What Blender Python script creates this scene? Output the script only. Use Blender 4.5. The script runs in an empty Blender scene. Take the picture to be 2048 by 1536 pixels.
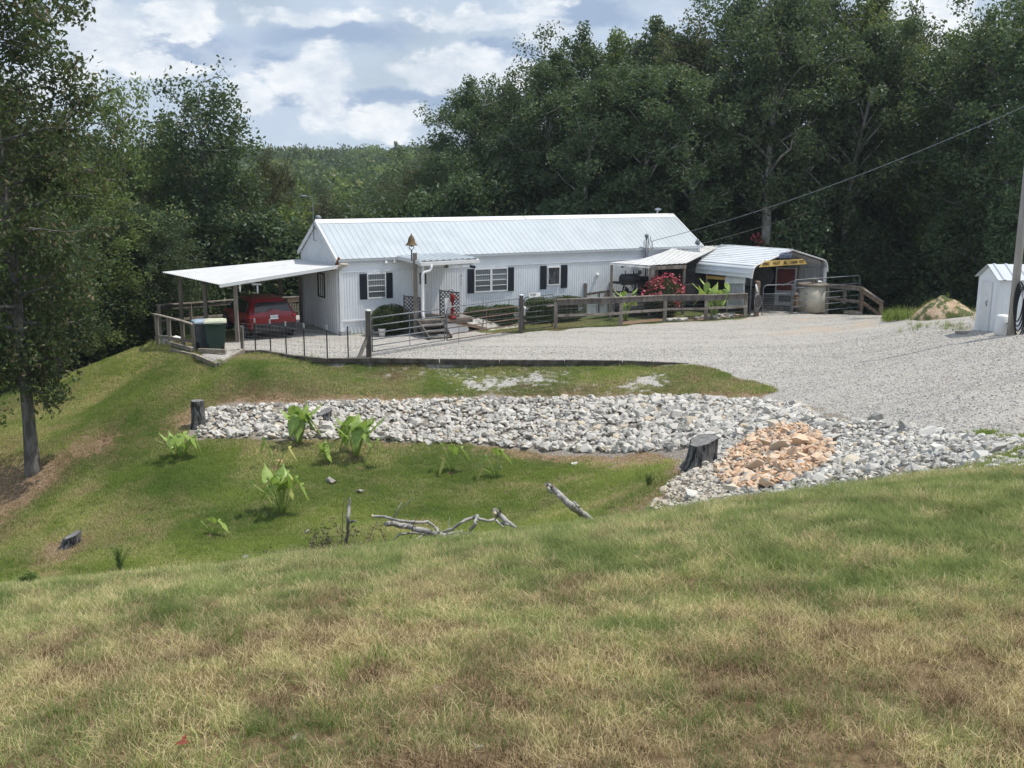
import bpy, bmesh, math, random
import numpy as np
from mathutils import Vector, Matrix, noise as mnoise
R=math.radians
scene=bpy.context.scene
COL=scene.collection
rng=np.random.default_rng(7); random.seed(7)
# ------------------------------------------------------------------ camera
F=2071.; PITCH=.200; ROLL=-.006; H=6.27          # focal length in photo pixels, tilt, roll, eye height above the yard
cd=bpy.data.cameras.new('camera'); cam=bpy.data.objects.new('camera',cd); COL.objects.link(cam)
cd.sensor_width=36.0; cd.lens=36.0*F/2048.; cd.clip_end=3000; cd.clip_start=.05
cam.matrix_world=Matrix.Translation((0,0,H))@Matrix.Rotation(math.pi/2-PITCH,4,'X')@Matrix.Rotation(-ROLL,4,'Z')
scene.camera=cam
# ------------------------------------------------------------------ view, sun, sky
scene.render.engine='CYCLES'
vs=scene.view_settings
scene.display_settings.display_device='sRGB'
vs.view_transform='Standard'; vs.look='None'; vs.exposure=0.3; vs.gamma=1.0; vs.use_curve_mapping=False
scene.cycles.max_bounces=7; scene.cycles.diffuse_bounces=3; scene.cycles.transparent_max_bounces=8
scene.cycles.use_denoising=True; scene.cycles.volume_bounces=0; scene.cycles.sample_clamp_indirect=6
SUN_AZ=R(80); SUN_EL=R(65)
sd=Vector((math.sin(SUN_AZ)*math.cos(SUN_EL),math.cos(SUN_AZ)*math.cos(SUN_EL),math.sin(SUN_EL)))
sl=bpy.data.lights.new('sun','SUN'); sl.energy=3.2; sl.angle=R(.6); sl.color=(1,.955,.88)
so=bpy.data.objects.new('sun',sl); COL.objects.link(so); so.rotation_euler=sd.to_track_quat('Z','Y').to_euler(); so.location=(20,10,60)
# ------------------------------------------------------------------ pixel <-> world helpers
def ray(px,py):
    u=(px-1024)/F; v=(768-py)/F
    cr,sr=math.cos(ROLL),math.sin(ROLL); u,v=u*cr+v*sr,-u*sr+v*cr
    c,s=math.cos(PITCH),math.sin(PITCH)
    return np.array([u,c+v*s,-s+v*c])
EYE=np.array([0,0,H])
def atY(px,py,Y):
    r=ray(px,py); return EYE+r*(Y/r[1])
def onplane(px,py,p0,n):
    r=ray(px,py); return EYE+r*(np.dot(np.array(p0)-EYE,n)/np.dot(r,n))
def onz(px,py,z=0.): return onplane(px,py,(0,0,z),np.array([0,0,1.]))
def projv(P):
    P=np.asarray(P,float)-EYE; c,s=math.cos(PITCH),math.sin(PITCH)
    fw=P[...,1]*c-P[...,2]*s; up=P[...,1]*s+P[...,2]*c; fw=np.where(np.abs(fw)<1e-3,1e-3,fw)
    u=P[...,0]/fw; v=up/fw; cr,sr=math.cos(ROLL),math.sin(ROLL)
    return 1024+F*(u*cr-v*sr),768-F*(u*sr+v*cr),fw
def smooth(a,b,x):
    t=np.clip((x-a)/(b-a),0,1); return t*t*(3-2*t)
# ------------------------------------------------------------------ node helpers
class NT:
    def __init__(s,tree): s.t=tree; s.n=tree.nodes; s.l=tree.links
    def node(s,typ,**kw):
        n=s.n.new(typ)
        for k,v in kw.items():
            if k=='inp':
                for a,b in v.items(): s.set(n,a,b)
            else: setattr(n,k,v)
        return n
    def set(s,n,a,b):
        if isinstance(b,bpy.types.NodeSocket): s.l.new(b,n.inputs[a])
        else: n.inputs[a].default_value=b
    def math(s,op,a,b=None,c=None,clamp=False):
        n=s.node('ShaderNodeMath',operation=op,use_clamp=clamp); s.set(n,0,a)
        if b is not None: s.set(n,1,b)
        if c is not None: s.set(n,2,c)
        return n.outputs[0]
    def vmath(s,op,a,b=None,out=0):
        n=s.node('ShaderNodeVectorMath',operation=op); s.set(n,0,a)
        if b is not None: s.set(n,1,b)
        return n.outputs[out]
    def noise(s,vec,scale,detail=4,rough=.55,dist=0.,col=False):
        n=s.node('ShaderNodeTexNoise',inp={'Scale':scale,'Detail':detail,'Roughness':rough,'Distortion':dist})
        if vec is not None: s.l.new(vec,n.inputs['Vector'])
        return n.outputs[1 if col else 0]
    def voro(s,vec,scale,feature='F1',out='Distance',rnd=1.):
        n=s.node('ShaderNodeTexVoronoi',feature=feature,inp={'Scale':scale,'Randomness':rnd}); s.l.new(vec,n.inputs['Vector'])
        return n.outputs[out]
    def ramp(s,x,a,b): # smoothstep
        n=s.node('ShaderNodeMapRange',interpolation_type='SMOOTHSTEP',inp={'Value':x,'From Min':a,'From Max':b}); return n.outputs[0]
    def mix(s,f,a,b,blend='MIX'):
        n=s.node('ShaderNodeMix',data_type='RGBA',blend_type=blend); s.set(n,0,f); s.set(n,6,a); s.set(n,7,b); return n.outputs[2]
    def pos(s): return s.node('ShaderNodeNewGeometry').outputs['Position']
    def obj(s): return s.node('ShaderNodeTexCoord').outputs['Object']
    def attr(s,name,typ='GEOMETRY',out='Fac'):
        n=s.node('ShaderNodeAttribute',attribute_name=name,attribute_type=typ); return n.outputs[out]
    def bump(s,h,strength=.5,dist=.02):
        return s.node('ShaderNodeBump',inp={'Height':h,'Strength':strength,'Distance':dist}).outputs[0]
def c4(c): return (c[0],c[1],c[2],1.)
def new_mat(name):
    m=bpy.data.materials.new(name); m.use_nodes=True; t=NT(m.node_tree)
    b=[n for n in t.n if n.type=='BSDF_PRINCIPLED'][0]; out=[n for n in t.n if n.type=='OUTPUT_MATERIAL'][0]
    return m,t,b,out
MATS={}
def pm(name,c1,c2=None,scale=3.,rough=.7,metal=0.,bump=0.,bscale=None,bdist=.01,stretch=(1,1,1),spec=.3,c3=None,s3=.8,t3=(.55,.7),coat=0.):
    """painted / worn surface: two tones by noise, optional stain tone, fine relief"""
    if name in MATS: return MATS[name]
    m,t,b,o=new_mat(name); c2=c2 or c1
    v=t.obj(); mp=t.node('ShaderNodeMapping'); t.l.new(v,mp.inputs[0]); mp.inputs['Scale'].default_value=stretch; v=mp.outputs[0]
    oi=t.node('ShaderNodeObjectInfo'); v=t.vmath('ADD',v,t.vmath('SCALE',oi.outputs['Location'],None) if False else oi.outputs['Location'])
    n=t.noise(v,scale,6,.6)
    col=t.mix(t.ramp(n,.35,.65),c4(c1),c4(c2))
    if c3 is not None: col=t.mix(t.ramp(t.noise(v,s3,5,.65),t3[0],t3[1]),col,c4(c3))
    col=t.mix(.25,col,t.mix(1.,col,t.noise(v,scale*9,3,.6,col=False),'MULTIPLY'),'MIX') if False else col
    t.l.new(col,b.inputs['Base Color'])
    b.inputs['Roughness'].default_value=rough; b.inputs['Metallic'].default_value=metal
    b.inputs['Specular IOR Level'].default_value=spec
    if coat: b.inputs['Coat Weight'].default_value=coat; b.inputs['Coat Roughness'].default_value=.08
    if bump: t.l.new(t.bump(t.noise(v,bscale or scale*6,5,.65),bump,bdist),b.inputs['Normal'])
    MATS[name]=m; return m
# ------------------------------------------------------------------ world: Nishita sky with broken cumulus
w=bpy.data.worlds.new('World'); scene.world=w; w.use_nodes=True; t=NT(w.node_tree)
bg=[n for n in t.n if n.type=='BACKGROUND'][0]; bg.inputs['Strength'].default_value=.1
sky=t.node('ShaderNodeTexSky',sky_type='NISHITA',sun_disc=False,sun_elevation=SUN_EL,sun_rotation=SUN_AZ,air_density=1.2,dust_density=1.5,ozone_density=1.)
gen=t.node('ShaderNodeTexCoord').outputs['Generated']
d=t.vmath('NORMALIZE',gen)
sp=t.node('ShaderNodeSeparateXYZ'); t.l.new(d,sp.inputs[0]); dx,dy,dz=sp.outputs
az=t.math('ARCTAN2',dx,dy); el=t.math('ARCSINE',dz)
cmb=t.node('ShaderNodeCombineXYZ'); t.l.new(t.math('MULTIPLY',az,1.0),cmb.inputs[0]); t.l.new(t.math('MULTIPLY',el,1.9),cmb.inputs[1]); q=cmb.outputs[0]
n1=t.noise(q,9.,12,.62,.2); n2=t.noise(q,4.2,7,.55,.2)
wn=t.noise(q,11.,6,.6,0,True)
wv=t.vmath('SCALE',t.vmath('SUBTRACT',wn,(.5,.5,.5))); t.n[-1]
wsc=[n for n in t.n if n.type=='VECT_MATH' and n.operation=='SCALE'][-1]; wsc.inputs['Scale'].default_value=.085
sp2=t.node('ShaderNodeSeparateXYZ'); t.l.new(wsc.outputs[0],sp2.inputs[0])
azw=t.math('ADD',az,sp2.outputs[0]); elw=t.math('ADD',el,t.math('MULTIPLY',sp2.outputs[1],.8))
def blob(px,py,rx,ry,flat=False):
    r=ray(px,py); r=r/np.linalg.norm(r); a=math.atan2(r[0],r[1]); e=math.asin(r[2])
    A=t.math('MULTIPLY',t.math('SUBTRACT',azw,a),F/rx); E=t.math('MULTIPLY',t.math('SUBTRACT',elw,e),F/ry)
    dd=t.math('SQRT',t.math('ADD',t.math('MULTIPLY',A,A),t.math('MULTIPLY',E,E)))
    return t.math('SUBTRACT',1.,dd)
def union(bl):
    r=bl[0]
    for b_ in bl[1:]: r=t.math('SMOOTH_MAX',r,b_,.25)
    return r
puff=union([blob(*b_) for b_ in [(640,160,85,85),(860,140,130,48),(1090,50,75,55),(490,205,70,38),(770,245,90,30),(1000,150,110,32),(350,35,80,28),(610,20,130,26),(1870,40,90,90),(300,128,110,22),(950,30,120,40),(180,60,120,70),(70,150,90,50)]])
dark=union([blob(*b_) for b_ in [(330,85,170,38),(690,62,190,28),(1010,112,150,24),(820,205,170,22),(560,120,50,34),(1180,20,120,26),(640,215,140,16),(1560,60,200,30)]])
up=t.ramp(dz,.25,.6)
pf=t.ramp(t.math('ADD',puff,t.math('MULTIPLY',t.math('SUBTRACT',n1,.5),3.0)),-.05,.42)
df=t.ramp(t.math('ADD',dark,t.math('MULTIPLY',t.math('SUBTRACT',n2,.5),1.6)),-.25,.6)
gen_p=t.ramp(n1,.52,.66); gen_d=t.ramp(t.noise(q,3.1,6,.5,.3),.5,.62)
pf=t.math('MAXIMUM',pf,t.math('MULTIPLY',gen_p,t.math('ADD',t.math('MULTIPLY',up,.7),.25)))
thin=t.ramp(n2,.3,.6)
hz=t.ramp(dz,.0,.09)
base=t.mix(t.math('ADD',t.math('MULTIPLY',thin,.5),.45),t.mix(1.,sky.outputs[0],(.8,.8,.8,1),'MULTIPLY'),(5.5,6.5,7.9,1))
base=t.mix(t.math('MULTIPLY',up,.45),base,sky.outputs[0])
base=t.mix(t.math('SUBTRACT',1.,hz),base,(5.3,6.3,7.5,1))
colr=t.mix(t.math('MULTIPLY',df,.80),base,(2.9,3.9,5.7,1))
shade=t.mix(t.ramp(t.math('ADD',n1,t.math('MULTIPLY',t.noise(q,30.,8,.65),.5)),.60,.95),(6.3,7.0,7.9,1),(9.8,9.9,9.9,1))
colr=t.mix(t.math('MULTIPLY',pf,.9),colr,shade)
gain=t.math('ADD',.90,t.math('MULTIPLY',t.ramp(dz,.15,.5),.25))  # added brightening of the sky above the view, for more ambient light
t.l.new(t.vmath('SCALE',colr),bg.inputs['Color']); sc_n=[n for n in t.n if n.type=='VECT_MATH' and n.operation=='SCALE'][-1]; t.l.new(gain,sc_n.inputs['Scale'])
# ------------------------------------------------------------------ tagging and mesh building
ORG={}
def props(o,label=None,cat=None,group=None,kind=None):
    if label: o['label']=label
    if cat: o['category']=cat
    if group: o['group']=group
    if kind: o['kind']=kind
    return o
def thing(name,label,cat,loc=(0,0,0),group=None,rz=0.):
    o=bpy.data.objects.new(name,None); COL.objects.link(o); o.location=Vector([float(x) for x in loc]); o.rotation_euler[2]=rz; o.empty_display_size=.3
    ORG[o.name]=np.array(loc,float) if rz==0 else None
    return props(o,label,cat,group)
def link(name,me,parent=None,loc=None):
    o=bpy.data.objects.new(name,me); COL.objects.link(o)
    if parent is not None: o.parent=parent
    if loc is not None: o.location=Vector([float(x) for x in loc])
    return o
class MB:
    """collects shapes in world coordinates; build() links them as one object whose origin sits at its thing's base"""
    def __init__(s): s.v=[]; s.f=[]; s.sm=[]
    def add(s,vs,fs,sm=False):
        k=len(s.v); s.v+= [tuple(map(float,p)) for p in vs]; s.f+=[tuple(i+k for i in f) for f in fs]; s.sm+=[sm]*len(fs); return s
    def hexa(s,p): # 8 corners: bottom 4 ccw, top 4 ccw
        return s.add(p,[(3,2,1,0),(4,5,6,7),(0,1,5,4),(1,2,6,5),(2,3,7,6),(3,0,4,7)])
    def box(s,c,size,ax=None,ay=None,az=None):
        c=np.array(c,float); ax=np.array(ax if ax is not None else (1,0,0),float); ay=np.array(ay if ay is not None else (0,1,0),float); az=np.array(az if az is not None else (0,0,1),float)
        x,y,z=ax*size[0]/2,ay*size[1]/2,az*size[2]/2
        return s.hexa([c-x-y-z,c+x-y-z,c+x+y-z,c-x+y-z,c-x-y+z,c+x-y+z,c+x+y+z,c-x+y+z])
    def beam(s,a,b,w,h,up=(0,0,1)):
        a=np.array(a,float); b=np.array(b,float); d=b-a; L=np.linalg.norm(d); d/=L; up=np.array(up,float)
        x=np.cross(d,up); 
        if np.linalg.norm(x)<1e-4: x=np.cross(d,(1,0,.2))
        x/=np.linalg.norm(x); z=np.cross(x,d)
        return s.box((a+b)/2,(w,L,h),x,d,z)
    def tube(s,pts,r,n=8,cap=True,sm=True):
        pts=[np.array(p,float) for p in pts]; m=len(pts)
        if not hasattr(r,'__len__'): r=[r]*m
        vs=[]; px=None
        for i in range(m):
            d=pts[min(i+1,m-1)]-pts[max(i-1,0)]; d/=max(np.linalg.norm(d),1e-9)
            if px is None:
                px=np.cross(d,(0,0,1) if abs(d[2])<.9 else (1,0,0))
            px=px-d*np.dot(px,d); px/=max(np.linalg.norm(px),1e-9); py=np.cross(d,px)
            for k in range(n):
                a=2*math.pi*k/n; vs.append(pts[i]+(px*math.cos(a)+py*math.sin(a))*r[i])
        fs=[(i*n+k,i*n+(k+1)%n,(i+1)*n+(k+1)%n,(i+1)*n+k) for i in range(m-1) for k in range(n)]
        s.add(vs,fs,sm)
        if cap:
            k0=len(s.v)-m*n; s.f.append(tuple(k0+k for k in range(n-1,-1,-1))); s.f.append(tuple(k0+(m-1)*n+k for k in range(n))); s.sm+=[False,False]
        return s
    def lathe(s,c,prof,n=20,sm=True,ax=None):
        c=np.array(c,float); vs=[]
        for r_,z_ in prof:
            for k in range(n):
                a=2*math.pi*k/n; vs.append(c+np.array([r_*math.cos(a),r_*math.sin(a),z_]))
        m=len(prof); fs=[(i*n+k,i*n+(k+1)%n,(i+1)*n+(k+1)%n,(i+1)*n+k) for i in range(m-1) for k in range(n)]
        fs.append(tuple(range(n-1,-1,-1))); fs.append(tuple((m-1)*n+k for k in range(n)))
        return s.add(vs,fs,sm)
    def prism(s,poly,d): # polygon extruded by vector d
        n=len(poly); d=np.array(d,float); a=[np.array(p,float) for p in poly]; b=[p+d for p in a]
        return s.add(a+b,[tuple(range(n-1,-1,-1)),tuple(range(n,2*n))]+[(i,(i+1)%n,n+(i+1)%n,n+i) for i in range(n)])
    def build(s,name,m,parent=None,**kw):
        me=bpy.data.meshes.new(name)
        org=np.zeros(3)
        if parent is not None:
            org=ORG[parent.name]
        elif kw.get('cat') and s.v:
            a=np.array(s.v); org=np.array([(a[:,0].min()+a[:,0].max())/2,(a[:,1].min()+a[:,1].max())/2,a[:,2].min()])
        vs=np.array(s.v)-org
        me.from_pydata(vs.tolist(),[],s.f); me.polygons.foreach_set('use_smooth',s.sm); me.materials.append(m); me.update()
        o=link(name,me,parent)
        if parent is None: o.location=Vector(org)
        ORG[o.name]=org
        return props(o,**{k:v for k,v in kw.items()})
def np_mesh(name,V,Fq,m,smooth_=False,attrs=None):
    me=bpy.data.meshes.new(name); n=len(V); k=Fq.shape[1]; nf=len(Fq)
    me.vertices.add(n); me.vertices.foreach_set('co',np.asarray(V,np.float32).ravel())
    me.loops.add(nf*k); me.loops.foreach_set('vertex_index',Fq.astype(np.int32).ravel())
    me.polygons.add(nf); me.polygons.foreach_set('loop_start',np.arange(nf,dtype=np.int32)*k)
    me.polygons.foreach_set('use_smooth',np.full(nf,bool(smooth_)))
    for a,(dom,arr) in (attrs or {}).items():
        at=me.attributes.new(a,'FLOAT',dom); at.data.foreach_set('value',np.asarray(arr,np.float32))
    if m: me.materials.append(m)
    me.update(calc_edges=True); return me
def dup(o,loc=None,rz=None,sc=None,label=None):
    r=o.copy(); COL.objects.link(r)
    if loc is not None: r.location=Vector([float(x) for x in loc])
    if rz is not None: r.rotation_euler[2]=rz
    if sc is not None: r.scale=sc if hasattr(sc,'__len__') else (sc,)*3
    if label: r['label']=label
    for ch in list(o.children):
        c=ch.copy(); COL.objects.link(c); c.parent=r
        for g in ch.children:
            d_=g.copy(); COL.objects.link(d_); d_.parent=c
    return r
def text(s_,size,m,name,parent,origin,xdir,ydir,ext=.004,label=None,shear=0.,sx=1.):
    cu=bpy.data.curves.new(name,'FONT'); cu.body=s_; cu.size=size; cu.extrude=ext; cu.align_x='CENTER'; cu.align_y='CENTER'; cu.shear=shear; cu.resolution_u=2
    tmp=bpy.data.objects.new('tmp_text',cu); COL.objects.link(tmp); bpy.context.view_layer.update()
    me=bpy.data.meshes.new_from_object(tmp.evaluated_get(bpy.context.evaluated_depsgraph_get())); bpy.data.objects.remove(tmp)
    x=np.array(xdir,float); x/=np.linalg.norm(x); y=np.array(ydir,float); y/=np.linalg.norm(y); z=np.cross(x,y)
    org=ORG[parent.name]
    for v in me.vertices:
        c=v.co; v.co=Vector((np.array(origin)+x*c[0]*sx+y*c[1]+z*c[2]-org).tolist())
    me.materials.clear(); me.materials.append(m); me.name=name
    o=link(name,me,parent); ORG[o.name]=org
    if label: o['label']=label
    return o
# ------------------------------------------------------------------ terrain height field
CP=[]
for p in [(0,0,4.67),(-6,0,4.3),(6,0,4.95),(0,-8,4.9),(-8,-8,4.4),(10,-6,5.1),(0,10,2.3),(0,13.5,.2),(0,18,-1.5),(-6,9.5,1.2),(-5.5,13,-.8),(-7,17,-2.4),
 (4.5,11,2.6),(3.5,14,.9),(5,9.5,3.35),(7,12,3.0),(10,9,3.9),(11,13,3.1),(12,16,2.6),(24,50,-1.6),(18,57,-2.2),(20,44,.6),(26,33,1.4),
 (-9,36.6,0),(-5,36.3,0),(0,35.8,0),(4,36,0),(-9,42,0),(-9,47,-.1),(-3,41,0),(3,43,0),(8,46,0),(12,48.5,0),(2,50,0),(10,55,-.6),(-13,40,-.1),(-2,57,-1.2),(15.5,47.5,0),(0,39,0),(6,40,0),(-6,39,0),(7.5,43,0),
 (-13,46,-.9),(-19,45,-3.),(-26,45,-5),(-36,40,-6.5),(-34,25,-6),(-22,60,-6),(-12,54,-3),(0,70,-6),(30,72,-5),(44,40,0),(44,10,4),(-26,5,-2),(30,0,6),(-40,-5,3),(0,-30,5),(-22,15,-4.2),(-14,9,.6),(60,60,-3),(-60,60,-8),(-60,10,-6)]: CP.append(p)
for a in [(1024,1536,2.7),(1024,1250,4.2),(200,1400,3.3),(1900,1350,3.7),(1024,1080,7.),(0,1182,6.3),(500,1132,6.6),(1500,1000,8.),(760,1108,6.8),(2048,940,9.),
 (2048,900,13.),(2048,860,15.),(1700,960,14.8),(1450,1010,17),(1300,1000,20),(1380,920,24),(1560,880,21.5),(1560,960,17.5),(1600,830,24),(1800,800,24),(2048,760,21),(2048,700,28),(1975,668,33.5),
 (1700,700,36),(1700,760,28.5),(1500,760,31.5),(1500,700,36.8),(1700,640,44),(1850,650,38.5),(1600,800,27),(1400,738,33.7),(1750,860,19.5),(1900,870,16.5),(1900,800,20),
 (800,738,34.8),(1200,742,34.2),(500,728,34.6),(340,722,36),(800,800,32.3),(1200,797,32),(500,802,32.5),(1450,790,30),(450,868,30.6),(700,880,30),(1000,900,29.5),(1200,905,28.6),(1350,890,27),
 (560,1000,26),(560,1080,23.5),(900,1000,26),(1150,980,25),(1024,1040,24),(300,900,29.5),(200,1000,27),(0,1000,29),(0,1100,26),(100,1120,23.5),(250,1120,22.5),(700,1080,21.5),
 (65,945,30),(0,880,33),(130,752,40),(0,792,40),(300,690,38.6),(200,800,36),(120,860,33),(330,850,31.5)]:
    CP.append(tuple(atY(*a)))
CP=np.array(CP)
def _U(r2): return np.where(r2>1e-9,r2*np.log(np.maximum(r2,1e-9)),0.)
_n=len(CP); _K=_U(((CP[:,None,:2]-CP[None,:,:2])**2).sum(-1))+np.eye(_n)*1.2
_P=np.c_[np.ones(_n),CP[:,:2]]; _A=np.block([[_K,_P],[_P.T,np.zeros((3,3))]]); _W=np.linalg.solve(_A,np.r_[CP[:,2],0,0,0])
def vnoise(x,y,s,seed=0):
    """smooth value noise 0..1"""
    x=np.asarray(x)/s+seed*17.3; y=np.asarray(y)/s-seed*9.1; ix=np.floor(x).astype(np.int64); iy=np.floor(y).astype(np.int64); fx=x-ix; fy=y-iy
    fx=fx*fx*(3-2*fx); fy=fy*fy*(3-2*fy)
    def h(a,b):
        k=(a*374761393+b*668265263+seed*1442695)&0xffffffff; k=((k^(k>>13))*1274126177)&0xffffffff; return ((k^(k>>16))&0xffff)/65535.
    return (h(ix,iy)*(1-fx)+h(ix+1,iy)*fx)*(1-fy)+(h(ix,iy+1)*(1-fx)+h(ix+1,iy+1)*fx)*fy
def fbm(x,y,s,seed=0,o=4): return sum(vnoise(x,y,s/2**k,seed+k)*.5**k for k in range(o))/sum(.5**k for k in range(o))
# front edge of the yard, kept by timbers: (x, y) polyline, the grass side lies lower
EDGE=np.array([onz(*p)[:2] for p in [(398,708),(433,719),(485,703),(520,701),(595,713),(655,718),(737,717),(880,719),(1000,721),(1130,721),(1246,722),(1380,727)]])
def T(x,y):
    x=np.atleast_1d(np.asarray(x,float)); y=np.atleast_1d(np.asarray(y,float)); sh=x.shape; X=x.ravel(); Y=y.ravel(); out=np.empty(len(X))
    for i in range(0,len(X),20000):
        a=X[i:i+20000]; b=Y[i:i+20000]
        out[i:i+20000]=_U((a[:,None]-CP[:,0])**2+(b[:,None]-CP[:,1])**2)@_W[:_n]+_W[_n]+_W[_n+1]*a+_W[_n+2]*b
    ye=np.interp(X,EDGE[:,0],EDGE[:,1]); k=smooth(-11.6,-11.,X)*(1-smooth(4.5,6.1,X))
    pad=smooth(ye-.02,ye+.12,Y)*k*(1-smooth(46,48,Y))       # the yard is level, then drops at the timbers
    out=out*(1-pad*.9)-(1-smooth(ye-.12,ye+.0,Y))*smooth(ye-2.2,ye-.3,Y)*k*.12
    rr=np.hypot(X,Y-20); far=-10.5+7.6*smooth(130,340,Y+abs(X)*.15)+4*(fbm(X,Y,70,5)-.5)+3*smooth(0,260,X)
    g=smooth(55,100,rr)*smooth(-10,40,Y); out=out*(1-g)+far*g
    behind=smooth(60,110,rr)*(1-smooth(-10,40,Y)); out=out*(1-behind)+5*behind
    return out.reshape(sh)
def Tz(x,y): return float(T([x],[y])[0])
def onT(x,y,dz=0.): return np.array([x,y,Tz(x,y)+dz])
def hit(px,py,ymin=11.,ymax=70.,dz=0.):
    r=ray(px,py); Y=np.linspace(ymin,ymax,700); P=EYE+r[None]*(Y/r[1])[:,None]; g=T(P[:,0],P[:,1])+dz; k=np.where(P[:,2]<=g)[0]
    if not len(k): return P[-1]
    k=k[0]
    if k==0: return P[0]
    a=P[k-1,2]-g[k-1]; b=g[k]-P[k,2]; f=a/(a+b+1e-9); return P[k-1]*(1-f)+P[k]*f
def inpoly(px,py,poly):
    poly=np.array(poly,float); n=len(poly); r=np.zeros(np.shape(px),bool); j=n-1
    for i in range(n):
        xi,yi=poly[i]; xj,yj=poly[j]
        c=((yi>py)!=(yj>py))&(px<(xj-xi)*(py-yi)/((yj-yi) if yj!=yi else 1e-9)+xi); r^=c; j=i
    return r
# house frame: u runs along the long wall (left end to right end), n runs from the front wall to the back
HA=1.046; HO=np.array([-6.765,40.47,0]); HU=np.array([math.sin(HA),math.cos(HA),0]); HN=np.array([-math.cos(HA),math.sin(HA),0]); UP=np.array([0,0,1.])
HWID=4.43; HLEN=18.05; HE=3.0; HR=4.33
def HW(s,t_,z): return HO+HU*s+HN*t_+np.array([0,0,z])
def hlocal(x,y): return (x-HO[0])*HU[0]+(y-HO[1])*HU[1],(x-HO[0])*HN[0]+(y-HO[1])*HN[1]
def onwall(px,py,t_=0.):
    P=onplane(px,py,HW(0,t_,0),HN); d_=P-HO; return float(d_@HU),float(P[2])
# ground-cover zones, outlined where they lie (photo outline -> ground), each limited in depth
ZN={'gravel':[(11,[(430,718),(485,702),(520,700),(595,712),(655,717),(737,716),(1246,722),(1380,727),(1450,742),(1520,768),(1580,782),(1500,792),(1900,870),(1980,862),(2300,880),(2300,600),(1500,600),(1495,636),(1330,645),(1240,652),(1111,660),(1042,664),(990,640),(985,660),(880,668),(700,672),(672,668),(640,600),(480,600),(470,700)])],
 'rock':[(13,[(372,880),(400,822),(480,808),(700,803),(1000,796),(1350,792),(1520,800),(1600,812),(1760,828),(1900,866),(2060,884),(2300,880),(2300,1000),(2060,960),(1560,1010),(1300,1030),(1370,940),(1340,905),(1230,912),(1100,910),(960,888),(760,878),(560,876)])],
 'straw':[(11,[(300,870),(350,820),(395,812),(480,796),(700,790),(1000,792),(1350,786),(1580,782),(1650,800),(1400,812),(400,840),(420,880),(760,892),(960,900),(1100,925),(1220,938),(1330,925),(1300,985),(1180,1040),(1270,1050),(1450,1010),(1450,950),(1370,880),(380,870)]),(14,[(0,925),(60,910),(130,915),(110,975),(30,1030),(-60,1080),(-60,920)]),(12,[(60,1165),(30,1125),(110,1060),(165,1070),(165,1095),(130,1140),(90,1170)]),(14,[(125,905),(180,855),(250,860),(220,905),(150,925)]),(14,[(140,885),(185,868),(222,872),(200,895)])],
 'patch':[(11,[(1240,765),(1290,752),(1350,748),(1370,756),(1340,768),(1280,780),(1200,786)]),(11,[(900,765),(1020,752),(1130,738),(1160,742),(1080,762),(1040,772),(930,780)]),(11,[(720,745),(820,742),(980,742),(960,752),(800,752),(700,756)]),(11,[(1080,770),(1180,762),(1200,770),(1120,778)])],
 'concrete':[]}
# ------------------------------------------------------------------ ground sheet
def axis(lo,hi,fine_lo,fine_hi,fn):
    a=[fine_lo]
    while a[-1]<fine_hi: a.append(a[-1]+fn(a[-1]))
    st=fn(a[-1])
    while a[-1]<hi: st*=1.16; a.append(a[-1]+st)
    b=[fine_lo]; st=fn(fine_lo)
    while b[-1]>lo: st*=1.16; b.append(b[-1]-st)
    return np.array(b[::-1][:-1]+a)
GX=axis(-420,420,-20,25,lambda v:.14); GY=axis(-60,520,2,50,lambda v:.07+.12*min(1,v/30))
XX,YY=np.meshgrid(GX,GY); ZZ=T(XX,YY)
ZZ+=(fbm(XX,YY,1.3,3)-.5)*.10*smooth(1,3,YY)*np.where(np.abs(ZZ)<.06,.25,1.)+(fbm(XX,YY,.4,9,2)-.5)*.03
PX,PY,FW=projv(np.stack([XX,YY,ZZ],-1))
wpx=PX+(fbm(XX,YY,1.1,21)-.5)*60*20/np.maximum(YY,8); wpy=PY+(fbm(XX,YY,.9,33)-.5)*30*20/np.maximum(YY,8)
def blur(a,k=1):
    for _ in range(k):
        b_=a.copy(); b_[1:-1]=(a[:-2]+2*a[1:-1]+a[2:])/4; a=b_; b_=a.copy(); b_[:,1:-1]=(a[:,:-2]+2*a[:,1:-1]+a[:,2:])/4; a=b_
    return a
def zone(name,k=2,soft=True):
    r=np.zeros(XX.shape)
    for ymin,poly in ZN[name]:
        r=np.maximum(r,inpoly(wpx if soft else PX,wpy if soft else PY,poly)&(YY>ymin)&(YY<60))
    return blur(r,k)
hs,ht=hlocal(XX,YY)
g_grav=zone('gravel',3); g_rock=zone('rock',3); g_str=zone('straw',9); g_pat=zone('patch',22)
# yard behind the timbers is gravel up to the house, the lawn lies behind the board fence
inyard=((YY>np.interp(XX,EDGE[:,0],EDGE[:,1]))&(XX>-11)&(XX<5)&(YY<44)).astype(float)
fx=np.array([.35,1.79,4.6,6.71,8.54,10.48]); fy=np.array([41.4,42.6,43.8,45.3,45.5,46.4])
lawn=((XX>.1)&(XX<10.6)&(YY>np.interp(XX,fx,fy)-.1)&(ht<-.0)).astype(float); lawn=np.maximum(lawn,((hs>5.2)&(hs<17)&(ht<0)&(ht>-3)&(YY>np.interp(XX,fx,fy)-.1)).astype(float))
side=((hs<-4.6)&(hs>-12)&(ht>.4)&(ht<12)).astype(float)      # grass beyond the car
g_grav=np.maximum(g_grav,blur(inyard*(hs<5.4)*(ht<.3),2)); g_grav=g_grav*(1-lawn)*(1-side); g_grav=np.where((hs>0)&(hs<HLEN)&(ht>-.1)&(ht<HWID),.0,g_grav)
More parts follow.
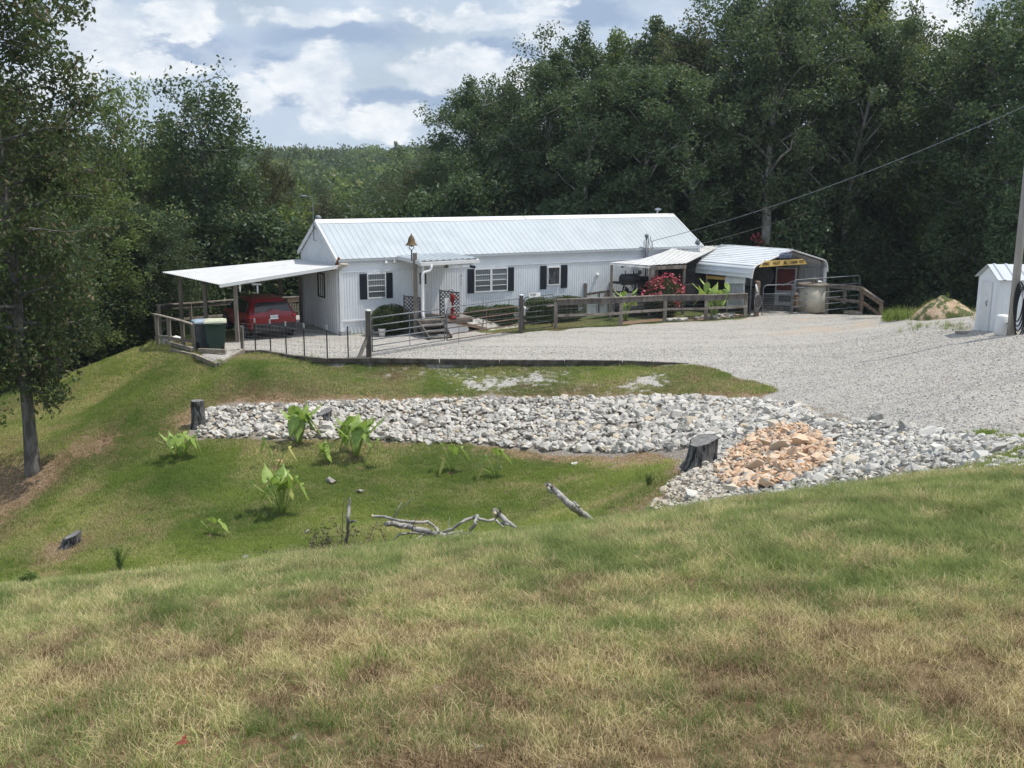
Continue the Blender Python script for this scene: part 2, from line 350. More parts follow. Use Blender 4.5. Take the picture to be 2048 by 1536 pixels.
bed=((XX>4.6)&(XX<10.6)&(np.abs(YY-np.interp(XX,fx,fy)-.35)<.45)).astype(float); g_str=np.maximum(g_str,blur(bed,1))
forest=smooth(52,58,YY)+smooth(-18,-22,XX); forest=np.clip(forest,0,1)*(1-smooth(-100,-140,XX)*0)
A_={'gravel':g_grav,'rock':g_rock,'straw':g_str,'patch':g_pat,'forest':forest}
def sampler(arr):
    def f(x,y):
        ix=np.clip(np.searchsorted(GX,x)-1,0,len(GX)-2); iy=np.clip(np.searchsorted(GY,y)-1,0,len(GY)-2)
        fx_=(x-GX[ix])/(GX[ix+1]-GX[ix]); fy_=(y-GY[iy])/(GY[iy+1]-GY[iy])
        return (arr[iy,ix]*(1-fx_)+arr[iy,ix+1]*fx_)*(1-fy_)+(arr[iy+1,ix]*(1-fx_)+arr[iy+1,ix+1]*fx_)*fy_
    return f
G=sampler(ZZ); S={k:sampler(v) for k,v in A_.items()}
def Gz(x,y): return float(G(np.array([x]),np.array([y]))[0])
def onG(x,y,dz=0.): return np.array([x,y,Gz(x,y)+dz])
m,t,b,o=new_mat('ground_soil_gravel')
p=t.pos()
def gmask(nm,lo=.35,hi=.65,s=2.2,amt=.7):
    return t.ramp(t.math('ADD',t.attr(nm),t.math('MULTIPLY',t.math('SUBTRACT',t.noise(p,s,5,.7),.5),amt)),lo,hi)
big=t.noise(p,.35,4,.55); med=t.noise(p,2.2,5,.6); fine=t.noise(p,34.,3,.6); vf=t.noise(p,110.,2,.5)
turf=t.mix(t.ramp(med,.35,.65),(.075,.105,.028,1),(.13,.145,.05,1)); turf=t.mix(t.ramp(big,.45,.65),turf,(.17,.14,.07,1)); turf=t.mix(t.ramp(fine,.3,.75),turf,t.mix(.5,turf,(.02,.02,.01,1)))
ysp=t.node('ShaderNodeSeparateXYZ'); t.l.new(p,ysp.inputs[0]); turf=t.mix(t.ramp(ysp.outputs[1],10.,6.5),turf,t.mix(t.ramp(t.noise(p,9.,5,.65),.35,.65),(.10,.065,.035,1),(.20,.145,.08,1)))
gcell=t.voro(p,26.,'F1','Color'); gd=t.voro(p,26.,'F1','Distance'); gs=t.node('ShaderNodeSeparateXYZ'); t.l.new(gcell,gs.inputs[0])
grav=t.mix(gs.outputs[0],(.33,.315,.285,1),(.57,.545,.505,1)); grav=t.mix(t.ramp(gs.outputs[1],.82,.95),grav,(.30,.24,.17,1))
grav=t.mix(t.math('MULTIPLY',t.ramp(gd,.45,.8),.65),grav,(.10,.10,.10,1))
tm=t.node('ShaderNodeMapping'); t.l.new(p,tm.inputs[0]); tm.inputs['Rotation'].default_value=(0,0,R(-38)); tm.inputs['Scale'].default_value=(.16,1.5,1)
track=t.ramp(t.noise(tm.outputs[0],1.1,5,.6,.5),.40,.62); grav=t.mix(t.math('MULTIPLY',track,.55),grav,(.47,.44,.395,1)); grav=t.mix(t.math('MULTIPLY',t.ramp(t.noise(p,1.7,6,.7),.60,.72),.5),grav,(.30,.285,.26,1))
# tan clay fines show through near the far side of the yard and by the shed
ys=t.node('ShaderNodeSeparateXYZ'); t.l.new(p,ys.inputs[0])
tan=t.math('MULTIPLY',t.ramp(t.math('ADD',t.noise(p,.45,5,.65),t.math('MULTIPLY',t.ramp(ys.outputs[1],33.,42.),.2)),.70,.84),t.ramp(ys.outputs[0],8.,12.)); grav=t.mix(t.math('MULTIPLY',tan,.55),grav,(.46,.36,.26,1))
straw=t.mix(t.ramp(t.noise(p,14.,5,.65),.35,.65),(.16,.098,.058,1),(.36,.26,.165,1)); straw=t.mix(t.ramp(fine,.5,.75),straw,(.08,.05,.03,1))
rockc=t.mix(t.ramp(fine,.35,.65),(.16,.13,.10,1),(.34,.30,.25,1))
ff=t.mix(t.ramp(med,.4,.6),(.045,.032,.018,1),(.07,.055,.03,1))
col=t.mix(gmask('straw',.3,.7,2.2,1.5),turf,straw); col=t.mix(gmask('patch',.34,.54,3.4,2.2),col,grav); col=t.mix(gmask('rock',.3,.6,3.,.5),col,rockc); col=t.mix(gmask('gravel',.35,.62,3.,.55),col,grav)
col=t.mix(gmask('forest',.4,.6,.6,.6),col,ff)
t.l.new(col,b.inputs['Base Color']); b.inputs['Roughness'].default_value=.95; b.inputs['Specular IOR Level'].default_value=.15
hgt=t.math('ADD',t.math('MULTIPLY',gd,-.6),t.math('ADD',t.math('MULTIPLY',fine,.6),t.math('MULTIPLY',vf,.2)))
t.l.new(t.bump(hgt,.9,.025),b.inputs['Normal'])
MG=m
ny,nx=XX.shape; idx=np.arange(ny*nx).reshape(ny,nx); Q=np.stack([idx[:-1,:-1],idx[:-1,1:],idx[1:,1:],idx[1:,:-1]],-1).reshape(-1,4)
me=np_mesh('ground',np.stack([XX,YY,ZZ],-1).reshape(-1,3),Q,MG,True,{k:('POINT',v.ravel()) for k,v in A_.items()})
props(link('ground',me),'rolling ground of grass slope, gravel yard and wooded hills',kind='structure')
# ------------------------------------------------------------------ materials
M={}
M['white_siding']=pm('white_siding',(.76,.78,.80),(.82,.84,.86),1.2,.55,bump=.15,bscale=9,bdist=.004,c3=(.60,.61,.60),s3=.9,t3=(.6,.8))
M['white_roof']=pm('white_roof_metal',(.41,.455,.48),(.46,.505,.53),.9,.5,c3=(.37,.41,.43),s3=.5,t3=(.58,.8),spec=.4)
M['white_trim']=pm('white_trim',(.78,.79,.80),(.70,.71,.71),2.,.5)
M['dirty_white']=pm('dirty_white_roof',(.62,.625,.625),(.56,.56,.55),1.2,.5,c3=(.36,.35,.33),s3=1.6,t3=(.62,.8))
M['soffit']=pm('under_roof',(.22,.22,.21),(.30,.30,.28),2.,.8)
M['shutter']=pm('black_shutter',(.016,.02,.03),(.024,.028,.038),6,.55)
M['wood']=pm('weathered_wood',(.19,.16,.13),(.31,.275,.235),5.,.9,bump=.6,bscale=40,bdist=.004,stretch=(1,1,.18),c3=(.12,.10,.085),s3=2.2)
M['pole_wood']=pm('silvered_pole_wood',(.30,.28,.25),(.42,.40,.37),4.,.9,bump=.5,bscale=30,bdist=.004,stretch=(1,1,.1))
M['wood_dark']=pm('dark_treated_wood',(.085,.075,.068),(.16,.14,.125),5.,.9,bump=.6,bscale=40,bdist=.004,stretch=(1,1,.25))
M['wood_warm']=pm('brown_board',(.19,.13,.09),(.29,.21,.155),5.,.9,bump=.5,bscale=40,bdist=.004)
M['timber']=pm('landscape_timber',(.07,.06,.05),(.15,.13,.11),3.,.95,bump=.8,bscale=25,bdist=.008)
M['timber_pale']=pm('pale_timber',(.22,.19,.15),(.38,.34,.28),4.,.95,bump=.8,bscale=25,bdist=.008)
M['galv']=pm('galvanised_tube',(.13,.145,.16),(.22,.235,.25),6,.5,metal=.2,spec=.5,c3=(.20,.17,.15),s3=3,t3=(.62,.75))
M['rusty']=pm('rusty_tube',(.20,.13,.10),(.13,.095,.08),6,.7)
M['green_tube']=pm('dark_green_tube',(.035,.05,.045),(.06,.075,.07),6,.5)
M['post_steel']=pm('dark_post_steel',(.035,.045,.04),(.06,.06,.05),6,.6)
M['white']=pm('white_paint',(.80,.80,.79),(.74,.74,.73),3,.5)
M['wire']=pm('fence_wire',(.25,.27,.28),(.33,.34,.35),8,.5,metal=.4)
M['black_steel']=pm('black_steel',(.012,.013,.016),(.03,.03,.033),5,.5,spec=.4)
M['rubber']=pm('rubber',(.016,.016,.017),(.028,.028,.028),9,.8)
M['red_paint']=pm('red_car_paint',(.22,.006,.012),(.26,.008,.014),2,.3,spec=.5,coat=.5)
M['red_iron']=pm('red_painted_iron',(.22,.012,.015),(.14,.012,.015),6,.6)
M['glass_dark']=pm('dark_glass',(.012,.016,.022),(.02,.026,.034),1.5,.08,spec=.6)
M['grey_plastic']=pm('grey_plastic',(.10,.115,.14),(.14,.155,.18),3,.45)
M['green_plastic']=pm('green_plastic',(.030,.062,.050),(.045,.08,.065),3,.5)
M['pale_plastic']=pm('faded_lid',(.42,.44,.32),(.55,.55,.42),3,.6)
M['blue_lid']=pm('blue_grey_lid',(.26,.34,.42),(.34,.41,.48),3,.5)
M['concrete']=pm('concrete',(.42,.40,.37),(.52,.50,.47),2.5,.9,bump=.4,bscale=30,c3=(.32,.29,.26),s3=1.1)
M['block']=pm('concrete_block',(.27,.28,.29),(.38,.38,.38),6,.95,bump=.5,bscale=40)
M['beige']=pm('beige_spool',(.46,.42,.34),(.56,.52,.43),2.5,.95,c3=(.40,.36,.28),s3=2)
M['dull_stone']=pm('dull_field_stone',(.20,.19,.17),(.33,.30,.26),9,.9,bump=.8,bscale=30)
M['brass']=pm('weathered_brass',(.20,.125,.05),(.13,.10,.06),8,.7,metal=.2,c3=(.12,.12,.10),s3=5)
M['rust']=pm('rust',(.20,.07,.03),(.10,.04,.02),9,.9)
M['sign_yellow']=pm('yellow_painted_board',(.62,.42,.13),(.70,.50,.18),2.5,.6)
M['sign_blue']=pm('blue_grey_sign',(.06,.08,.16),(.20,.23,.33),14,.7)
M['sign_ink']=pm('dark_lettering',(.03,.02,.02))
M['sign_red']=pm('faded_red_sign',(.10,.018,.02),(.15,.035,.035),5,.6)
M['old_panel']=pm('stained_grey_panel',(.34,.36,.38),(.50,.51,.52),4,.7,stretch=(3,3,.4),c3=(.22,.22,.22),s3=3)
M['dark_inside']=pm('interior_shade_board',(.028,.027,.026),(.055,.052,.05),2,.9)  # interior shade put into the colour; also used on the gable window frame
M['bark']=pm('grey_bark',(.10,.09,.08),(.20,.19,.175),7.,.95,bump=1.,bscale=18,bdist=.03,stretch=(1,1,.3))
M['bark_pale']=pm('pale_bark',(.24,.225,.20),(.40,.385,.36),6.,.95,bump=1.,bscale=16,bdist=.03,stretch=(1,1,.35),c3=(.12,.11,.10),s3=4,t3=(.5,.65))
M['charred']=pm('weathered_stump',(.07,.068,.066),(.24,.235,.23),16,.95,bump=1.,bscale=30,bdist=.05,stretch=(1,1,.22),c3=(.02,.02,.02),s3=9,t3=(.48,.6))
M['cut_wood']=pm('cut_wood',(.15,.145,.14),(.26,.25,.235),8,.95,bump=.6,bscale=30)
M['dead_wood']=pm('bleached_dead_wood',(.27,.255,.235),(.44,.42,.39),9,.95,bump=1.,bscale=30,bdist=.01,c3=(.13,.12,.11),s3=7)
M['fresh_cut']=pm('fresh_broken_wood',(.62,.52,.34),(.70,.60,.42),9,.8)
def stone_mat(name,a,b_,c,d_):
    m,t,b,o=new_mat(name); p=t.pos(); oi=t.node('ShaderNodeObjectInfo').outputs['Random']; r=t.attr('rnd')
    r=t.math('FRACT',t.math('ADD',t.math('MULTIPLY',r,1.),oi))
    cr=t.node('ShaderNodeValToRGB'); e=cr.color_ramp.elements; e[0].color=c4(a); e[1].color=c4(d_); e[0].position=0; e[1].position=1
    x=e.new(.45); x.color=c4(b_); x=e.new(.86); x.color=c4(c); t.l.new(r,cr.inputs[0])
    n=t.noise(p,11.,6,.65); col=t.mix(t.ramp(n,.35,.7),cr.outputs[0],t.mix(.55,cr.outputs[0],(.56,.55,.52,1)))
    col=t.mix(t.math('MULTIPLY',t.ramp(t.noise(p,38.,4,.6),.56,.75),.5),col,(.10,.09,.08,1))
    t.l.new(col,b.inputs['Base Color']); b.inputs['Roughness'].default_value=.9; b.inputs['Specular IOR Level'].default_value=.2
    t.l.new(t.bump(t.noise(p,24.,6,.7),.7,.02),b.inputs['Normal']); return m
M['stone']=stone_mat('pale_limestone',(.34,.315,.275),(.49,.46,.41),(.62,.585,.52),(.50,.39,.24))
M['stone_grey']=stone_mat('grey_boulder',(.24,.23,.205),(.45,.43,.38),(.68,.66,.60),(.56,.46,.30))
M['stone_orange']=stone_mat('orange_clay_stone',(.50,.27,.13),(.64,.40,.23),(.73,.55,.37),(.62,.55,.45))
# ------------------------------------------------------------------ rock shapes
def rock_arr(seed,n=11,flat=.62):
    r=np.random.default_rng(seed); bm=bmesh.new()
    P=r.normal(size=(n,3)); P/=np.linalg.norm(P,axis=1)[:,None]; P*=(.40+.15*r.random((n,1))); P[:,2]*=flat; P[:,0]*=1.0+.35*r.random()
    for p_ in P: bm.verts.new(p_.tolist())
    bmesh.ops.convex_hull(bm,input=bm.verts); 
    for v in [v for v in bm.verts if not v.link_faces]: bm.verts.remove(v)
    bmesh.ops.triangulate(bm,faces=bm.faces); bm.verts.index_update()
    V=np.array([v.co[:] for v in bm.verts]); Fc=np.array([[v.index for v in f.verts] for f in bm.faces]); bm.free(); return V,Fc
ROCKS=[rock_arr(50+i,12+i%5,.60+.03*i) for i in range(10)]
def rotm(r,tilt=.6):
    a=r.random()*6.28; b_=(r.random()-.5)*2*tilt; c=(r.random()-.5)*2*tilt
    ca,sa,cb,sb,cc,sc=math.cos(a),math.sin(a),math.cos(b_),math.sin(b_),math.cos(c),math.sin(c)
    return np.array([[ca,-sa,0],[sa,ca,0],[0,0,1]])@np.array([[1,0,0],[0,cb,-sb],[0,sb,cb]])@np.array([[cc,0,sc],[0,1,0],[-sc,0,cc]])
def stones(root,mat,items,name='stone',n_obj=300,keep=None):
    """items: (x,y,z,size). largest in view become parts, the rest one stuff part"""
    it=sorted(items,key=lambda a:-a[3]/max(a[1],3)); org=np.array(ORG[root.name]); meshes=[]
    for k,(V,Fc) in enumerate(ROCKS):
        me=np_mesh(name,V,Fc,mat,False); meshes.append(me)
    r=np.random.default_rng(len(items))
    for i,(x,y,z,s_) in enumerate(it[:n_obj]):
        me=meshes[i%10]; o=link(name,me,root); Rm=rotm(r); mt=Matrix.Identity(4)
        for a in range(3):
            for b_ in range(3): mt[a][b_]=Rm[a,b_]*s_
        o.matrix_local=Matrix.Translation(Vector((x-org[0],y-org[1],z-org[2])))@mt
    rest=it[n_obj:]
    if rest:
        VV=[];FF=[];RR=[];k=0
        for i,(x,y,z,s_) in enumerate(rest):
            V,Fc=ROCKS[i%10]; Rm=rotm(r); VV.append(V@Rm.T*s_+np.array([x,y,z])-org); FF.append(Fc+k); RR.append(np.full(len(Fc),r.random())); k+=len(V)
        me=np_mesh('small_stones',np.concatenate(VV),np.concatenate(FF),mat,False,{'rnd':('FACE',np.concatenate(RR))})
        props(link('small_stones',me,root),kind='stuff')
def scatter_poly(poly,n,ymin,ymax,r,margin=1.):
    """random ground points whose place falls inside an outlined area"""
    poly=np.array(poly,float); out=[]; C=[hit(px,py,ymin,ymax) for px,py in poly]; C=np.array(C); lo=C.min(0)-.3; hi=C.max(0)+.3
    while len(out)<n:
        x=r.uniform(lo[0],hi[0],4000); y=r.uniform(lo[1],hi[1],4000); z=G(x,y); px,py,_=projv(np.stack([x,y,z],-1)); ok=inpoly(px,py,poly)
        out+=list(np.stack([x,y,z],-1)[ok]); 
        if not ok.any(): break
    return out[:n]
r=np.random.default_rng(3)
bankpoly=[(384,876),(400,824),(480,812),(700,806),(1000,799),(1350,795),(1500,802),(1600,815),(1640,838),(1560,860),(1440,880),(1350,900),(1330,902),(1230,906),(1180,905),(1080,900),(960,890),(760,881),(560,877)]
root=thing('riprap_bank','long bank of pale grey broken rock below the gravel yard','rock bank',onG(-1,31))
items=[(p_[0],p_[1],p_[2]+.02+.05*r.random(),min(.42,.10+abs(r.normal())*.10)*(1+.25*smooth(0,5,p_[0]))) for p_ in scatter_poly(bankpoly,4600,20,36,r)]
stones(root,M['stone'],items)
root=thing('boulder_bank','jumble of pale grey boulders and rubble along the right edge of the driveway','rock bank',onG(8,17))
bp=[(1440,880),(1560,858),(1640,838),(1760,845),(1900,868),(2100,884),(2200,1000),(2060,962),(1760,985),(1560,1015),(1450,1012),(1460,960),(1420,920)]
items=[(p_[0],p_[1],p_[2]+.02,min(.42,.03+abs(r.normal())*.07)) for p_ in scatter_poly(bp,5200,11.5,30,r)]
for (px,py,w_) in [(1665,880,50),(1640,905,40),(1755,838,45),(1860,872,60),(1700,930,60),(1610,935,60),(1470,985,60),(1500,960,50),(1450,945,45),(1745,940,50),(1880,905,60),(1960,920,60),(1570,1000,70),(1420,925,36),(1530,860,40),(1580,832,60),(1600,870,60),(1810,860,60),(1480,1000,50),(1840,945,60),(2000,900,70),(1650,960,60),(1520,820,50),(1390,990,50)]:
    p_=hit(px,py,11.5); s_=w_*p_[1]/F*.85; items.append((p_[0],p_[1],p_[2]+s_*.03,s_))
stones(root,M['stone_grey'],items)
M['stone_tan']=stone_mat('tan_rubble',(.40,.33,.24),(.52,.45,.34),(.62,.56,.46),(.42,.40,.36))
root=thing('tan_rubble','pale tan rubble and small stones at the foot of the charred stump','rock bank',onG(4.,17.5))
items=[(p_[0],p_[1],p_[2]+.02,.03+abs(r.normal())*.06) for p_ in scatter_poly([(1290,1020),(1345,960),(1400,930),(1450,930),(1490,985),(1450,1012),(1380,1030)],900,13,30,r)]
stones(root,M['stone_tan'],items,n_obj=60)
root=thing('clay_stone_pile','heap of orange clay stones on the rock slope behind the burnt stump','rock pile',onG(5.3,20))
op=[(1500,880),(1530,856),(1600,852),(1645,875),(1670,905),(1650,935),(1570,970),(1510,985),(1470,980),(1430,960),(1450,915)]
items=[(p_[0],p_[1],p_[2]+.05*r.random()+.06,.04+abs(r.normal())*.085) for p_ in scatter_poly(op,1500,13,30,r)]
for (px,py,w_) in [(1510,945,40),(1440,940,28),(1560,905,45),(1590,920,40),(1550,930,36),(1600,895,50),(1530,900,36),(1500,965,34),(1620,915,36)]:
    p_=hit(px,py,13.); s_=w_*p_[1]/F; items.append((p_[0],p_[1],p_[2]+s_*.2+.05,s_))
stones(root,M['stone_orange'],items)
# single stones lying in the grass, each a thing
lone=[(662,965,30,'dull_stone'),(720,985,20,'dull_stone'),(1150,930,20,'stone'),(618,1068,24,'dull_stone'),(492,1118,24,'dull_stone'),(560,925,16,'stone_orange'),(1002,937,10,'dull_stone')]
LL=['brown and grey stone in the grass right of the tall elephant ear','small flat grey stone in the grass below the double elephant ear','pale stone in the grass just below the rock bank','small round stone with a pale top near the thin dead snag','grey stone at the hill crest left of the brush','small tan stone beside the two leaning leaf stalks','dark splinter of stone right of the two small elephant ears']
for (px,py,w_,mm),lb in zip(lone,LL):
    p_=hit(px,py,11.); s_=w_*p_[1]/F*.85; V,Fc=ROCKS[(px+py)%10]; me=np_mesh('stone',V*s_,Fc,M[mm]); o=link('stone',me,None,p_+np.array([0,0,s_*.12])); o.rotation_euler=(.2,.1,px); props(o,lb,'stone')
# loose gravel stones over the nearer gravel and patches
def points_obj(name,P,coll,attrs,label=None,parent=None,align=None):
    me=bpy.data.meshes.new(name); me.vertices.add(len(P)); me.vertices.foreach_set('co',np.asarray(P,np.float32).ravel())
    for a,(ty,v) in attrs.items():
        at=me.attributes.new(a,ty,'POINT'); at.data.foreach_set('vector' if ty=='FLOAT_VECTOR' else 'value',np.asarray(v,np.float32 if ty!='INT' else np.int32).ravel())
    o=link(name,me,parent)
    ng=bpy.data.node_groups.new(name+'_scatter','GeometryNodeTree'); ng.interface.new_socket('Geometry',in_out='INPUT',socket_type='NodeSocketGeometry'); ng.interface.new_socket('Geometry',in_out='OUTPUT',socket_type='NodeSocketGeometry')
    N=ng.nodes; gi=N.new('NodeGroupInput'); go=N.new('NodeGroupOutput'); iop=N.new('GeometryNodeInstanceOnPoints'); ci=N.new('GeometryNodeCollectionInfo'); ci.inputs['Collection'].default_value=coll; ci.inputs['Separate Children'].default_value=True; ci.inputs['Reset Children'].default_value=True
    def na(nm,ty):
        n_=N.new('GeometryNodeInputNamedAttribute'); n_.data_type=ty; n_.inputs[0].default_value=nm; return [s_ for s_ in n_.outputs if s_.enabled][0]
    L=ng.links; L.new(gi.outputs[0],iop.inputs['Points']); L.new(ci.outputs[0],iop.inputs['Instance']); iop.inputs['Pick Instance'].default_value=True
    L.new(na('pick','INT'),iop.inputs['Instance Index']); L.new(na('rot','FLOAT_VECTOR'),iop.inputs['Rotation']); L.new(na('scl','FLOAT'),iop.inputs['Scale']); L.new(iop.outputs[0],go.inputs[0])
    md=o.modifiers.new('scatter','NODES'); md.node_group=ng
    return props(o,label,kind='stuff') if label else props(o,kind='stuff')
def proto_coll(name,meshes):
    c=bpy.data.collections.new(name)
    for i,me in enumerate(meshes): c.objects.link(bpy.data.objects.new(name+'_%02d'%i,me))
    return c
cg=proto_coll('gravel_shape',[np_mesh('gravel_shape',V,Fc,M['stone']) for V,Fc in ROCKS[:6]])
N_=150000; y=11+27*r.random(N_)**.8; x=(r.random(N_)*2.4-.3)*y*.55*1.0; x=np.where(r.random(N_)<.5,r.uniform(-10,20,N_),x); z=G(x,y); px,py,_=projv(np.stack([x,y,z],-1))
ok=((S['gravel'](x,y)>.45)|(S['patch'](x,y)+.5*(fbm(x,y,.5,4)-.5)>.55)|((S['rock'](x,y)>.4)&(r.random(N_)<.5))|((S['straw'](x,y)>.5)&(r.random(N_)<.04)))&(px>-60)&(px<2110)&(py<1050)
x,y,z=x[ok],y[ok],z[ok]; n_=len(x)
points_obj('loose_gravel',np.stack([x,y,z],-1),cg,{'pick':('INT',r.integers(0,6,n_)),'rot':('FLOAT_VECTOR',r.random((n_,3))*6.28),'scl':('FLOAT',.022+.045*r.random(n_)**2)},'loose pale gravel over the driveway')
# ------------------------------------------------------------------ grass
m,t,b,o=new_mat('grass_blades')
dull=t.attr('dull','INSTANCER'); dry=t.attr('dry','INSTANCER'); tone=t.attr('tone','INSTANCER'); bl=t.attr('rnd')
f=t.ramp(t.math('ADD',dry,t.math('MULTIPLY',t.math('SUBTRACT',bl,.5),.9)),.3,.7)
gr=t.mix(tone,(.150,.262,.040,1),(.37,.46,.095,1)); gr=t.mix(t.ramp(bl,.35,.0),gr,t.mix(.55,gr,(.03,.05,.01,1))); gr=t.mix(t.math('MULTIPLY',bl,.35),gr,(.38,.41,.19,1))
gr=t.mix(t.math('MULTIPLY',dull,.6),gr,t.mix(tone,(.20,.25,.10,1),(.36,.40,.18,1))); dr=t.mix(t.ramp(bl,.2,.9),t.mix(tone,(.12,.08,.045,1),(.22,.16,.08,1)),t.mix(tone,(.56,.42,.26,1),(1.,.85,.51,1))); dr=t.mix(t.math('MULTIPLY',tone,.2),dr,(.66,.60,.28,1))
col=t.mix(f,gr,dr); df=t.node('ShaderNodeBsdfDiffuse',inp={'Color':col}); tr=t.node('ShaderNodeBsdfTranslucent',inp={'Color':col}); mx=t.node('ShaderNodeMixShader',inp={0:.42}); t.l.new(df.outputs[0],mx.inputs[1]); t.l.new(tr.outputs[0],mx.inputs[2]); t.l.new(mx.outputs[0],o.inputs['Surface'])
M['grass']=m
def tuft(seed,nb,L0,L1,w_,spread,lean=.6,seg=2):
    r=np.random.default_rng(seed); V=[];Fq=[];A=[]
    for i in range(nb):
        a=r.random()*6.28; rr=spread*math.sqrt(r.random()); b0=np.array([rr*math.cos(a),rr*math.sin(a),-.004]); L=r.uniform(L0,L1); a2=r.random()*6.28; ln=lean*(.2+r.random()*.9); dr_=np.array([math.cos(a2),math.sin(a2),0]); sd_=np.array([-math.sin(a2),math.cos(a2),0]); a3=r.random()*6.28; sd_=np.array([math.cos(a3),math.sin(a3),0])
        k=len(V); rn=r.random()
        for s_ in range(seg+1):
            u=s_/seg; c=b0+dr_*L*ln*u*u+np.array([0,0,L*u*(1-.25*ln*u)]); ww=w_*(1-u)**.7*.5+ (0.0004 if s_==seg else 0)
            V+= [c-sd_*ww,c+sd_*ww]
        for s_ in range(seg): Fq.append((k+2*s_,k+2*s_+1,k+2*s_+3,k+2*s_+2)); A.append(rn)
    return np_mesh('grass_tuft',np.array(V),np.array(Fq),M['grass'],False,{'rnd':('FACE',A)})
r=np.random.default_rng(11)
cn=proto_coll('turf_near',[tuft(i,20,.014,.042+.012*(i%3),.0026,.030,1.0) for i in range(8)]+[tuft(30+i,7,.05,.085,.0028,.02,.8,3) for i in range(2)])
# foreground hill
N_=210000; y=2.05+(10.8-2.05)*np.sqrt(r.random(N_)); x=(r.random(N_)-.5)*1.2*y; keep=(r.random(N_)<np.clip(1.15-.05*y,.6,1)); x,y=x[keep],y[keep]; z=G(x,y)
keep=(S['rock'](x,y)<.3)|(y<9); x,y,z=x[keep],y[keep],z[keep]
n_=len(x)
pn=fbm(x,y,.8,2); ps=fbm(x,y,.28,6); pb=fbm(x,y,2.2,8)
px,py,_=projv(np.stack([x,y,z],-1))
dry=np.clip(.66-(1-smooth(1110,1300,py))*.50+(pn-.5)*(.55+.6*smooth(1080,1300,py))+(ps-.5)*1.3+(fbm(x,y,.10,23,2)-.5)*.9+(pb-.5)*.35-.12*smooth(1400,1800,px)*(py<1300),.0,1.05)
bare=np.maximum(smooth(.60,.68,fbm(x,y,.35,14)),.8*smooth(.58,.70,fbm(x,y,.12,44,2)))
keep=r.random(n_)>bare*.62
long_=(r.random(n_)<.04+.05*(py<1150)); pick=np.where(long_,8+r.integers(0,2,n_),r.integers(0,8,n_))
scl=.65+.7*fbm(x,y,.3,17)+.35*smooth(1230,1080,py)
rot=np.stack([(r.random(n_)-.5)*.3,(r.random(n_)-.5)*.3,r.random(n_)*6.28],-1)
k=keep; points_obj('hill_grass',np.stack([x,y,z],-1)[k],cn,{'dull':('FLOAT',np.ones(n_)[k]),'pick':('INT',pick[k]),'rot':('FLOAT_VECTOR',rot[k]),'scl':('FLOAT',scl[k]),'dry':('FLOAT',dry[k]),'tone':('FLOAT',np.clip((fbm(x,y,.60,19)-.5)*1.45*smooth(1080,1350,py)+(fbm(x,y,.13,27,2)-.5)*1.9+.56,0,1)[k])},'short sun-dried grass on the near hill, brown in front and green at the crest')
# valley, slopes and lawn
cf=proto_coll('turf_far',[tuft(60+i,26,.035,.085,.0095,.12,.8) for i in range(6)])
N_=260000; y=10+34*r.random(N_)**.9; x=np.where(r.random(N_)<.75,(r.random(N_)-.5)*1.25*y,r.uniform(-20,-8,N_)); z=G(x,y)
gz=np.maximum.reduce([S['gravel'](x,y),S['rock'](x,y)*1.1]); st=S['straw'](x,y); pt=S['patch'](x,y)
hs_,ht_=hlocal(x,y); nohouse=~((hs_>-4.6)&(hs_<HLEN)&(ht_>-.15)&(ht_<HWID))
k=(gz+.35*(fbm(x,y,.5,2)-.5)<.38)&(r.random(N_)>st*.9)&(pt+.9*(fbm(x,y,.45,4)-.5)<.40)&nohouse&(S['forest'](x,y)<.5)
x,y,z=x[k],y[k],z[k]; n_=len(x); px,py,_=projv(np.stack([x,y,z],-1))
top=smooth(840,790,py)*smooth(250,350,px)
dry=np.clip(.16+(fbm(x,y,1.6,5)-.5)*1.1+(fbm(x,y,.5,7)-.5)*.8+top*.22+.15*smooth(300,100,px)+.35*S['straw'](x,y),0,1)
scl=(.75+.45*r.random(n_))*np.where(y>41,.6,1.)
points_obj('slope_grass',np.stack([x,y,z],-1),cf,{'pick':('INT',r.integers(0,6,n_)),'rot':('FLOAT_VECTOR',np.stack([(r.random(n_)-.5)*.3,(r.random(n_)-.5)*.3,r.random(n_)*6.28],-1)),'scl':('FLOAT',scl),'dry':('FLOAT',dry),'tone':('FLOAT',np.clip(.50+(fbm(x,y,2.5,9)-.5)*2.0+.2*smooth(850,1000,py),0,1))},'mown green grass on the slopes and lawn')
# coarse clumps: weeds beyond the crest, tall grass by the dirt pile, along walls and stones
ct=proto_coll('weed_clump',[tuft(90+i,22,.14,.34,.009,.10,.75,3) for i in range(4)])
W_=[]
for (x0,y0,x1,y1,nn,sc) in [(600,1062,700,1105,40,.8),(700,1070,1000,1095,60,.7),(0,1120,330,1165,70,.8),(1560,985,2040,960,60,.55),(1180,1050,1340,1010,30,.6),(1815,634,1870,618,35,1.4),(1900,600,1945,640,20,1.3),(290,690,345,700,40,.9),(460,712,700,722,50,.5),(1260,960,1330,970,14,1.),(720,728,1370,733,60,.35),(30,1500,2000,1200,45,.30),(100,1300,1900,1480,50,.26),(300,1200,1900,1130,45,.35),(1820,660,1930,655,30,.9)]:
    for i in range(nn):
        u=r.random(); p_=hit(x0+(x1-x0)*u+r.normal()*12,y0+(y1-y0)*u+r.normal()*(5 if nn not in (45,50) or y0<1150 else 60),(9.5 if max(y0,y1)<1170 else 2.),60); W_.append((p_[0],p_[1],Gz(p_[0],p_[1]),sc*(.6+.7*r.random())))
W_=np.array(W_); n_=len(W_)
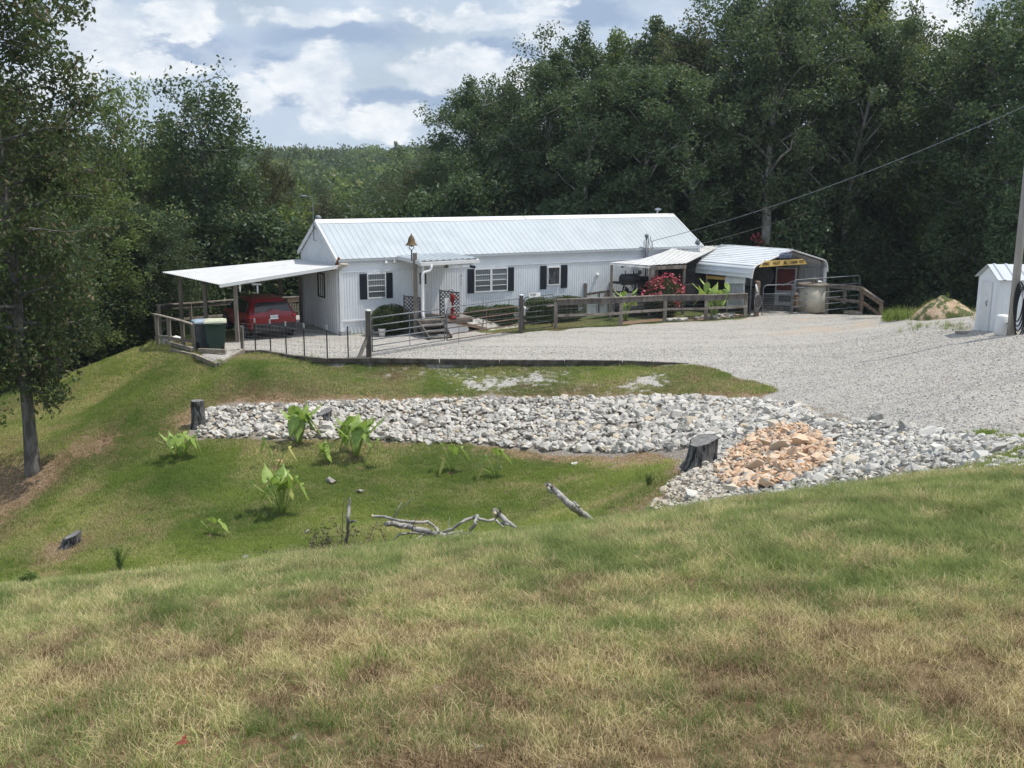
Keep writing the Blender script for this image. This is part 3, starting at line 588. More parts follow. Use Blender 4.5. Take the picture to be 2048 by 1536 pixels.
points_obj('weeds',W_[:,:3],ct,{'pick':('INT',r.integers(0,4,n_)),'rot':('FLOAT_VECTOR',np.stack([W_[:,0]*0,W_[:,0]*0,r.random(n_)*6.28],-1)),'scl':('FLOAT',W_[:,3]),'dry':('FLOAT',np.clip(r.normal(.2,.2,n_),0,1)),'tone':('FLOAT',r.random(n_)*.7)},'rough tufts of weeds and taller grass')
# ------------------------------------------------------------------ leaves and trees
def leaf_mat(name,a,b_,c,tr_=.3,frac=(.80,.95)):
    m,t,b,o=new_mat(name); rn=t.attr('rnd'); oi=t.node('ShaderNodeObjectInfo').outputs['Random']
    col=t.mix(rn,c4(a),c4(b_)); col=t.mix(t.math('MULTIPLY',t.ramp(rn,frac[0],frac[1]),.8),col,c4(c))
    hs_=t.node('ShaderNodeHueSaturation',inp={'Hue':t.math('ADD',.49,t.math('MULTIPLY',oi,.025)),'Value':t.math('ADD',.82,t.math('MULTIPLY',oi,.4)),'Color':col}); col=hs_.outputs[0]
    df=t.node('ShaderNodeBsdfPrincipled',inp={'Base Color':col,'Roughness':.5,'Specular IOR Level':.35}); tr=t.node('ShaderNodeBsdfTranslucent',inp={'Color':t.mix(.4,col,(.22,.30,.05,1))}); mx=t.node('ShaderNodeMixShader',inp={0:tr_}); t.l.new(df.outputs[0],mx.inputs[1]); t.l.new(tr.outputs[0],mx.inputs[2]); t.l.new(mx.outputs[0],o.inputs['Surface'])
    M[name]=m; return m
leaf_mat('oak_leaves',(.060,.100,.048),(.115,.168,.076),(.19,.20,.085))
leaf_mat('dark_leaves',(.044,.078,.036),(.082,.126,.054),(.14,.14,.06))
leaf_mat('light_leaves',(.13,.19,.055),(.20,.26,.08),(.25,.24,.09),.4)
leaf_mat('brown_leaves',(.060,.082,.034),(.115,.130,.052),(.17,.115,.065),.3,(.6,.85))
leaf_mat('hickory_leaves',(.050,.082,.030),(.105,.140,.050),(.16,.115,.06),.35,(.72,.92))
leaf_mat('bush_leaves',(.045,.075,.024),(.08,.115,.04),(.12,.11,.045))
leaf_mat('yellowish_leaves',(.14,.19,.05),(.20,.24,.07),(.27,.22,.08),.4)
def leaves(C,size,r,mat,droop=.0,flat=.5,name='crown',aspect=.55):
    """one small folded leaf-sized face at every centre"""
    n=len(C); a=r.random(n)*6.283; up=r.normal(size=(n,3))*.75+np.array([0,0,flat]); up/=np.linalg.norm(up,axis=1)[:,None]
    d_=np.stack([np.cos(a),np.sin(a),-droop-.3*r.random(n)],-1); d_-=up*(d_*up).sum(1)[:,None]; d_/=np.linalg.norm(d_,axis=1)[:,None]+1e-9; s_=np.cross(up,d_)
    L=(size*(.6+.8*r.random(n)))[:,None]; wv_=L*aspect
    V=np.stack([C-d_*L*.5,C+s_*wv_*.5+up*L*.08,C+d_*L*.5-up*L*.05,C-s_*wv_*.5+up*L*.08],1).reshape(-1,3)
    Fq=np.arange(4*n).reshape(n,4)
    return np_mesh(name,V,Fq,mat,False,{'rnd':('FACE',r.random(n))})
def tree_mesh(seed,h,rad,nl=16000,size=.22,leafm='oak_leaves',bark='bark',start=.28,prof=None,trunk=.22,limbs=26,clump=.75,droop=.45,lean=0.,fork=False,wander=.5,flat=.12,up_=.75,sparse_top=0.,fill=.6):
    r=np.random.default_rng(seed); mb=MB()
    prof=prof or (lambda u: (math.sin(math.pi*min(1,(u*.92+.10)))**.65))
    P=[]; ph=r.random()*6.28
    for i in range(11):
        u=i/10; P.append(np.array([lean*h*u+wander*math.sin(u*4+ph)*u*.5,wander*math.cos(u*3.3+ph)*u*.5,h*.97*u]))
    P=np.array(P); mb.tube(P,[trunk*(1.18 if i==0 else 1)*(1-.93*(i/10)**.9)+.01 for i in range(11)],9,False)
    tp=lambda z: np.array([np.interp(z,P[:,2],P[:,k]) for k in range(3)])
    tips=[]; gold=r.random()*6.28
    for i in range(limbs):
        u=start*.8+(.97-start*.8)*((i+.5)/limbs); a=gold+i*2.399+r.normal()*.3; z0=h*u*.93; 
        uu=min(1,(u-start*.8)/(1-start*.8)+.02); L=rad*prof(uu)*(.75+.4*r.random()); rise=L*(up_*(.5+uu)+r.normal()*.12)
        p0=tp(z0); pts=[p0]
        for k in range(1,6):
            s_=k/5; pts.append(p0+np.array([math.cos(a+.25*s_*math.sin(i)),math.sin(a+.25*s_*math.sin(i)),0])*L*s_+np.array([0,0,rise*s_**.8])+r.normal(size=3)*.06*L*s_*.6)
        r0=max(.02,trunk*.42*(1-u)+.02); mb.tube(pts,[r0*(1-.85*k/5) for k in range(6)],6,False); pts=np.array(pts)
        nc=max(3,int(L*2.1))
        for k in range(nc):
            s_=.30+.74*(k+r.random())/nc; q0=np.array([np.interp(s_*5,range(6),pts[:,j]) for j in range(3)]); off=r.normal(size=3)*np.array([1,1,.75])*.34*L*(.35+.4*s_); off[2]+=.15*L*.3; q1=q0+off; tips.append((q1,u))
            if r.random()<.6: mb.tube([q0,(q0+q1)/2+r.normal(size=3)*.05,q1],[.022,.014,.006],4,False)
    for _ in range(int(len(tips)*fill)):
        u=start+(1-start)*r.random(); a=r.random()*6.28; q1=tp(h*u*.95)+np.array([math.cos(a),math.sin(a),0])*rad*prof(min(1,max(0,(u-start)/(1-start))))*(.35+.65*r.random()**.5)+np.array([0,0,.6*r.normal()]); tips.append((q1,u))
    tips.append((P[-1],1)); tips.append((P[-1]+r.normal(size=3)*.4,1)); T_=np.array([a for a,_ in tips]); U_=np.array([a for _,a in tips])
    wgt=(.5+r.random(len(T_)))*(1-sparse_top*smooth(.6,1.,U_)); wgt/=wgt.sum(); ci=r.choice(len(T_),nl,p=wgt); cs=clump*(.6+.8*r.random(len(T_)))
    C=T_[ci]; off=r.normal(size=(nl,3)); off/=np.linalg.norm(off,axis=1)[:,None]; off*=(r.random((nl,1))**.45); off*=cs[ci][:,None]*np.array([1.,1.,1.05]); C=C+off
    cr=leaves(C,size,r,M[leafm],droop,flat)
    me=bpy.data.meshes.new('trunk'); me.from_pydata(mb.v,[],mb.f); me.polygons.foreach_set('use_smooth',[True]*len(mb.f)); me.materials.append(M[bark]); me.update()
    return me,cr
def put_tree(name,meshes,loc,rz,sc,label,group=None,cat='tree'):
    root=bpy.data.objects.new(name,None); COL.objects.link(root); root.location=Vector([float(a) for a in loc]); root.rotation_euler[2]=rz; root.scale=sc if hasattr(sc,'__len__') else (sc,)*3
    link('trunk',meshes[0],root); link('crown',meshes[1],root); return props(root,label,cat,group)
TM=[tree_mesh(101,16,3.8,34000,.175,'oak_leaves','bark',.22,trunk=.21,limbs=34,clump=.68),
    tree_mesh(102,16,3.4,29000,.175,'oak_leaves','bark_pale',.30,trunk=.24,limbs=32,clump=.62,lean=.03),
    tree_mesh(103,16,4.2,36000,.18,'dark_leaves','bark',.20,trunk=.23,limbs=36,clump=.75),
    tree_mesh(104,16,3.1,26000,.175,'oak_leaves','bark_pale',.34,trunk=.22,limbs=28,clump=.6,lean=-.03),
    tree_mesh(105,16,3.7,31000,.175,'brown_leaves','bark',.20,trunk=.19,limbs=32,clump=.66),
    tree_mesh(106,16,3.5,28000,.19,'light_leaves','bark',.18,trunk=.17,limbs=32,clump=.75)]
TS=[tree_mesh(120,6,2.4,9000,.22,'dark_leaves','bark',.02,trunk=.08,limbs=22,clump=.75,prof=lambda u:(1-u*.75)),
    tree_mesh(121,6,2.2,8000,.22,'oak_leaves','bark',.02,trunk=.07,limbs=20,clump=.7,prof=lambda u:(1-u*.7)),
    tree_mesh(122,6,1.9,7000,.2,'yellowish_leaves','bark',.05,trunk=.06,limbs=20,clump=.55,prof=lambda u:(1-u*.8))]
def place_by_px(px,pytop,Y,k,label,group,rz=0.,wid=None,name='oak_tree',tm=TM,hm=16.):
    x=atY(px,430,Y)[0]; z=Gz(x,Y); top=atY(px,pytop,Y)[2]; hh=top-z; s_=hh/hm; sx=s_ if wid is None else wid
    return put_tree(name,tm[k],(x,Y,z-.15),rz,(sx,sx,s_),label,group)
GR='trees of the wood behind the house'
def near(px):
    for lim,nm in ((120,'at the left edge of the photo'),(330,'left of the carport'),(600,'behind the carport'),(860,'behind the left half of the white roof'),(1100,'behind the middle of the white roof'),(1380,'behind the right end of the white roof'),(1640,'behind the metal carport'),(1800,'behind the ramp railing'),(1940,'behind the dirt pile')):
        if px<lim: return nm
    return 'behind the white shed'
rows=[ # px, top, depth, kind, rotation, width, label
 (930,150,60,1,.3,.95,'leafy oak at the left end of the right-hand wood, open against the sky'),
 (1010,150,62,0,1.9,.9,'rounded second oak from the left end of the right-hand wood'),
 (1095,90,58,3,2.2,.95,'tall narrow oak above the middle of the white roof'),
 (1165,45,61,1,4.0,1.05,'oak peaking just left of the tallest group of the wood'),
 (1235,60,64,5,5.1,1.05,'oak with pale limbs behind the right half of the white roof'),
 (1310,25,62,3,.6,1.1,'oak right of the pale-limbed one, crown tip just under the picture edge'),
 (1385,40,60,4,3.3,1.0,'olive-brown oak behind the plumbing vent at the right end of the roof'),
 (1450,-40,58,0,2.7,1.1,'big oak running off the top edge behind the crape myrtle'),
 (1545,-60,55,1,5.5,1.15,'tallest oak, thick pale trunk rising behind the metal carport'),
 (1640,-40,59,2,1.1,1.1,'dark oak behind the right edge of the metal carport'),
 (1730,-30,57,5,3.9,1.1,'oak with a dense grey-green crown above the ramp railing'),
 (1795,20,60,4,4.4,.95,'oak just left of the gap of sky near the top right'),
 (1880,60,57,5,.2,.9,'yellow-green tree right of the gap of sky above the shed'),
 (1955,10,54,1,2.0,1.0,'oak above the shed, its crown off the top edge'),
 (2040,-70,50,2,3.0,1.1,'dark oak at the right edge behind the utility pole'),
 (2110,-30,47,0,1.0,1.0,'oak cut by the right edge beyond the utility pole')]
for px,pt,Y,k,rz,wd,lb in rows:
    if 1400<px<1800: Y+=3
    place_by_px(px,pt,Y,k,lb,GR,rz,wd)
r=np.random.default_rng(5)
TP_=tree_mesh(108,15,3.0,18000,.19,'oak_leaves','bark_pale',.44,trunk=.33,limbs=24,clump=.62,fill=.3,wander=.9,up_=.9)
TP2=tree_mesh(109,14,2.6,15000,.19,'oak_leaves','bark_pale',.46,trunk=.23,limbs=20,clump=.6,fill=.2,wander=1.1,lean=.05,up_=1.)
for px,pt,Y,tm_,rz,wd,hm,lb in ((1166,150,54.5,TP2,.4,1.0,14.,'pale-trunked tree showing a bare forked stem over the middle of the white roof'),(1390,120,54.5,TP2,2.4,1.05,14.,'tree with a crooked pale bare stem above the plumbing vent'),(1540,-20,55.5,TP_,1.5,1.1,15.,'big tree with a thick pale bare trunk behind the crape myrtle'),(1285,130,55.,TP2,4.2,1.05,14.,'tree with slim pale limbs spreading above the right half of the roof'),(1690,40,56.5,TP2,5.6,1.1,14.,'tree with a leaning pale stem right of the metal carport'),(1900,90,56.,TP2,3.,1.,14.,'tree with a bent pale stem behind the dirt pile')):
    x=atY(px,430,Y)[0]; z=Gz(x,Y); put_tree('oak_tree',tm_,(x,Y,z-.15),rz,(wd,wd,(atY(px,pt,Y)[2]-z)/hm),lb,GR)
# second rank behind
for i,px in enumerate([900,1010,2100]):
    place_by_px(px+r.normal()*15,120+110*r.random()-110*smooth(1200,1600,px)+90*(px<1000),70+6*r.random(),int(r.integers(0,5)),'back-rank tree seen between nearer crowns '+near(px),'back rank of the wood',r.random()*6,1.05)
# lower trees and brush along the edge of the wood
for i,px in enumerate(list(range(800,2150,62))):
    if min(abs(px-q_) for q_ in (1166,1390,1540))<26: continue
    Y=53.5+3.5*r.random()+(-3*smooth(1700,2000,px)); x=atY(px,430,Y)[0]; z=Gz(x,Y); hh=3.8+3.0*r.random()
    if px<1000: hh+=.5
    put_tree('understory_tree',TS[int(r.integers(0,2))],(x,Y,z-.4),r.random()*6,(1.0,1.0,hh/6),'low dark bushy tree '+near(px),'understory trees along the wood edge')
for i,px in enumerate(range(1080,2150,120)):
    Y=57+3*r.random(); x=atY(px,430,Y)[0]; z=Gz(x,Y)
    put_tree('understory_tree',TS[int(r.integers(0,2))],(x,Y,z-.4),r.random()*6,(1.3,1.3,1.35+.4*r.random()),'low dark bushy tree '+near(px),'understory trees along the wood edge')
# left side
TL=tree_mesh(140,17.5,3.0,31000,.16,'hickory_leaves','bark',.20,trunk=.195,limbs=54,clump=.62,droop=.7,wander=.5,lean=-.012,up_=.18,flat=.2,fill=.25,prof=lambda u:(.42 if u<.15 else .62 if u<.32 else 1.05-.35*u))
p_=hit(66,946,20); put_tree('hickory_tree',TL,(p_[0],p_[1],p_[2]-.1),2.2,1.0,'tall nearest tree on the left, drooping brown-tinged leaves, bare grey trunk','trees on the left')
TL2=tree_mesh(141,13,3.2,9000,.2,'light_leaves','bark',.12,trunk=.15,limbs=30,clump=.6,droop=.5,up_=.3)
put_tree('leafy_tree',TL2,onG(-17.9,31.5,-.2),1.,(.9,.9,.8),'leafy tree at the left edge with pale green hanging sprays','trees on the left')
TD=tree_mesh(142,13,3.3,30000,.19,'dark_leaves','bark',.06,trunk=.16,limbs=40,clump=.65,up_=.75,prof=lambda u:(1-.5*u),sparse_top=.6)
TT=tree_mesh(143,13,3.6,17000,.19,'light_leaves','bark',.10,trunk=.12,limbs=34,clump=.6,up_=.8,prof=lambda u:(1-.6*u),sparse_top=.5)
left=[(250,172,50,TT,'light green thin-crowned tree on the left showing sky through its top',.9,13.),(420,165,52,TD,'dark dense tree behind the carport with bare twigs standing out of its top',1.15,13.),
 (345,250,55,TM[4],'olive tree between the light green and the dark dense tree',.7,16.),(130,230,50,TM[2],'dark tree behind the tall hickory, upper one',.9,16.),(15,120,47,TM[4],'brownish tree filling the left edge behind the hickory',1.,16.),
 (175,320,44,TM[5],'pale green tree low behind the hickory foliage',.75,16.),(530,300,58,TM[4],'olive-green rounded tree right of the dark dense tree',.62,16.),(575,420,56,TS[2],'small yellow-green tree behind the gable end of the house',1.0,6.),
 (480,330,60,TM[0],'dull green tree showing between the dark tree and the olive one',.7,16.),(90,420,41,TM[2],'dark low tree on the slope behind the hickory trunk',.55,16.),(290,400,46,TM[2],'dark tree directly left of the carport roof',.6,16.)]
for px,pt,Y,tm,lb,wd,hm in left:
    x=atY(px,430,Y)[0]; z=Gz(x,Y); top=atY(px,pt,Y)[2]; put_tree('broadleaf_tree',tm,(x,Y,z-.2),px*.7,(wd,wd,(top-z)/hm),lb,'trees on the left')
for i,px in enumerate(list(range(-60,640,48))):
    Y=46+4*r.random()+ (3 if px>350 else 0)-4*smooth(200,0,px); x=atY(px,430,Y)[0]; z=Gz(x,Y); hh=5.5+2.5*r.random()-(1.2 if px>520 else 0)
    put_tree('understory_tree',TS[int(r.integers(0,2))],(x,Y,z-.5),r.random()*6,(1.15,1.15,hh/6),'low bushy shade tree '+near(px),'understory trees on the left')
# middle distance trees between the two woods, each top seen over the house
for i,(px,pt,Y,k) in enumerate([(560,395,78,0),(610,372,92,5),(640,350,110,1),(690,380,84,5),(740,365,100,2),(790,375,76,4),(840,340,74,2),(860,300,70,4),(700,345,125,0),(600,345,130,2),(770,340,120,1),(820,330,105,3),(545,340,100,4),(650,385,75,4)]):
    x=atY(px,430,Y)[0]; z=Gz(x,Y); top=atY(px,pt,Y)[2]; s_=(top-z)/16
    put_tree('valley_tree',TM[k],(x,Y,z-.3),i*1.3,(max(.8,s_*.95),)*2+(s_,),'broad valley tree seen over the roof, '+('under the left gable end' if px<640 else 'left of the roof middle' if px<760 else 'where the right wood begins'),'valley trees beyond the house')
# far wooded ridge as one mass
fm=[tree_mesh(150+i,13,4.4,2600,.75,['oak_leaves','dark_leaves','light_leaves'][i%3],'bark',.1,trunk=.2,limbs=12,clump=1.5)[1] for i in range(3)]
pine=tree_mesh(160,15,2.2,1600,.6,'dark_leaves','bark',.25,trunk=.2,limbs=12,clump=.9,prof=lambda u:1-u*.9)[1]
cfar=proto_coll('far_crown',fm+[pine])
N_=5200; y=118+260*r.random(N_); x=(r.random(N_)-.5)*1.5*y; k=(x/y<.5)|(r.random(N_)<.5); x,y=x[k],y[k]; z=G(x,y)-.5; n_=len(x)
points_obj('far_wood',np.stack([x,y,z],-1),cfar,{'pick':('INT',np.where(r.random(n_)<.06,3,r.integers(0,3,n_))),'rot':('FLOAT_VECTOR',np.stack([x*0,x*0,r.random(n_)*6.28],-1)),'scl':('FLOAT',.85+.4*r.random(n_))},'wooded ridge in the distance')
fn=[tree_mesh(170+i,11,3.6,9000,.30,['oak_leaves','dark_leaves','light_leaves'][i%3],'bark',.1,trunk=.2,limbs=18,clump=1.1)[1] for i in range(3)]
cnear=proto_coll('near_crown',fn)
x=np.r_[r.uniform(-70,-24,400),r.uniform(-45,90,1100)]; y=np.r_[r.uniform(70,112,400),r.uniform(74,124,1100)]; z=G(x,y)-.8; n_=len(x)
points_obj('valley_wood',np.stack([x,y,z],-1),cnear,{'pick':('INT',r.choice([0,0,1,1,2],n_)),'rot':('FLOAT_VECTOR',np.stack([x*0,x*0,r.random(n_)*6.28],-1)),'scl':('FLOAT',.8+.35*r.random(n_))},'wood filling the valley behind the house')
# ------------------------------------------------------------------ ribbed sheet helper
def ribbed(mb,o,al,L,bot,top,out,period,depth,duty=.25,slope=.12):
    """vertical-ribbed skin: starts at o, runs L along al, ribs stand out by depth; bot(s)/top(s) give heights"""
    o=np.array(o,float); al=np.array(al,float); out=np.array(out,float); S_=[0.]; D_=[0.]; x=period*.5
    while x<L:
        for ds,dd in ((0,0),(period*slope,depth),(period*(slope+duty),depth),(period*(2*slope+duty),0)):
            if x+ds<L: S_.append(x+ds); D_.append(dd)
        x+=period
    S_.append(L); D_.append(0.); vs=[]
    for s_,d_ in zip(S_,D_):
        q=o+al*s_+out*d_; vs+= [q+UP*bot(s_),q+UP*top(s_)]
    mb.add(vs,[(2*i,2*i+2,2*i+3,2*i+1) for i in range(len(S_)-1)])
def ribquad(mb,A,B,C,D,n,depth,duty=.22,thick=.02,slope=.1):
    """sheet A-B-C-D; ribs run from edge AD... to BC (A->B direction), spaced from A to D"""
    A,B,C,D=[np.array(p,float) for p in (A,B,C,D)]; nn=np.cross(B-A,D-A); nn/=np.linalg.norm(nn); nn=nn if nn[2]>0 else -nn
    U_=[0.];H_=[0.]
    for i in range(n):
        for ds,dd in ((.4,0),(.4+slope,depth),(.4+slope+duty,depth),(.4+2*slope+duty,0)): U_.append((i+ds)/n); H_.append(dd)
    U_.append(1.);H_.append(0.); top=[];bot=[]
    for u,h_ in zip(U_,H_):
        for P,Q_ in ((A,D),(B,C)):
            q=P*(1-u)+Q_*u; top.append(q+nn*(h_+thick)); bot.append(q+nn*h_*.98)
    k=len(U_); fs=[(2*i,2*i+1,2*i+3,2*i+2) for i in range(k-1)]; b0=2*k
    fs+=[tuple(b0+j for j in reversed(f)) for f in fs[:k-1]]
    for e in (0,1): fs+=[(2*i+e,2*i+2+e,b0+2*i+2+e,b0+2*i+e) for i in range(k-1)]
    fs+=[(0,1,b0+1,b0),(2*k-2,2*k-1,b0+2*k-1,b0+2*k-2)]
    mb.add(top+bot,fs)
NO=-HN   # outward normal of the front wall
# ------------------------------------------------------------------ the house
house=thing('mobile_home','long white mobile home with a white metal gable roof and black shutters','house',HO)
mb=MB(); ribbed(mb,HW(0,0,0),HU,HLEN,lambda s:.56,lambda s:2.47,NO,.115,.014,.55,.1); mb.build('front_siding',M['white_siding'],house)
mb=MB(); ribbed(mb,HW(0,.02,0),HU,HLEN,lambda s:.0,lambda s:.50,NO,.16,.02,.3); mb.build('skirting',M['white_siding'],house)
mb=MB(); mb.box(HW(HLEN/2,-.012,.53),(HLEN,.05,.06),HU,HN); mb.build('belt_trim',M['white_trim'],house)
mb=MB(); mb.box(HW(HLEN/2,.04,2.72),(HLEN,.06,.5),HU,HN); mb.box(HW(HLEN/2,-.012,2.475),(HLEN,.06,.03),HU,HN); mb.box(HW(HLEN/2,-.01,2.78),(HLEN,.05,.025),HU,HN); mb.build('upper_wall_band',M['white_siding'],house)
for s_,t_ in ((.03,.0),(HLEN-.03,0)):
    mb=MB(); mb.box(HW(s_,t_,1.5),(.12,.07,2.98),HU,HN); mb.build('corner_trim',M['white_trim'],house)
def roofz(t_): return HE+(HR-HE)*(1-abs(t_-HWID/2)/(HWID/2))
mb=MB(); ribbed(mb,HW(-.0,0.05,0),HN,HWID-.1,lambda q:0.,lambda q:roofz(q+.05)-.05,-HU,.24,.075,.30); mb.build('gable_siding',M['white_siding'],house)
mb=MB(); ribbed(mb,HW(HLEN,0.05,0),HN,HWID-.1,lambda q:0.,lambda q:roofz(q+.05)-.05,HU,.20,.03,.3); mb.build('gable_siding',M['white_siding'],house)
mb=MB(); ribbed(mb,HW(0,HWID,0),HU,HLEN,lambda s:0.,lambda s:2.97,HN,.20,.03,.3); mb.build('back_siding',M['white_siding'],house)
sl_=(HR-HE)/(HWID/2); ov=.10
def RP(s,t_,dz=0.): return HW(s,t_,HE+sl_*(t_ if t_<=HWID/2 else HWID-t_)+dz)
roof=None
mb=MB(); ribquad(mb,RP(-.12,-ov,.03),RP(-.12,HWID/2,.03),RP(HLEN+.12,HWID/2,.03),RP(HLEN+.12,-ov,.03),70,.014); roof=mb.build('roof',M['white_roof'],house)
mb=MB(); ribquad(mb,RP(-.12,HWID+ov,.03),RP(-.12,HWID/2,.03),RP(HLEN+.12,HWID/2,.03),RP(HLEN+.12,HWID+ov,.03),70,.022); mb.build('back_roof_slope',M['white_roof'],house)
mb=MB()
for s0,s1 in ((-.14,9.62),(9.66,HLEN+.14)):
    for sg in (0,1):
        ta,tb=(HWID/2-.22,HWID/2) if sg==0 else (HWID/2+.22,HWID/2)
        mb.hexa([RP(s0,ta,.06),RP(s1,ta,.06),RP(s1,tb,.075),RP(s0,tb,.075),RP(s0,ta,.085),RP(s1,ta,.085),RP(s1,tb,.10),RP(s0,tb,.10)])
ORG[roof.name]=ORG[house.name]; mb.build('ridge_cap',M['white_trim'],roof)
for s_ in (-.14,HLEN+.14):
    for t0,t1 in ((-ov,HWID/2),(HWID+ov,HWID/2)):
        mb=MB(); mb.beam(RP(s_,t0,-.01),RP(s_,t1,-.01),.05,.15); mb.build('rake_trim',M['white_trim'],roof)
mb=MB(); mb.box(HW(HLEN/2,-ov+.02,HE-.06),(HLEN+.2,.03,.10),HU,HN); mb.build('eave_fascia',M['white_trim'],roof)
def cut_window(s0,s1,z0,z1,lights,label=None,rows_=4,frame=M['white_trim'],curt=True):
    g=MB(); g.box(HW((s0+s1)/2,-.03,(z0+z1)/2),(s1-s0,.02,z1-z0),HU,HN); wobj=MB()
    fw=.045
    for a,b_,c_,d_ in ((s0-fw,s1+fw,z0-fw,z0),(s0-fw,s1+fw,z1,z1+fw),(s0-fw,s0,z0,z1),(s1,s1+fw,z0,z1)): wobj.box(HW((a+b_)/2,-.04,(c_+d_)/2),(b_-a,.06,d_-c_),HU,HN)
    w_=wobj.build('window',frame,house,**({'label':label} if label else {}))
    g.build('pane',M['glass_dark'] if not curt else M['curtain_glass'],w_)
    mm=MB()
    for k in range(1,lights): x=s0+(s1-s0)*k/lights; mm.box(HW(x,-.045,(z0+z1)/2),(.10,.04,z1-z0),HU,HN)
    for k in range(1,rows_): z=z0+(z1-z0)*k/rows_; mm.box(HW((s0+s1)/2,-.043,z),(s1-s0,.02,.028),HU,HN)
    if rows_>1 or lights>1: mm.build('muntin',frame,w_)
    return w_
# glass with a pale curtain behind
m,t,b,o=new_mat('curtained_glass'); v=t.obj(); sx_=t.node('ShaderNodeSeparateXYZ'); t.l.new(v,sx_.inputs[0]); cs=t.math('ADD',t.math('MULTIPLY',sx_.outputs[0],HU[0]),t.math('MULTIPLY',sx_.outputs[1],HU[1]))
wv=t.math('ADD',t.math('MULTIPLY',t.math('SINE',t.math('MULTIPLY',cs,62.)),.5),.5); col=t.mix(wv,(.12,.14,.15,1),(.23,.25,.27,1)); lowz=t.ramp(sx_.outputs[2],1.7,1.9); col=t.mix(t.math('SUBTRACT',1.,lowz),col,t.mix(.6,col,(.03,.04,.045,1)))  # curtain fold shading put into the pane colour as bands; darker lower down
t.l.new(col,b.inputs['Base Color']); b.inputs['Roughness'].default_value=.12; b.inputs['Specular IOR Level'].default_value=.6; M['curtain_glass']=m
def shutters(pairs):
    for a,b_,z0,z1 in pairs:
        mb=MB(); mb.box(HW((a+b_)/2,-.033,(z0+z1)/2),(b_-a,.03,z1-z0),HU,HN)
        for k in range(14): z=z0+.06+(z1-z0-.12)*k/13; mb.box(HW((a+b_)/2,-.052,z),(b_-a-.07,.012,.026),HU,HN)
        mb.build('shutter',M['shutter'],house)
W1=(onwall(735,547)[0],onwall(768.5,547)[0]); W2=(onwall(949.5,537)[0],onwall(1012.5,537)[0]); W3=(onwall(1095.5,533)[0],onwall(1117.5,533)[0])
cut_window(W1[0],W1[1],1.42,2.34,1,'single window with dark upper panes left of the porch'); cut_window(W2[0],W2[1],1.42,2.33,2,'wide double window between two shutters',4); 
w3=cut_window(W3[0],W3[1],1.55,2.27,1,'small window with a frosted leaf pane',1,M['white'],False)
shutters([(onwall(718.6,547)[0],onwall(733.3,547)[0],1.36,2.37),(onwall(770.3,547)[0],onwall(784,547)[0],1.36,2.37),(onwall(934.4,539)[0],onwall(946.8,539)[0],1.36,2.37),(onwall(1014.6,539)[0],onwall(1027,536)[0],1.36,2.37),(onwall(1080,533)[0],onwall(1092.3,533)[0],1.36,2.37),(onwall(1121.6,533)[0],onwall(1134,531)[0],1.36,2.37)])
# frosted reed pattern on the third window
mb=MB(); rr_=np.random.default_rng(4)
for k in range(16):
    sA=W3[0]+(W3[1]-W3[0])*rr_.random(); sB=min(W3[1]-.02,max(W3[0]+.02,sA+rr_.normal()*.2)); mb.beam(HW(sA,-.046,1.57),HW(sB,-.046,1.6+.62*rr_.random()),.012,.006,HN)
mb.build('etched_reeds',M['galv'],w3)
# gable end window under the carport
def endbox(mb_,t0,t1,z0,z1,dx,th): mb_.box(HW(-dx,(t0+t1)/2,(z0+z1)/2),(th,t1-t0,z1-z0),HU,HN)
mb=MB(); 
for a,b_,c_,d_ in ((1.55,2.35,1.30,1.35),(1.55,2.35,2.25,2.30),(1.55,1.6,1.35,2.25),(2.3,2.35,1.35,2.25)): endbox(mb,a,b_,c_,d_,.05,.06)
gw=mb.build('window',M['dark_inside'],house,label='barred window in the gable end under the carport'); mb=MB(); endbox(mb,1.6,2.3,1.35,2.25,.04,.02); mb.build('pane',M['glass_dark'],gw)
mb=MB()
for k in range(1,4): endbox(mb,1.6+.7*k/4-.008,1.6+.7*k/4+.008,1.35,2.25,.06,.012)
for k in range(1,5): endbox(mb,1.6,2.3,1.35+.9*k/5-.008,1.35+.9*k/5+.008,.062,.012)
mb.build('muntin',M['galv'],gw)
# door in the shade of the porch
ds=onwall(831,545)[0]
mb=MB(); mb.box(HW(ds+.25,-.03,1.56),(.86,.05,1.9),HU,HN); dr_=mb.build('door',M['white'],house); mb=MB(); mb.box(HW(ds+.30,-.062,2.08),(.30,.012,.46),HU,HN); mb.build('door_glass',M['glass_dark'],dr_); mb=MB(); mb.tube([HW(ds-.1,-.06,1.5),HW(ds-.1,-.11,1.5)],.03,8); mb.build('handle',M['brass'],dr_)
# small things on the wall
def wall_light(px,py,sz=.07):
    s_,z_=onwall(px,py); mb=MB(); mb.lathe(HW(s_,-.08,z_-.05),[(sz*1.3,0),(sz*1.1,.05),(sz*.5,.11),(.02,.13)],12); mb.build('wall_lamp',M['white'],house)
wall_light(1193,549); wall_light(770,524.5,.06); wall_light(787,523,.04)
mb=MB(); s_,z_=onwall(686,531); mb.tube([HW(s_-.15,-.02,z_),HW(s_-.1,-.15,z_+.02),HW(s_+.1,-.26,z_+.05)],[.10,.09,.05],10); mb.tube([HW(s_-.1,-.03,z_-.02),HW(s_-.22,-.2,z_-.08)],[.06,.09],10); mb.build('flood_lamp',M['beige'],house)
mb=MB(); mb.tube([HW(-.12,-.02,2.75),HW(-.1,-.06,2.95),HW(-.02,-.08,3.05)],.06,6); mb.build('rust_streaked_joint',M['rust'],house)
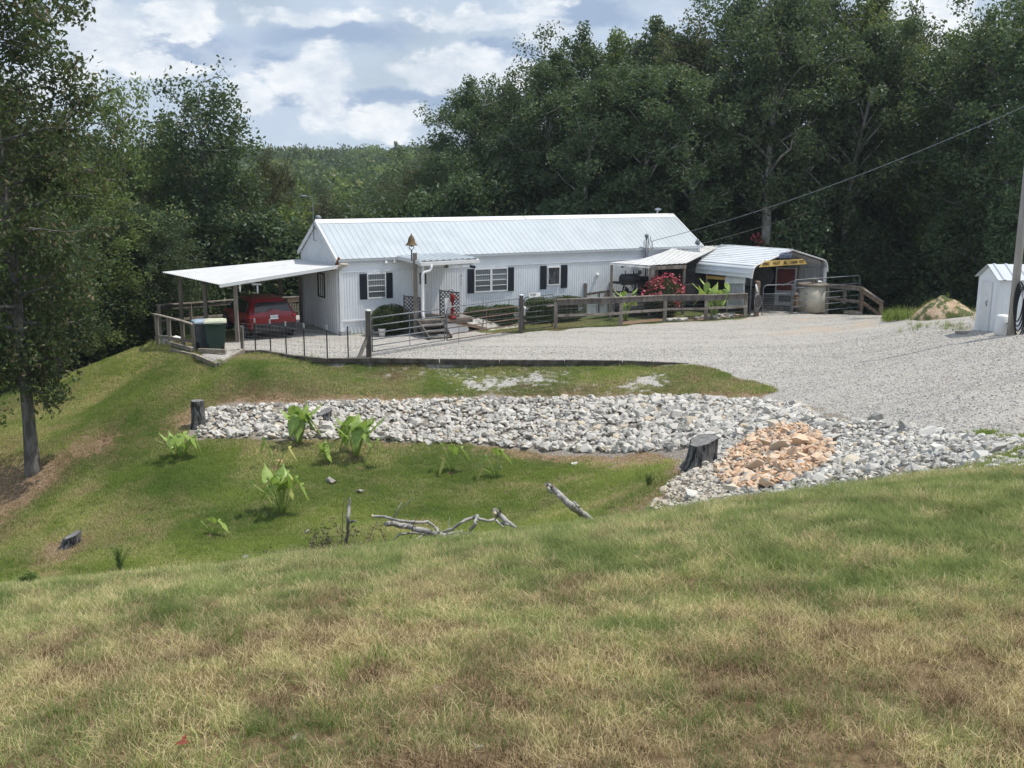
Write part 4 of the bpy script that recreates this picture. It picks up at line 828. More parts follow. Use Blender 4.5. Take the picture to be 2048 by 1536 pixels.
# service mast with weatherhead
sm,_=onwall(1291,545,-.18)
mb=MB(); mb.tube([HW(sm,-.18,.8),HW(sm,-.18,3.45)],.045,8); mb.tube([HW(sm-.12,-.16,1.2),HW(sm-.12,-.16,3.35)],.02,6); mb.tube([HW(sm+.12,-.16,1.2),HW(sm+.12,-.16,3.35)],.02,6); mast=mb.build('service_mast',M['galv'],house)
mb=MB(); mb.lathe(HW(sm,-.18,3.45),[(.06,0),(.10,.06),(.09,.14),(.02,.19)],10); mb.tube([HW(sm+.05,-.2,3.5),HW(sm+.25,-.24,3.2),HW(sm+.32,-.2,2.98)],.012,5); mb.tube([HW(sm+.06,-.2,3.48),HW(sm+.18,-.2,3.1),HW(sm+.25,-.2,2.98)],.012,5); mb.build('weatherhead',M['galv'],mast)
# vents and the antenna
mb=MB(); q=HW(HLEN-.15,HWID/2+1.0,3.6); mb.tube([q,q+UP*.55,q+UP*.95+HU*.12],.045,8); mb.lathe(q+UP*.95+HU*.12,[(.10,-.02),(.18,.03),(.17,.07),(.03,.12)],12); mb.build('plumbing_vent',M['white_trim'],house)
mb=MB(); q=HW(.1,HWID/2+.3,4.1); mb.tube([q,q+UP*.35],.07,8); mb.lathe(q+UP*.35,[(.12,-.02),(.15,.05),(.06,.13)],12); mb.build('ridge_vent',M['galv'],house)
an=thing('tv_antenna','thin grey antenna mast with a bent head clamped to the gable peak','antenna',HW(-.22,HWID/2,3.65))
q=HW(-.22,HWID/2,3.6); mb=MB(); mb.tube([q,q+UP*1.62,q+UP*1.72-HU*.10,q+UP*1.75-HU*.24],.018,8); mb.build('mast',M['galv'],an)
mb=MB(); h_=q+UP*1.76-HU*.24; mb.tube([h_,h_-HU*.28+UP*.01],[.035,.025],8); mb.beam(h_-HU*.05+HN*.14,h_-HU*.05-HN*.14,.02,.02); mb.beam(h_-HU*.2+HN*.10,h_-HU*.2-HN*.10,.02,.02); mb.build('antenna_head',M['galv'],an)
mb=MB(); mb.beam(q+UP*.0,q+UP*0-HN*.35,.02,.02); mb.beam(q+UP*.45,q+UP*.45-HN*.30+HU*.2,.02,.02); mb.build('wall_bracket',M['galv'],an)
# ------------------------------------------------------------------ porch
porch=thing('porch','small white porch with a shed roof, gutter and downspout at the front door','porch',HW(3.7,-.9,0))
tF=-1.7; gl=onwall(841,527,tF); gr_=onwall(955,521,tF)
mb=MB(); A=HW(2.43,-.02,3.03); B_=HW(4.83,-.02,3.06); C_=HW(gr_[0],tF,gr_[1]+.08); D_=HW(gl[0],tF,gl[1]+.08); ribquad(mb,A,D_,C_,B_,9,.03); pr=mb.build('porch_roof',M['white_roof'],porch)
mb=MB(); mb.beam(HW(gl[0]-.04,tF-.05,gl[1]-.02),HW(gr_[0]+.04,tF-.05,gr_[1]-.02),.13,.13); mb.build('gutter',M['white'],pr)
for (p_,q_) in ((A,D_),(B_,C_)):
    mb=MB(); mb.beam(p_-UP*.07,q_-UP*.07,.05,.13); mb.build('rake_board',M['white_trim'],pr)
mb=MB(); mb.beam(HW(gl[0]+.1,tF+.2,gl[1]-.10),HW(gr_[0]-.1,tF+.2,gr_[1]-.10),.09,.14); mb.build('beam',M['white_trim'],porch)
psx=[onwall(847,600,-1.6)[0],onwall(922,600,-1.6)[0]]
for i,s_ in enumerate(psx):
    mb=MB(); mb.beam(HW(s_,-1.6,.62),HW(s_,-1.6,2.8),.10,.10); po=mb.build('post',M['white'],porch)
    if i==1:
        for k,ch in enumerate('1855'): text(ch,.15,M['sign_ink'],'house_number',po,HW(s_,-1.655,2.45-.17*k),HU,UP,.003)
mb=MB(); q=HW(psx[0]+.02,-1.78,2.78); mb.tube([q+HU*.25+UP*.02,q+HU*.24-UP*.14,q+HU*.18-UP*.22,q-HU*.06-UP*.27,q-HU*.14-UP*.36,q-HU*.15-UP*.7,q-HU*.15-UP*1.9,q-HU*.15-HN*.12-UP*2.1],.052,8); mb.build('downspout',M['white'],porch)
mb=MB(); q=HW(psx[1]+.35,-1.72,2.66); mb.tube([q,q+HU*.22-UP*.05],[.05,.06],8); mb.build('camera_lamp',M['black_steel'],porch)
mb=MB(); mb.lathe(HW(3.9,-1.5,2.62),[(.09,0),(.10,.05),(.05,.12)],12); mb.build('ceiling_lamp',M['brass'],porch)
for k in range(12):
    mb=MB(); mb.box(HW(2.55+.2*k+.1,-.88,.60),(.185,1.72,.04),HU,HN); mb.build('floor_board',M['wood'],porch)
mb=MB(); mb.box(HW(3.75,-1.76,.5),(2.4,.04,.16),HU,HN); mb.build('rim_board',M['wood_dark'],porch)
for k in range(3):
    mb=MB(); mb.box(HW(3.0+.03*k,-1.95-.3*k,.44-.19*k),(1.0,.30,.045),HU,HN); mb.build('step_tread',M['wood'],porch)
for sx2 in (2.55,3.5):
    mb=MB(); mb.beam(HW(sx2,-1.78,.50),HW(sx2,-2.75,-.0),.05,.22); mb.build('stringer',M['wood_dark'],porch)
# ramp
P1=onz(972,659); P2=onz(1030,649); ra,rb=HW(3.75,-1.78,.58),HW(4.9,-1.3,.58)
mb=MB(); mb.hexa([ra-UP*.05,P1+UP*0,P2+UP*0,rb-UP*.05,ra,P1+UP*.05,P2+UP*.05,rb]); ramp=mb.build('ramp',M['concrete'],porch,label='pale ramp sloping from the porch down to the gravel')
mb=MB(); q0,q1=ra-UP*.12,P1*.55+ra*.45; mb.prism([ra-UP*.06,q1-UP*.03,np.array([q1[0],q1[1],0]),np.array([ra[0],ra[1],0])],-HN*-.03); mb.build('ramp_skirt',M['white'],ramp)
mb=MB(); mb.beam(ra+UP*.0-HN*.03,P1+UP*.03-HN*.03,.06,.12); mb.build('ramp_edge_board',M['wood_warm'],ramp)
mb=MB(); mb.hexa([p_+UP*z_ for z_ in (-.05,.012) for p_ in (onz(975,662),onz(1040,655),onz(1035,646),onz(1020,640))]); props(mb.build('paving_slab',M['concrete'],None),'concrete slab at the foot of the porch ramp','slab',kind='structure')
def lattice(px0,px1,t_,z0,z1,lab,drop=0.):
    s0=onwall(px0,600,t_)[0]; s1=onwall(px1,600,t_)[0]; a=HW(s0,t_,z0); L=s1-s0; Hh=z1-z0
    rt=thing('lattice_panel',lab,'lattice panel',a,'lattice panels at the porch')
    for p_,q_ in ((a,a+HU*L),(a+UP*Hh,a+HU*L+UP*(Hh-drop)),(a,a+UP*(Hh+.05)),(a+HU*L,a+HU*L+UP*(Hh-drop))):
        mb=MB(); mb.beam(p_,q_,.035,.05); mb.build('frame_rail',M['wood_dark'],rt)
    mb=MB(); st=.15
    for dirn in (1,-1):
        c=-Hh
        while c<L+Hh:
            pts=[]
            for z in (0,Hh):
                x=c+(z if dirn==1 else Hh-z); pts.append([x,z])
            (x0,z0_),(x1,z1_)=pts
            def clip(x0,z0_,x1,z1_):
                out=[]
                for tt in np.linspace(0,1,41):
                    x=x0+(x1-x0)*tt; z=z0_+(z1_-z0_)*tt
                    if 0<=x<=L and z<=Hh-drop*x/L: out.append((x,z))
                return (out[0],out[-1]) if len(out)>1 else None
            cc=clip(x0,z0_,x1,z1_)
            if cc: mb.beam(a+HU*cc[0][0]+UP*cc[0][1]-HN*.01*dirn,a+HU*cc[1][0]+UP*cc[1][1]-HN*.01*dirn,.038,.010,HN)
            c+=st
    mb.build('lattice_slats',M['wood_dark'],rt,kind='stuff')
lattice(808,840,-1.2,.62,1.55,'dark lattice panel left of the porch behind the downspout',.1)
lattice(880,921,-1.45,.64,1.72,'dark lattice panel behind the red pump on the porch',.14)
pu=thing('hand_pump','red cast iron hand pump ornament standing on the porch','pump',HW(onwall(905,632,-1.72)[0],-1.72,.62))
q=ORG[pu.name]
mb=MB(); mb.lathe(q,[(.17,0),(.17,.04),(.07,.08),(.055,.30),(.08,.34),(.045,.40),(.04,.62),(.085,.68),(.09,.92),(.05,.98)],14); mb.build('pump_body',M['red_iron'],pu)
mb=MB(); mb.tube([q+UP*.82+HU*.05,q+UP*.84+HU*.18,q+UP*.74+HU*.22],.03,8); mb.build('spout',M['red_iron'],pu)
mb=MB(); mb.tube([q+UP*.95,q+UP*1.15+HU*.02,q+UP*1.12-HU*.2],.016,6); mb.build('pump_handle',M['galv'],pu)
mb=MB(); mb.box(HW(onwall(896,600,-1.6)[0],-1.6,1.12),(.30,.03,.62),HU,HN); props(mb.build('white_board',M['white'],None),'narrow white board leaning on the lattice beside the red pump','board')
# ------------------------------------------------------------------ lean-to carport on the left
cp=thing('carport','white corrugated lean-to carport on wooden posts at the left end of the house','carport',HW(-2.5,2.2,0))
cFR=HW(-.07,-.02,2.72); cFL=HW(-4.70,-.02,2.20); cBL=HW(-5.8,HWID,2.33); cBR=HW(-.02,HWID,2.64)
mb=MB(); ribquad(mb,cFL,cFR,cBR,cBL,26,.022,.3,.015,.14); cr_=mb.build('carport_roof',M['dirty_white'],cp)
mb=MB(); mb.beam(cFL+UP*-.02-HN*.07,cFR-UP*.02-HN*.07,.13,.13); gt=mb.build('gutter',M['white'],cr_)
mb=MB(); q=HW(-3.95,-.1,2.2); mb.tube([q,q-UP*.28],.035,8); mb.build('gutter_outlet',M['white'],cp)
mb=MB()
for u in (.02,.34,.66,.97): mb.beam((cFL*(1-u)+cBL*u)-UP*.09+HU*.1,(cFR*(1-u)+cBR*u)-UP*.09-HU*.05,.05,.13)
mb.build('rafter',M['wood_dark'],cp)
def z_at(s_,t_): # underside height of carport roof
    u=t_/HWID; a=cFL*(1-u)+cBL*u; b2=cFR*(1-u)+cBR*u; la=(a-HO)@HU; lb=(b2-HO)@HU; k=(s_-la)/(lb-la); return (a*(1-k)+b2*k)[2]
for (px,t_) in ((472,.05),(411,2.2),(362,4.3),(562,4.3),(602,4.25)):
    s_=onwall(px,610,t_)[0]; q=HW(s_,t_,0); mb=MB(); mb.beam(np.array([q[0],q[1],Gz(q[0],q[1])-.2]),HW(s_,t_,z_at(s_,t_)-.05),.13,.13); mb.build('post',M['wood'],cp)
# ------------------------------------------------------------------ red SUV
def suv():
    c=(onz(588,673)+onz(497,678))/2; fwd=HN*1.0; side=HU
    root=thing('parked_suv','dark red compact SUV parked nose away under the carport','car',c+fwd*2.2)
    base=c-fwd*.42
    def L3(x,y,z): return base+side*x*1.03+fwd*y+UP*z*.94          # x across, y from the rear bumper forward, z up
    # body loft along its length: y, half width low, half width belt, half width roof, z floor, z belt, z top
    st=[(0.00,.70,.80,.70,.42,.78,.98),(0.04,.80,.88,.74,.34,.86,1.08),(0.16,.86,.91,.72,.30,.96,1.22),(.34,.88,.92,.66,.28,1.02,1.50),(.55,.88,.92,.64,.26,1.02,1.63),(1.2,.89,.925,.65,.24,1.00,1.68),(2.0,.89,.925,.65,.24,.98,1.67),(2.6,.89,.92,.63,.24,.97,1.58),(3.05,.88,.91,.66,.25,.97,1.22),(3.35,.87,.90,.72,.26,.96,1.04),(3.9,.86,.88,.72,.28,.90,.98),(4.25,.80,.82,.66,.32,.76,.84),(4.40,.66,.68,.54,.38,.62,.68)]
    V=[];n=14
    for (y,wl,wb,wr,zf,zb,zt) in st:
        prof=[(0,zf),(wl*.8,zf),(wl,zf+.10),(wb,(zf+zb)/2+.02),(wb-.01,zb-.06),(wb-.045,zb),(wr+.05,zb+(zt-zb)*.72),(wr-.03,zt-.03),(wr*.6,zt),(0,zt+.012)]
        ring=[(x,z) for x,z in prof]+[(-x,z) for x,z in prof[-2:0:-1]]; V.append([L3(x,y,z) for x,z in ring])
    mb=MB(); m_=len(V[0]); vs=[p for rg in V for p in rg]; fs=[(i*m_+k,(i+1)*m_+k,(i+1)*m_+(k+1)%m_,i*m_+(k+1)%m_) for i in range(len(st)-1) for k in range(m_)]
    fs+= [tuple(range(m_)),tuple(reversed(range((len(st)-1)*m_,len(st)*m_)))]; mb.add(vs,fs,True); bd=mb.build('body',M['red_paint'],root)
    sb=bd.modifiers.new('round','SUBSURF'); sb.levels=1; sb.render_levels=1
    # glazing, slightly proud of the body
    mb=MB(); g=[L3(-.70,.115,1.10),L3(.70,.115,1.10),L3(.60,.36,1.47),L3(-.60,.36,1.47)]; mb.prism(g,-fwd*.035+UP*.02); mb.build('rear_window',M['glass_dark'],root)
    for sg in (-1,1):
        for (y0,y1,y2,y3) in ((.52,1.30,1.30,.72),(1.36,2.16,2.16,1.36),(2.22,2.86,2.52,2.22)):
            x0,x1=.905*sg,.705*sg; g=[L3(x0,y0,1.06),L3(x0,y1,1.06),L3(x1,y2,1.50),L3(x1,y3,1.50)]; mb=MB(); mb.prism(g,side*.02*sg); mb.build('side_window',M['glass_dark'],root)
        mb=MB(); mb.prism([L3(.74*sg,.02,1.02),L3(.90*sg,.10,1.0),L3(.905*sg,.42,.98),L3(.90*sg,.40,.88),L3(.88*sg,.05,.88),L3(.72*sg,-.0,.92)],-fwd*.03+side*.012*sg); mb.build('tail_light',M['tail_light'],root)
        mb=MB(); mb.box(L3(.97*sg,2.75,1.08),(.14,.10,.12),side,fwd); mb.build('mirror',M['black_steel'],root)
        mb=MB(); mb.beam(L3(.62*sg,.6,1.70),L3(.62*sg,2.3,1.70),.03,.03); mb.build('roof_rail',M['black_steel'],root)
        for y in (.80,3.45):
            q=L3(.80*sg,y,.34); mb=MB()
            ring=[]
            for (dx,r_) in ((-.11,.25),(-.11,.335),(-.06,.345),(.06,.345),(.11,.335),(.11,.25)): ring.append([q+side*dx+fwd*r_*math.cos(a)+UP*r_*math.sin(a) for a in np.linspace(0,2*math.pi,24,endpoint=False)])
            vs=[p for rg in ring for p in rg]; fs=[(i*24+k,i*24+(k+1)%24,(i+1)*24+(k+1)%24,(i+1)*24+k) for i in range(5) for k in range(24)]; mb.add(vs,fs,True); wh=mb.build('wheel',M['rubber'],root)
            mb=MB(); hub=q+side*.085*sg; ring=[[hub+side*dx*sg+fwd*r_*math.cos(a)+UP*r_*math.sin(a) for a in np.linspace(0,2*math.pi,20,endpoint=False)] for dx,r_ in ((0,.25),(.0,.22),(.02,.06),(.03,.03))]
            vs=[p for rg in ring for p in rg]; fs=[(i*20+k,i*20+(k+1)%20,(i+1)*20+(k+1)%20,(i+1)*20+k) for i in range(3) for k in range(20)]+[tuple(60+k for k in range(20))]; mb.add(vs,fs,True)
            for k in range(5): a=k*2*math.pi/5; mb.beam(hub+side*.035*sg,hub+side*.03*sg+fwd*.23*math.cos(a)+UP*.23*math.sin(a),.05,.02,side)
            mb.build('rim',M['galv'],wh)
            mb=MB(); aa=np.linspace(-.1,math.pi+.1,15)
            outer=[q+side*.115*sg+fwd*.43*math.cos(a)+UP*.42*math.sin(a) for a in aa]; inner=[q+side*.115*sg+fwd*.36*math.cos(a)+UP*.36*math.sin(a) for a in aa]; vs=outer+inner+[p+side*.02*sg for p in outer+inner]; kk=15
            fs=[(2*kk+i,2*kk+i+1,3*kk+i+1,3*kk+i) for i in range(kk-1)]+[(i,i+1,2*kk+i+1,2*kk+i) for i in range(kk-1)]+[(kk+i,kk+i+1,3*kk+i+1,3*kk+i) for i in range(kk-1)]; mb.add(vs,fs); mb.build('wheel_arch',M['black_steel'],root)
    mb=MB(); mb.box(L3(0,.02,.50),(1.62,.16,.30),side,fwd); mb.build('rear_bumper',M['black_steel'],root)
    mb=MB(); mb.box(L3(0,-.05,.92),(.31,.012,.155),side,fwd); pl=mb.build('licence_plate',M['white'],root)
    text('TC0NC8',.085,M['plate_ink'],'plate_number',pl,L3(0,-.058,.92),side,UP,.001)
    mb=MB(); mb.tube([L3(-.0,.05,1.30),L3(-.28,.03,1.14)],.012,5); mb.build('wiper',M['black_steel'],root)
    mb=MB(); mb.tube([L3(.0,.5,1.69),L3(0,.38,1.82)],.008,5); mb.build('aerial',M['black_steel'],root)
M['tail_light']=pm('tail_light_lens',(.45,.015,.02),(.6,.08,.08),4,.15,spec=.6); M['plate_ink']=pm('plate_blue_ink',(.04,.07,.18))
suv()
# ------------------------------------------------------------------ bins and clutter at the left corner
def bin_(px,py,w_,d_,h_,mats,lab,rz):
    q=hit(px,py,20); z=Gz(q[0],q[1]); q=np.array([q[0],q[1],z]); rt=thing('wheelie_bin',lab,'trash bin',q,'bins under the carport')
    ax=np.array([math.cos(rz),math.sin(rz),0]); ay=np.array([-math.sin(rz),math.cos(rz),0])
    def ringp(f,z_): return [q+ax*sx*w_/2*f+ay*sy*d_/2*f+UP*z_ for sx,sy in ((-1,-1),(1,-1),(1,1),(-1,1))]
    mb=MB(); vs=ringp(.78,.05)+ringp(.96,h_*.86)+ringp(1.04,h_*.865)+ringp(1.04,h_*.93); fs=[(3,2,1,0)]+[(i*4+k,i*4+(k+1)%4,i*4+4+(k+1)%4,i*4+4+k) for i in range(3) for k in range(4)]+[(12,13,14,15)]; mb.add(vs,fs); mb.build('bin_body',mats[0],rt)
    mb=MB(); vs=ringp(1.07,h_*.935)+ringp(1.0,h_*.99)+ringp(.6,h_*1.03); fs=[(3,2,1,0)]+[(i*4+k,i*4+(k+1)%4,i*4+4+(k+1)%4,i*4+4+k) for i in range(2) for k in range(4)]+[(8,9,10,11)]; mb.add(vs,fs); mb.build('lid',mats[1],rt)
    for sg in (-1,1):
        c=q+ax*w_*.36*sg-ay*d_*.40+UP*.12; mb=MB(); mb.tube([c-ax*.03,c+ax*.03],.12,14); mb.build('wheel',M['rubber'],rt)
    mb=MB(); mb.tube([q-ax*w_*.35+UP*h_*.9-ay*d_*.56,q+ax*w_*.35+UP*h_*.9-ay*d_*.56],.02,6); mb.build('bin_handle',mats[0],rt)
bin_(405,695,.58,.62,1.0,(M['grey_plastic'],M['blue_lid']),'grey wheeled bin with a blue-grey lid, left of the green bin',.5)
bin_(433,699,.74,.78,1.08,(M['green_plastic'],M['pale_plastic']),'green wheeled bin with a faded yellowish lid beside the grey bin',.25)
q=hit(334,687,20); mb=MB()
for dx in (-.17,.0,.17): mb.box(q+HU*dx+UP*.14,(.05,.22,.30),HU,HN)
mb.box(q+UP*.14+HN*.1,(.40,.04,.30),HU,HN); mb.box(q+UP*.14-HN*.1,(.40,.04,.30),HU,HN); props(mb.build('concrete_block',M['block'],None),'grey hollow concrete block left of the white bundle','block')
q=hit(352,687,20); mb=MB(); mb.tube([q+UP*.18-HU*.2,q+UP*.2-HN*.02,q+UP*.13+HU*.25],[.06,.11,.07],8); props(mb.build('white_bundle',M['white'],None),'white plastic bundle lying behind the front timber','bundle')
def px_beam(a,b_,w_,h_,dz=0.,ymin=20): 
    p_=hit(*a,ymin); q_=hit(*b_,ymin); p_=np.array([p_[0],p_[1],Gz(p_[0],p_[1])+dz]); q_=np.array([q_[0],q_[1],Gz(q_[0],q_[1])+dz]); mb=MB(); mb.beam(p_,q_,w_,h_); return mb
tm_=thing('timber_edging','pale split timbers stacked as edging in front of the bins','timber edging',onG(-11,36.3))
for a,b_,dz in (((334,692),(386,706),.14),((343,704),(392,713),.05),((392,713),(434,722),.05),((434,721),(487,704),.05),((398,706),(452,708),.10)): px_beam(a,b_,.13,.14,dz).build('timber',M['timber_pale'],tm_)
ed=thing('landscape_edging','dark landscape timbers holding the front edge of the gravel yard','timber edging',onG(-1,34.9))
EE=[EDGE[i] for i in range(2,len(EDGE))]
for i in range(len(EE)-1):
    a,b_=EE[i],EE[i+1]; L=np.linalg.norm(b_-a); n_=max(1,int(round(L/2.2)))
    for k in range(n_):
        p_=a+(b_-a)*k/n_; q_=a+(b_-a)*(k+.985)/n_; fall=.10*smooth(3.5,6,p_[0])
        mb=MB(); mb.beam(np.array([p_[0],p_[1],-.05-fall+.02*(k%2)]),np.array([q_[0],q_[1]+.02*(i%2),-.06-fall]),.14,.15); mb.build('timber',M['timber'],ed)
        if False: mb=MB(); mb.beam(np.array([p_[0]-.01,p_[1]-.03,-.19]),np.array([q_[0],q_[1]-.03,-.19]),.15,.15); mb.build('timber',M['timber'],ed)
# ------------------------------------------------------------------ wooden rail fence at the left
lf=thing('rail_fence','weathered wooden rail fence around the left corner behind the bins','fence',onG(-12.7,37.8))
P=[hit(287,686,20),hit(316,690,20),hit(340,692,20),hit(367,697,20),hit(389,700,20)]
P=[np.array([p_[0],p_[1],Gz(p_[0],p_[1])]) for p_ in P]; tops=[]
for p_,(px,pt) in zip(P,((285,622),(314,630),(338,636),(366,643),(389,650))):
    top=atY(px,pt,p_[1]); tops.append(np.array([p_[0],p_[1],top[2]])); mb=MB(); mb.beam(p_-UP*.2,tops[-1],.12,.12); mb.build('post',M['wood'],lf)
for i in range(4): mb=MB(); mb.beam(tops[i]+UP*.02,tops[i+1]+UP*.02,.15,.045); mb.build('cap_rail',M['wood'],lf)
mb=MB(); mb.beam(P[0]+UP*.55,P[1]+UP*.52,.04,.12); mb.build('mid_rail',M['wood'],lf); mb=MB(); mb.beam(P[1]+UP*.36,P[4]+UP*.30,.04,.10); mb.build('mid_rail',M['wood'],lf)
bk=[(318,611,41.),(380,607,43.),(470,600,45.2),(560,596,46.8),(601,594,47.4)]; prev=tops[0]; prevp=P[0]
for px,py,Y in bk:
    q=atY(px,py,Y); z0=min(Gz(q[0],q[1]),q[2]-1.0); mb=MB(); mb.beam(np.array([q[0],q[1],z0-.3]),q,.11,.11); mb.build('post',M['wood'],lf)
    mb=MB(); mb.beam(prev+UP*.02,q+UP*.02,.14,.045); mb.build('cap_rail',M['wood'],lf); mb=MB(); mb.beam(prev-UP*.12,q-UP*.12,.04,.14); mb.build('top_rail',M['wood_dark'],lf); mb=MB(); mb.beam(prev-UP*.62,q-UP*.62,.03,.10); mb.build('mid_rail',M['wood'],lf); prev=q
mb=MB(); a=atY(575,600,47.); b_=atY(603,597,47.4); mb.beam(a,b_,.04,.26); mb.build('board',M['wood_warm'],lf)
for k in range(9):
    a=atY(576+5.*k,607,47.); mb=MB(); mb.beam(a,a-UP*1.15,.06,.02,HN); mb.build('picket',M['wood'],lf)
# ------------------------------------------------------------------ steel post fence and wire
tpost=[(513,638,699,1),(541,640,703,1),(571,643,709,1),(605,645,716,1),(651,646,720,1),(692,653,721,0)]
proto=None; TP=[]
tl=['first steel T-post with a white tip, next to the short wooden stake','second steel T-post with a white tip, before the rear bumper of the red car','third steel T-post with a white tip, at the right end of the red car','fourth steel T-post with a white tip, in front of the striped gable wall','fifth steel T-post with a white tip, in front of the house corner','plain steel T-post without a white tip, next to the gate brace']
for i,(px,pt,pb,wt) in enumerate(tpost):
    x=onz(px,pb)[0]; q=np.array([x,np.interp(x,EDGE[:,0],EDGE[:,1])+.16,0]); top=atY(px-1,pt,q[1])[2]; TP.append(q)
    if i in (0,5):
        rt=thing('fence_post',tl[i],'fence post',q,'steel posts of the wire fence'); mb=MB(); mb.box(q+UP*(top/2-.1),(.045,.008,top+.2)); mb.box(q+UP*(top/2-.1)+np.array([0,-.02,0]),(.008,.035,top+.2))
        for k in range(12): mb.box(q+UP*(.1+k*.1)+np.array([0,-.04,0]),(.012,.008,.02))
        mb.build('shaft',M['post_steel'],rt)
        if wt: mb=MB(); mb.box(q+UP*(top-.06)+np.array([0,-.0,0]),(.05,.018,.16)); mb.build('white_tip',M['white'],rt); proto=rt
    else: dup(proto,q,label=tl[i])
q=hit(485,699,20); q=np.array([q[0],q[1],Gz(q[0],q[1])]); mb=MB(); mb.beam(q-UP*.1,q+UP*.86,.10,.10); props(mb.build('wooden_stake',M['wood'],None),'short weathered wooden stake between the carport post and the first steel post','fence post'); SK=q
def mesh_fence(name,pts,h_,lab,nh=7,dv=.16,z0=.05,par=None,r_=.0035):
    mb=MB(); 
    for a,b_ in zip(pts[:-1],pts[1:]):
        L=np.linalg.norm((b_-a)[:2]); n_=max(2,int(L/dv))
        for k in range(nh): z=z0+(h_-z0)*k/(nh-1); mb.tube([a+UP*z,(a+b_)/2+UP*(z-.01),b_+UP*z],r_,3,False)
        for k in range(n_): p_=a+(b_-a)*(k+.5)/n_; mb.tube([p_+UP*z0,p_+UP*h_],r_*.75,3,False)
    if par is not None: return mb.build(name,M['wire'],par,kind='stuff')
    return props(mb.build(name,M['wire'],None),lab,'wire fence')
gL=onz(739,714); gM=onz(1042,666)
mesh_fence('wire_fence',[SK]+[p_ for p_ in TP]+[gL+np.array([0,.05,0])],.95,'thin wire mesh strung along the steel posts in front of the red car')
# ------------------------------------------------------------------ gates
def gpost(px,pb,pt,w_,lab,cap=True):
    q=onz(px,pb); top=atY(px-1,pt,q[1])[2]; rt=thing('gate_post',lab,'gate post',q,'wooden gate posts'); mb=MB(); mb.beam(q-UP*.2,q+UP*top,w_,w_); mb.build('post',M['wood_dark'],rt)
    if cap: mb=MB(); mb.lathe(q+UP*top,[(w_*.62,0),(w_*.62,.03),(w_*.2,.05)],12); mb.build('white_cap',M['white'],rt)
    return q,rt
q,rt=gpost(738,714,622,.17,'gate post with a white cap and a diagonal brace, left of the gates')
b0=hit(714,722,20); mb=MB(); mb.beam(np.array([b0[0],b0[1],Gz(b0[0],b0[1])]),q+UP*.78,.10,.10); mb.build('brace',M['wood'],rt)
gpost(1042,666,591,.16,'wooden gate post with a white cap between the wide gate and the small gate')
def tube_gate(a,b_,zs,h_round,lab,mats=(M['galv'],M['galv']),mid=(.5,),r_=.024,grp='tube gates',corner='r',wire=False):
    """a,b: ground points of the two stiles; zs: bar heights"""
    rt=thing('tube_gate',lab,'gate',a,grp); d=(b_-a); L=np.linalg.norm(d); d=d/L; t0,t1=zs[0],zs[-1]; rc=.16
    pts=[a+UP*t0,a+UP*(t1-rc if 'l' in corner else t1)]
    if 'l' in corner: pts+=[a+UP*(t1-rc*.3)+d*rc*.3,a+UP*t1+d*rc]
    if 'r' in corner: pts+=[b_-d*rc+UP*t1,b_-d*rc*.3+UP*(t1-rc*.3),b_+UP*(t1-rc)]
    else: pts+=[b_+UP*t1]
    pts+=[b_+UP*t0]
    mb=MB(); mb.tube(pts,r_,8); mb.build('gate_frame',mats[0],rt)
    for z in zs[:-1]:
        mb=MB(); mb.tube([a+UP*z,b_+UP*z],r_*.85,8); mb.build('bar',mats[1],rt)
    for u in mid:
        mb=MB(); q_=a+d*L*u; mb.box(q_+UP*((t0+t1)/2),(.03,.012,t1-t0),d); mb.build('stiffener',mats[1],rt)
    if wire: mesh_fence('wire_mesh',[a,b_],t1*.72,'',10,.05,t0,rt,.003)
    return rt
zs=[.17,.37,.59,.82,1.08,1.36]; gmid=onz(891,689)
dg=(gmid-gL)/np.linalg.norm(gmid-gL); dg2=(gM-gmid)/np.linalg.norm(gM-gmid)
tube_gate(gL+dg*.14,gmid-dg*.04,zs,.1,'grey tube gate leaf on the left, hung on the braced post',mid=(.5,),corner='')
tube_gate(gmid+dg2*.08,gM-dg2*.12,[.15,.36,.6,.84,1.1,1.40],.1,'tube gate leaf on the right with rusty bars and a rounded top corner',(M['galv'],M['rusty']),mid=(.53,),corner='l')
mb=MB(); mb.tube([gmid+np.array([.5,-.1,0]),gmid+np.array([.52,-.08,1.25])],.008,5); props(mb.build('steel_rod',M['rusty'],None),'thin rusty rod standing in front of the right gate leaf','rod')
# small walk gate with the PUSH sign
wp=[onz(1111,658),onz(1241,651),onz(1329,643),onz(1411,641),onz(1490,636)]
a=onz(1048,665); b_=wp[0]-np.array([.12,.05,0])*1.2; d=(b_-a); L=np.linalg.norm(d); d=d/L
rt=thing('walk_gate','small dark green tube gate with an arched top, closed beside the wide gate','gate',a)
mb=MB(); mb.tube([a+UP*.1,a+UP*1.02,b_+UP*1.04,b_+UP*.1],.022,8); mb.build('gate_frame',M['green_tube'],rt)
for z in (.12,.34,.58,.80): mb=MB(); mb.tube([a+UP*z,b_+UP*z],.018,8); mb.build('bar',M['green_tube'],rt)
mb=MB(); mb.lathe(a+UP*.95-HN*.02,[(.035,-.25),(.035,0),(.06,.03),(.05,.09),(.01,.11)],10); mb.build('white_hinge_post',M['white'],rt)
mb=MB(); ap=a-d*.06; bp_=b_+d*.02; mb.tube([ap+UP*.05,ap+UP*1.22,ap+UP*1.36+d*.06,ap+UP*1.42+d*.2,bp_+UP*1.44-d*.1,bp_+UP*1.44],.02,8); arch=mb.build('arch_tube',M['green_tube'],rt)
mb=MB(); mb.beam(b_+UP*1.0+d*.2-HN*.05,b_+UP*.99-d*.35-HN*.05,.03,.06); mb.build('latch',M['wood'],rt)
sg=thing('push_sign','white PUSH sign on the arch above the small gate','sign',onplane(1072,590,a,HN))
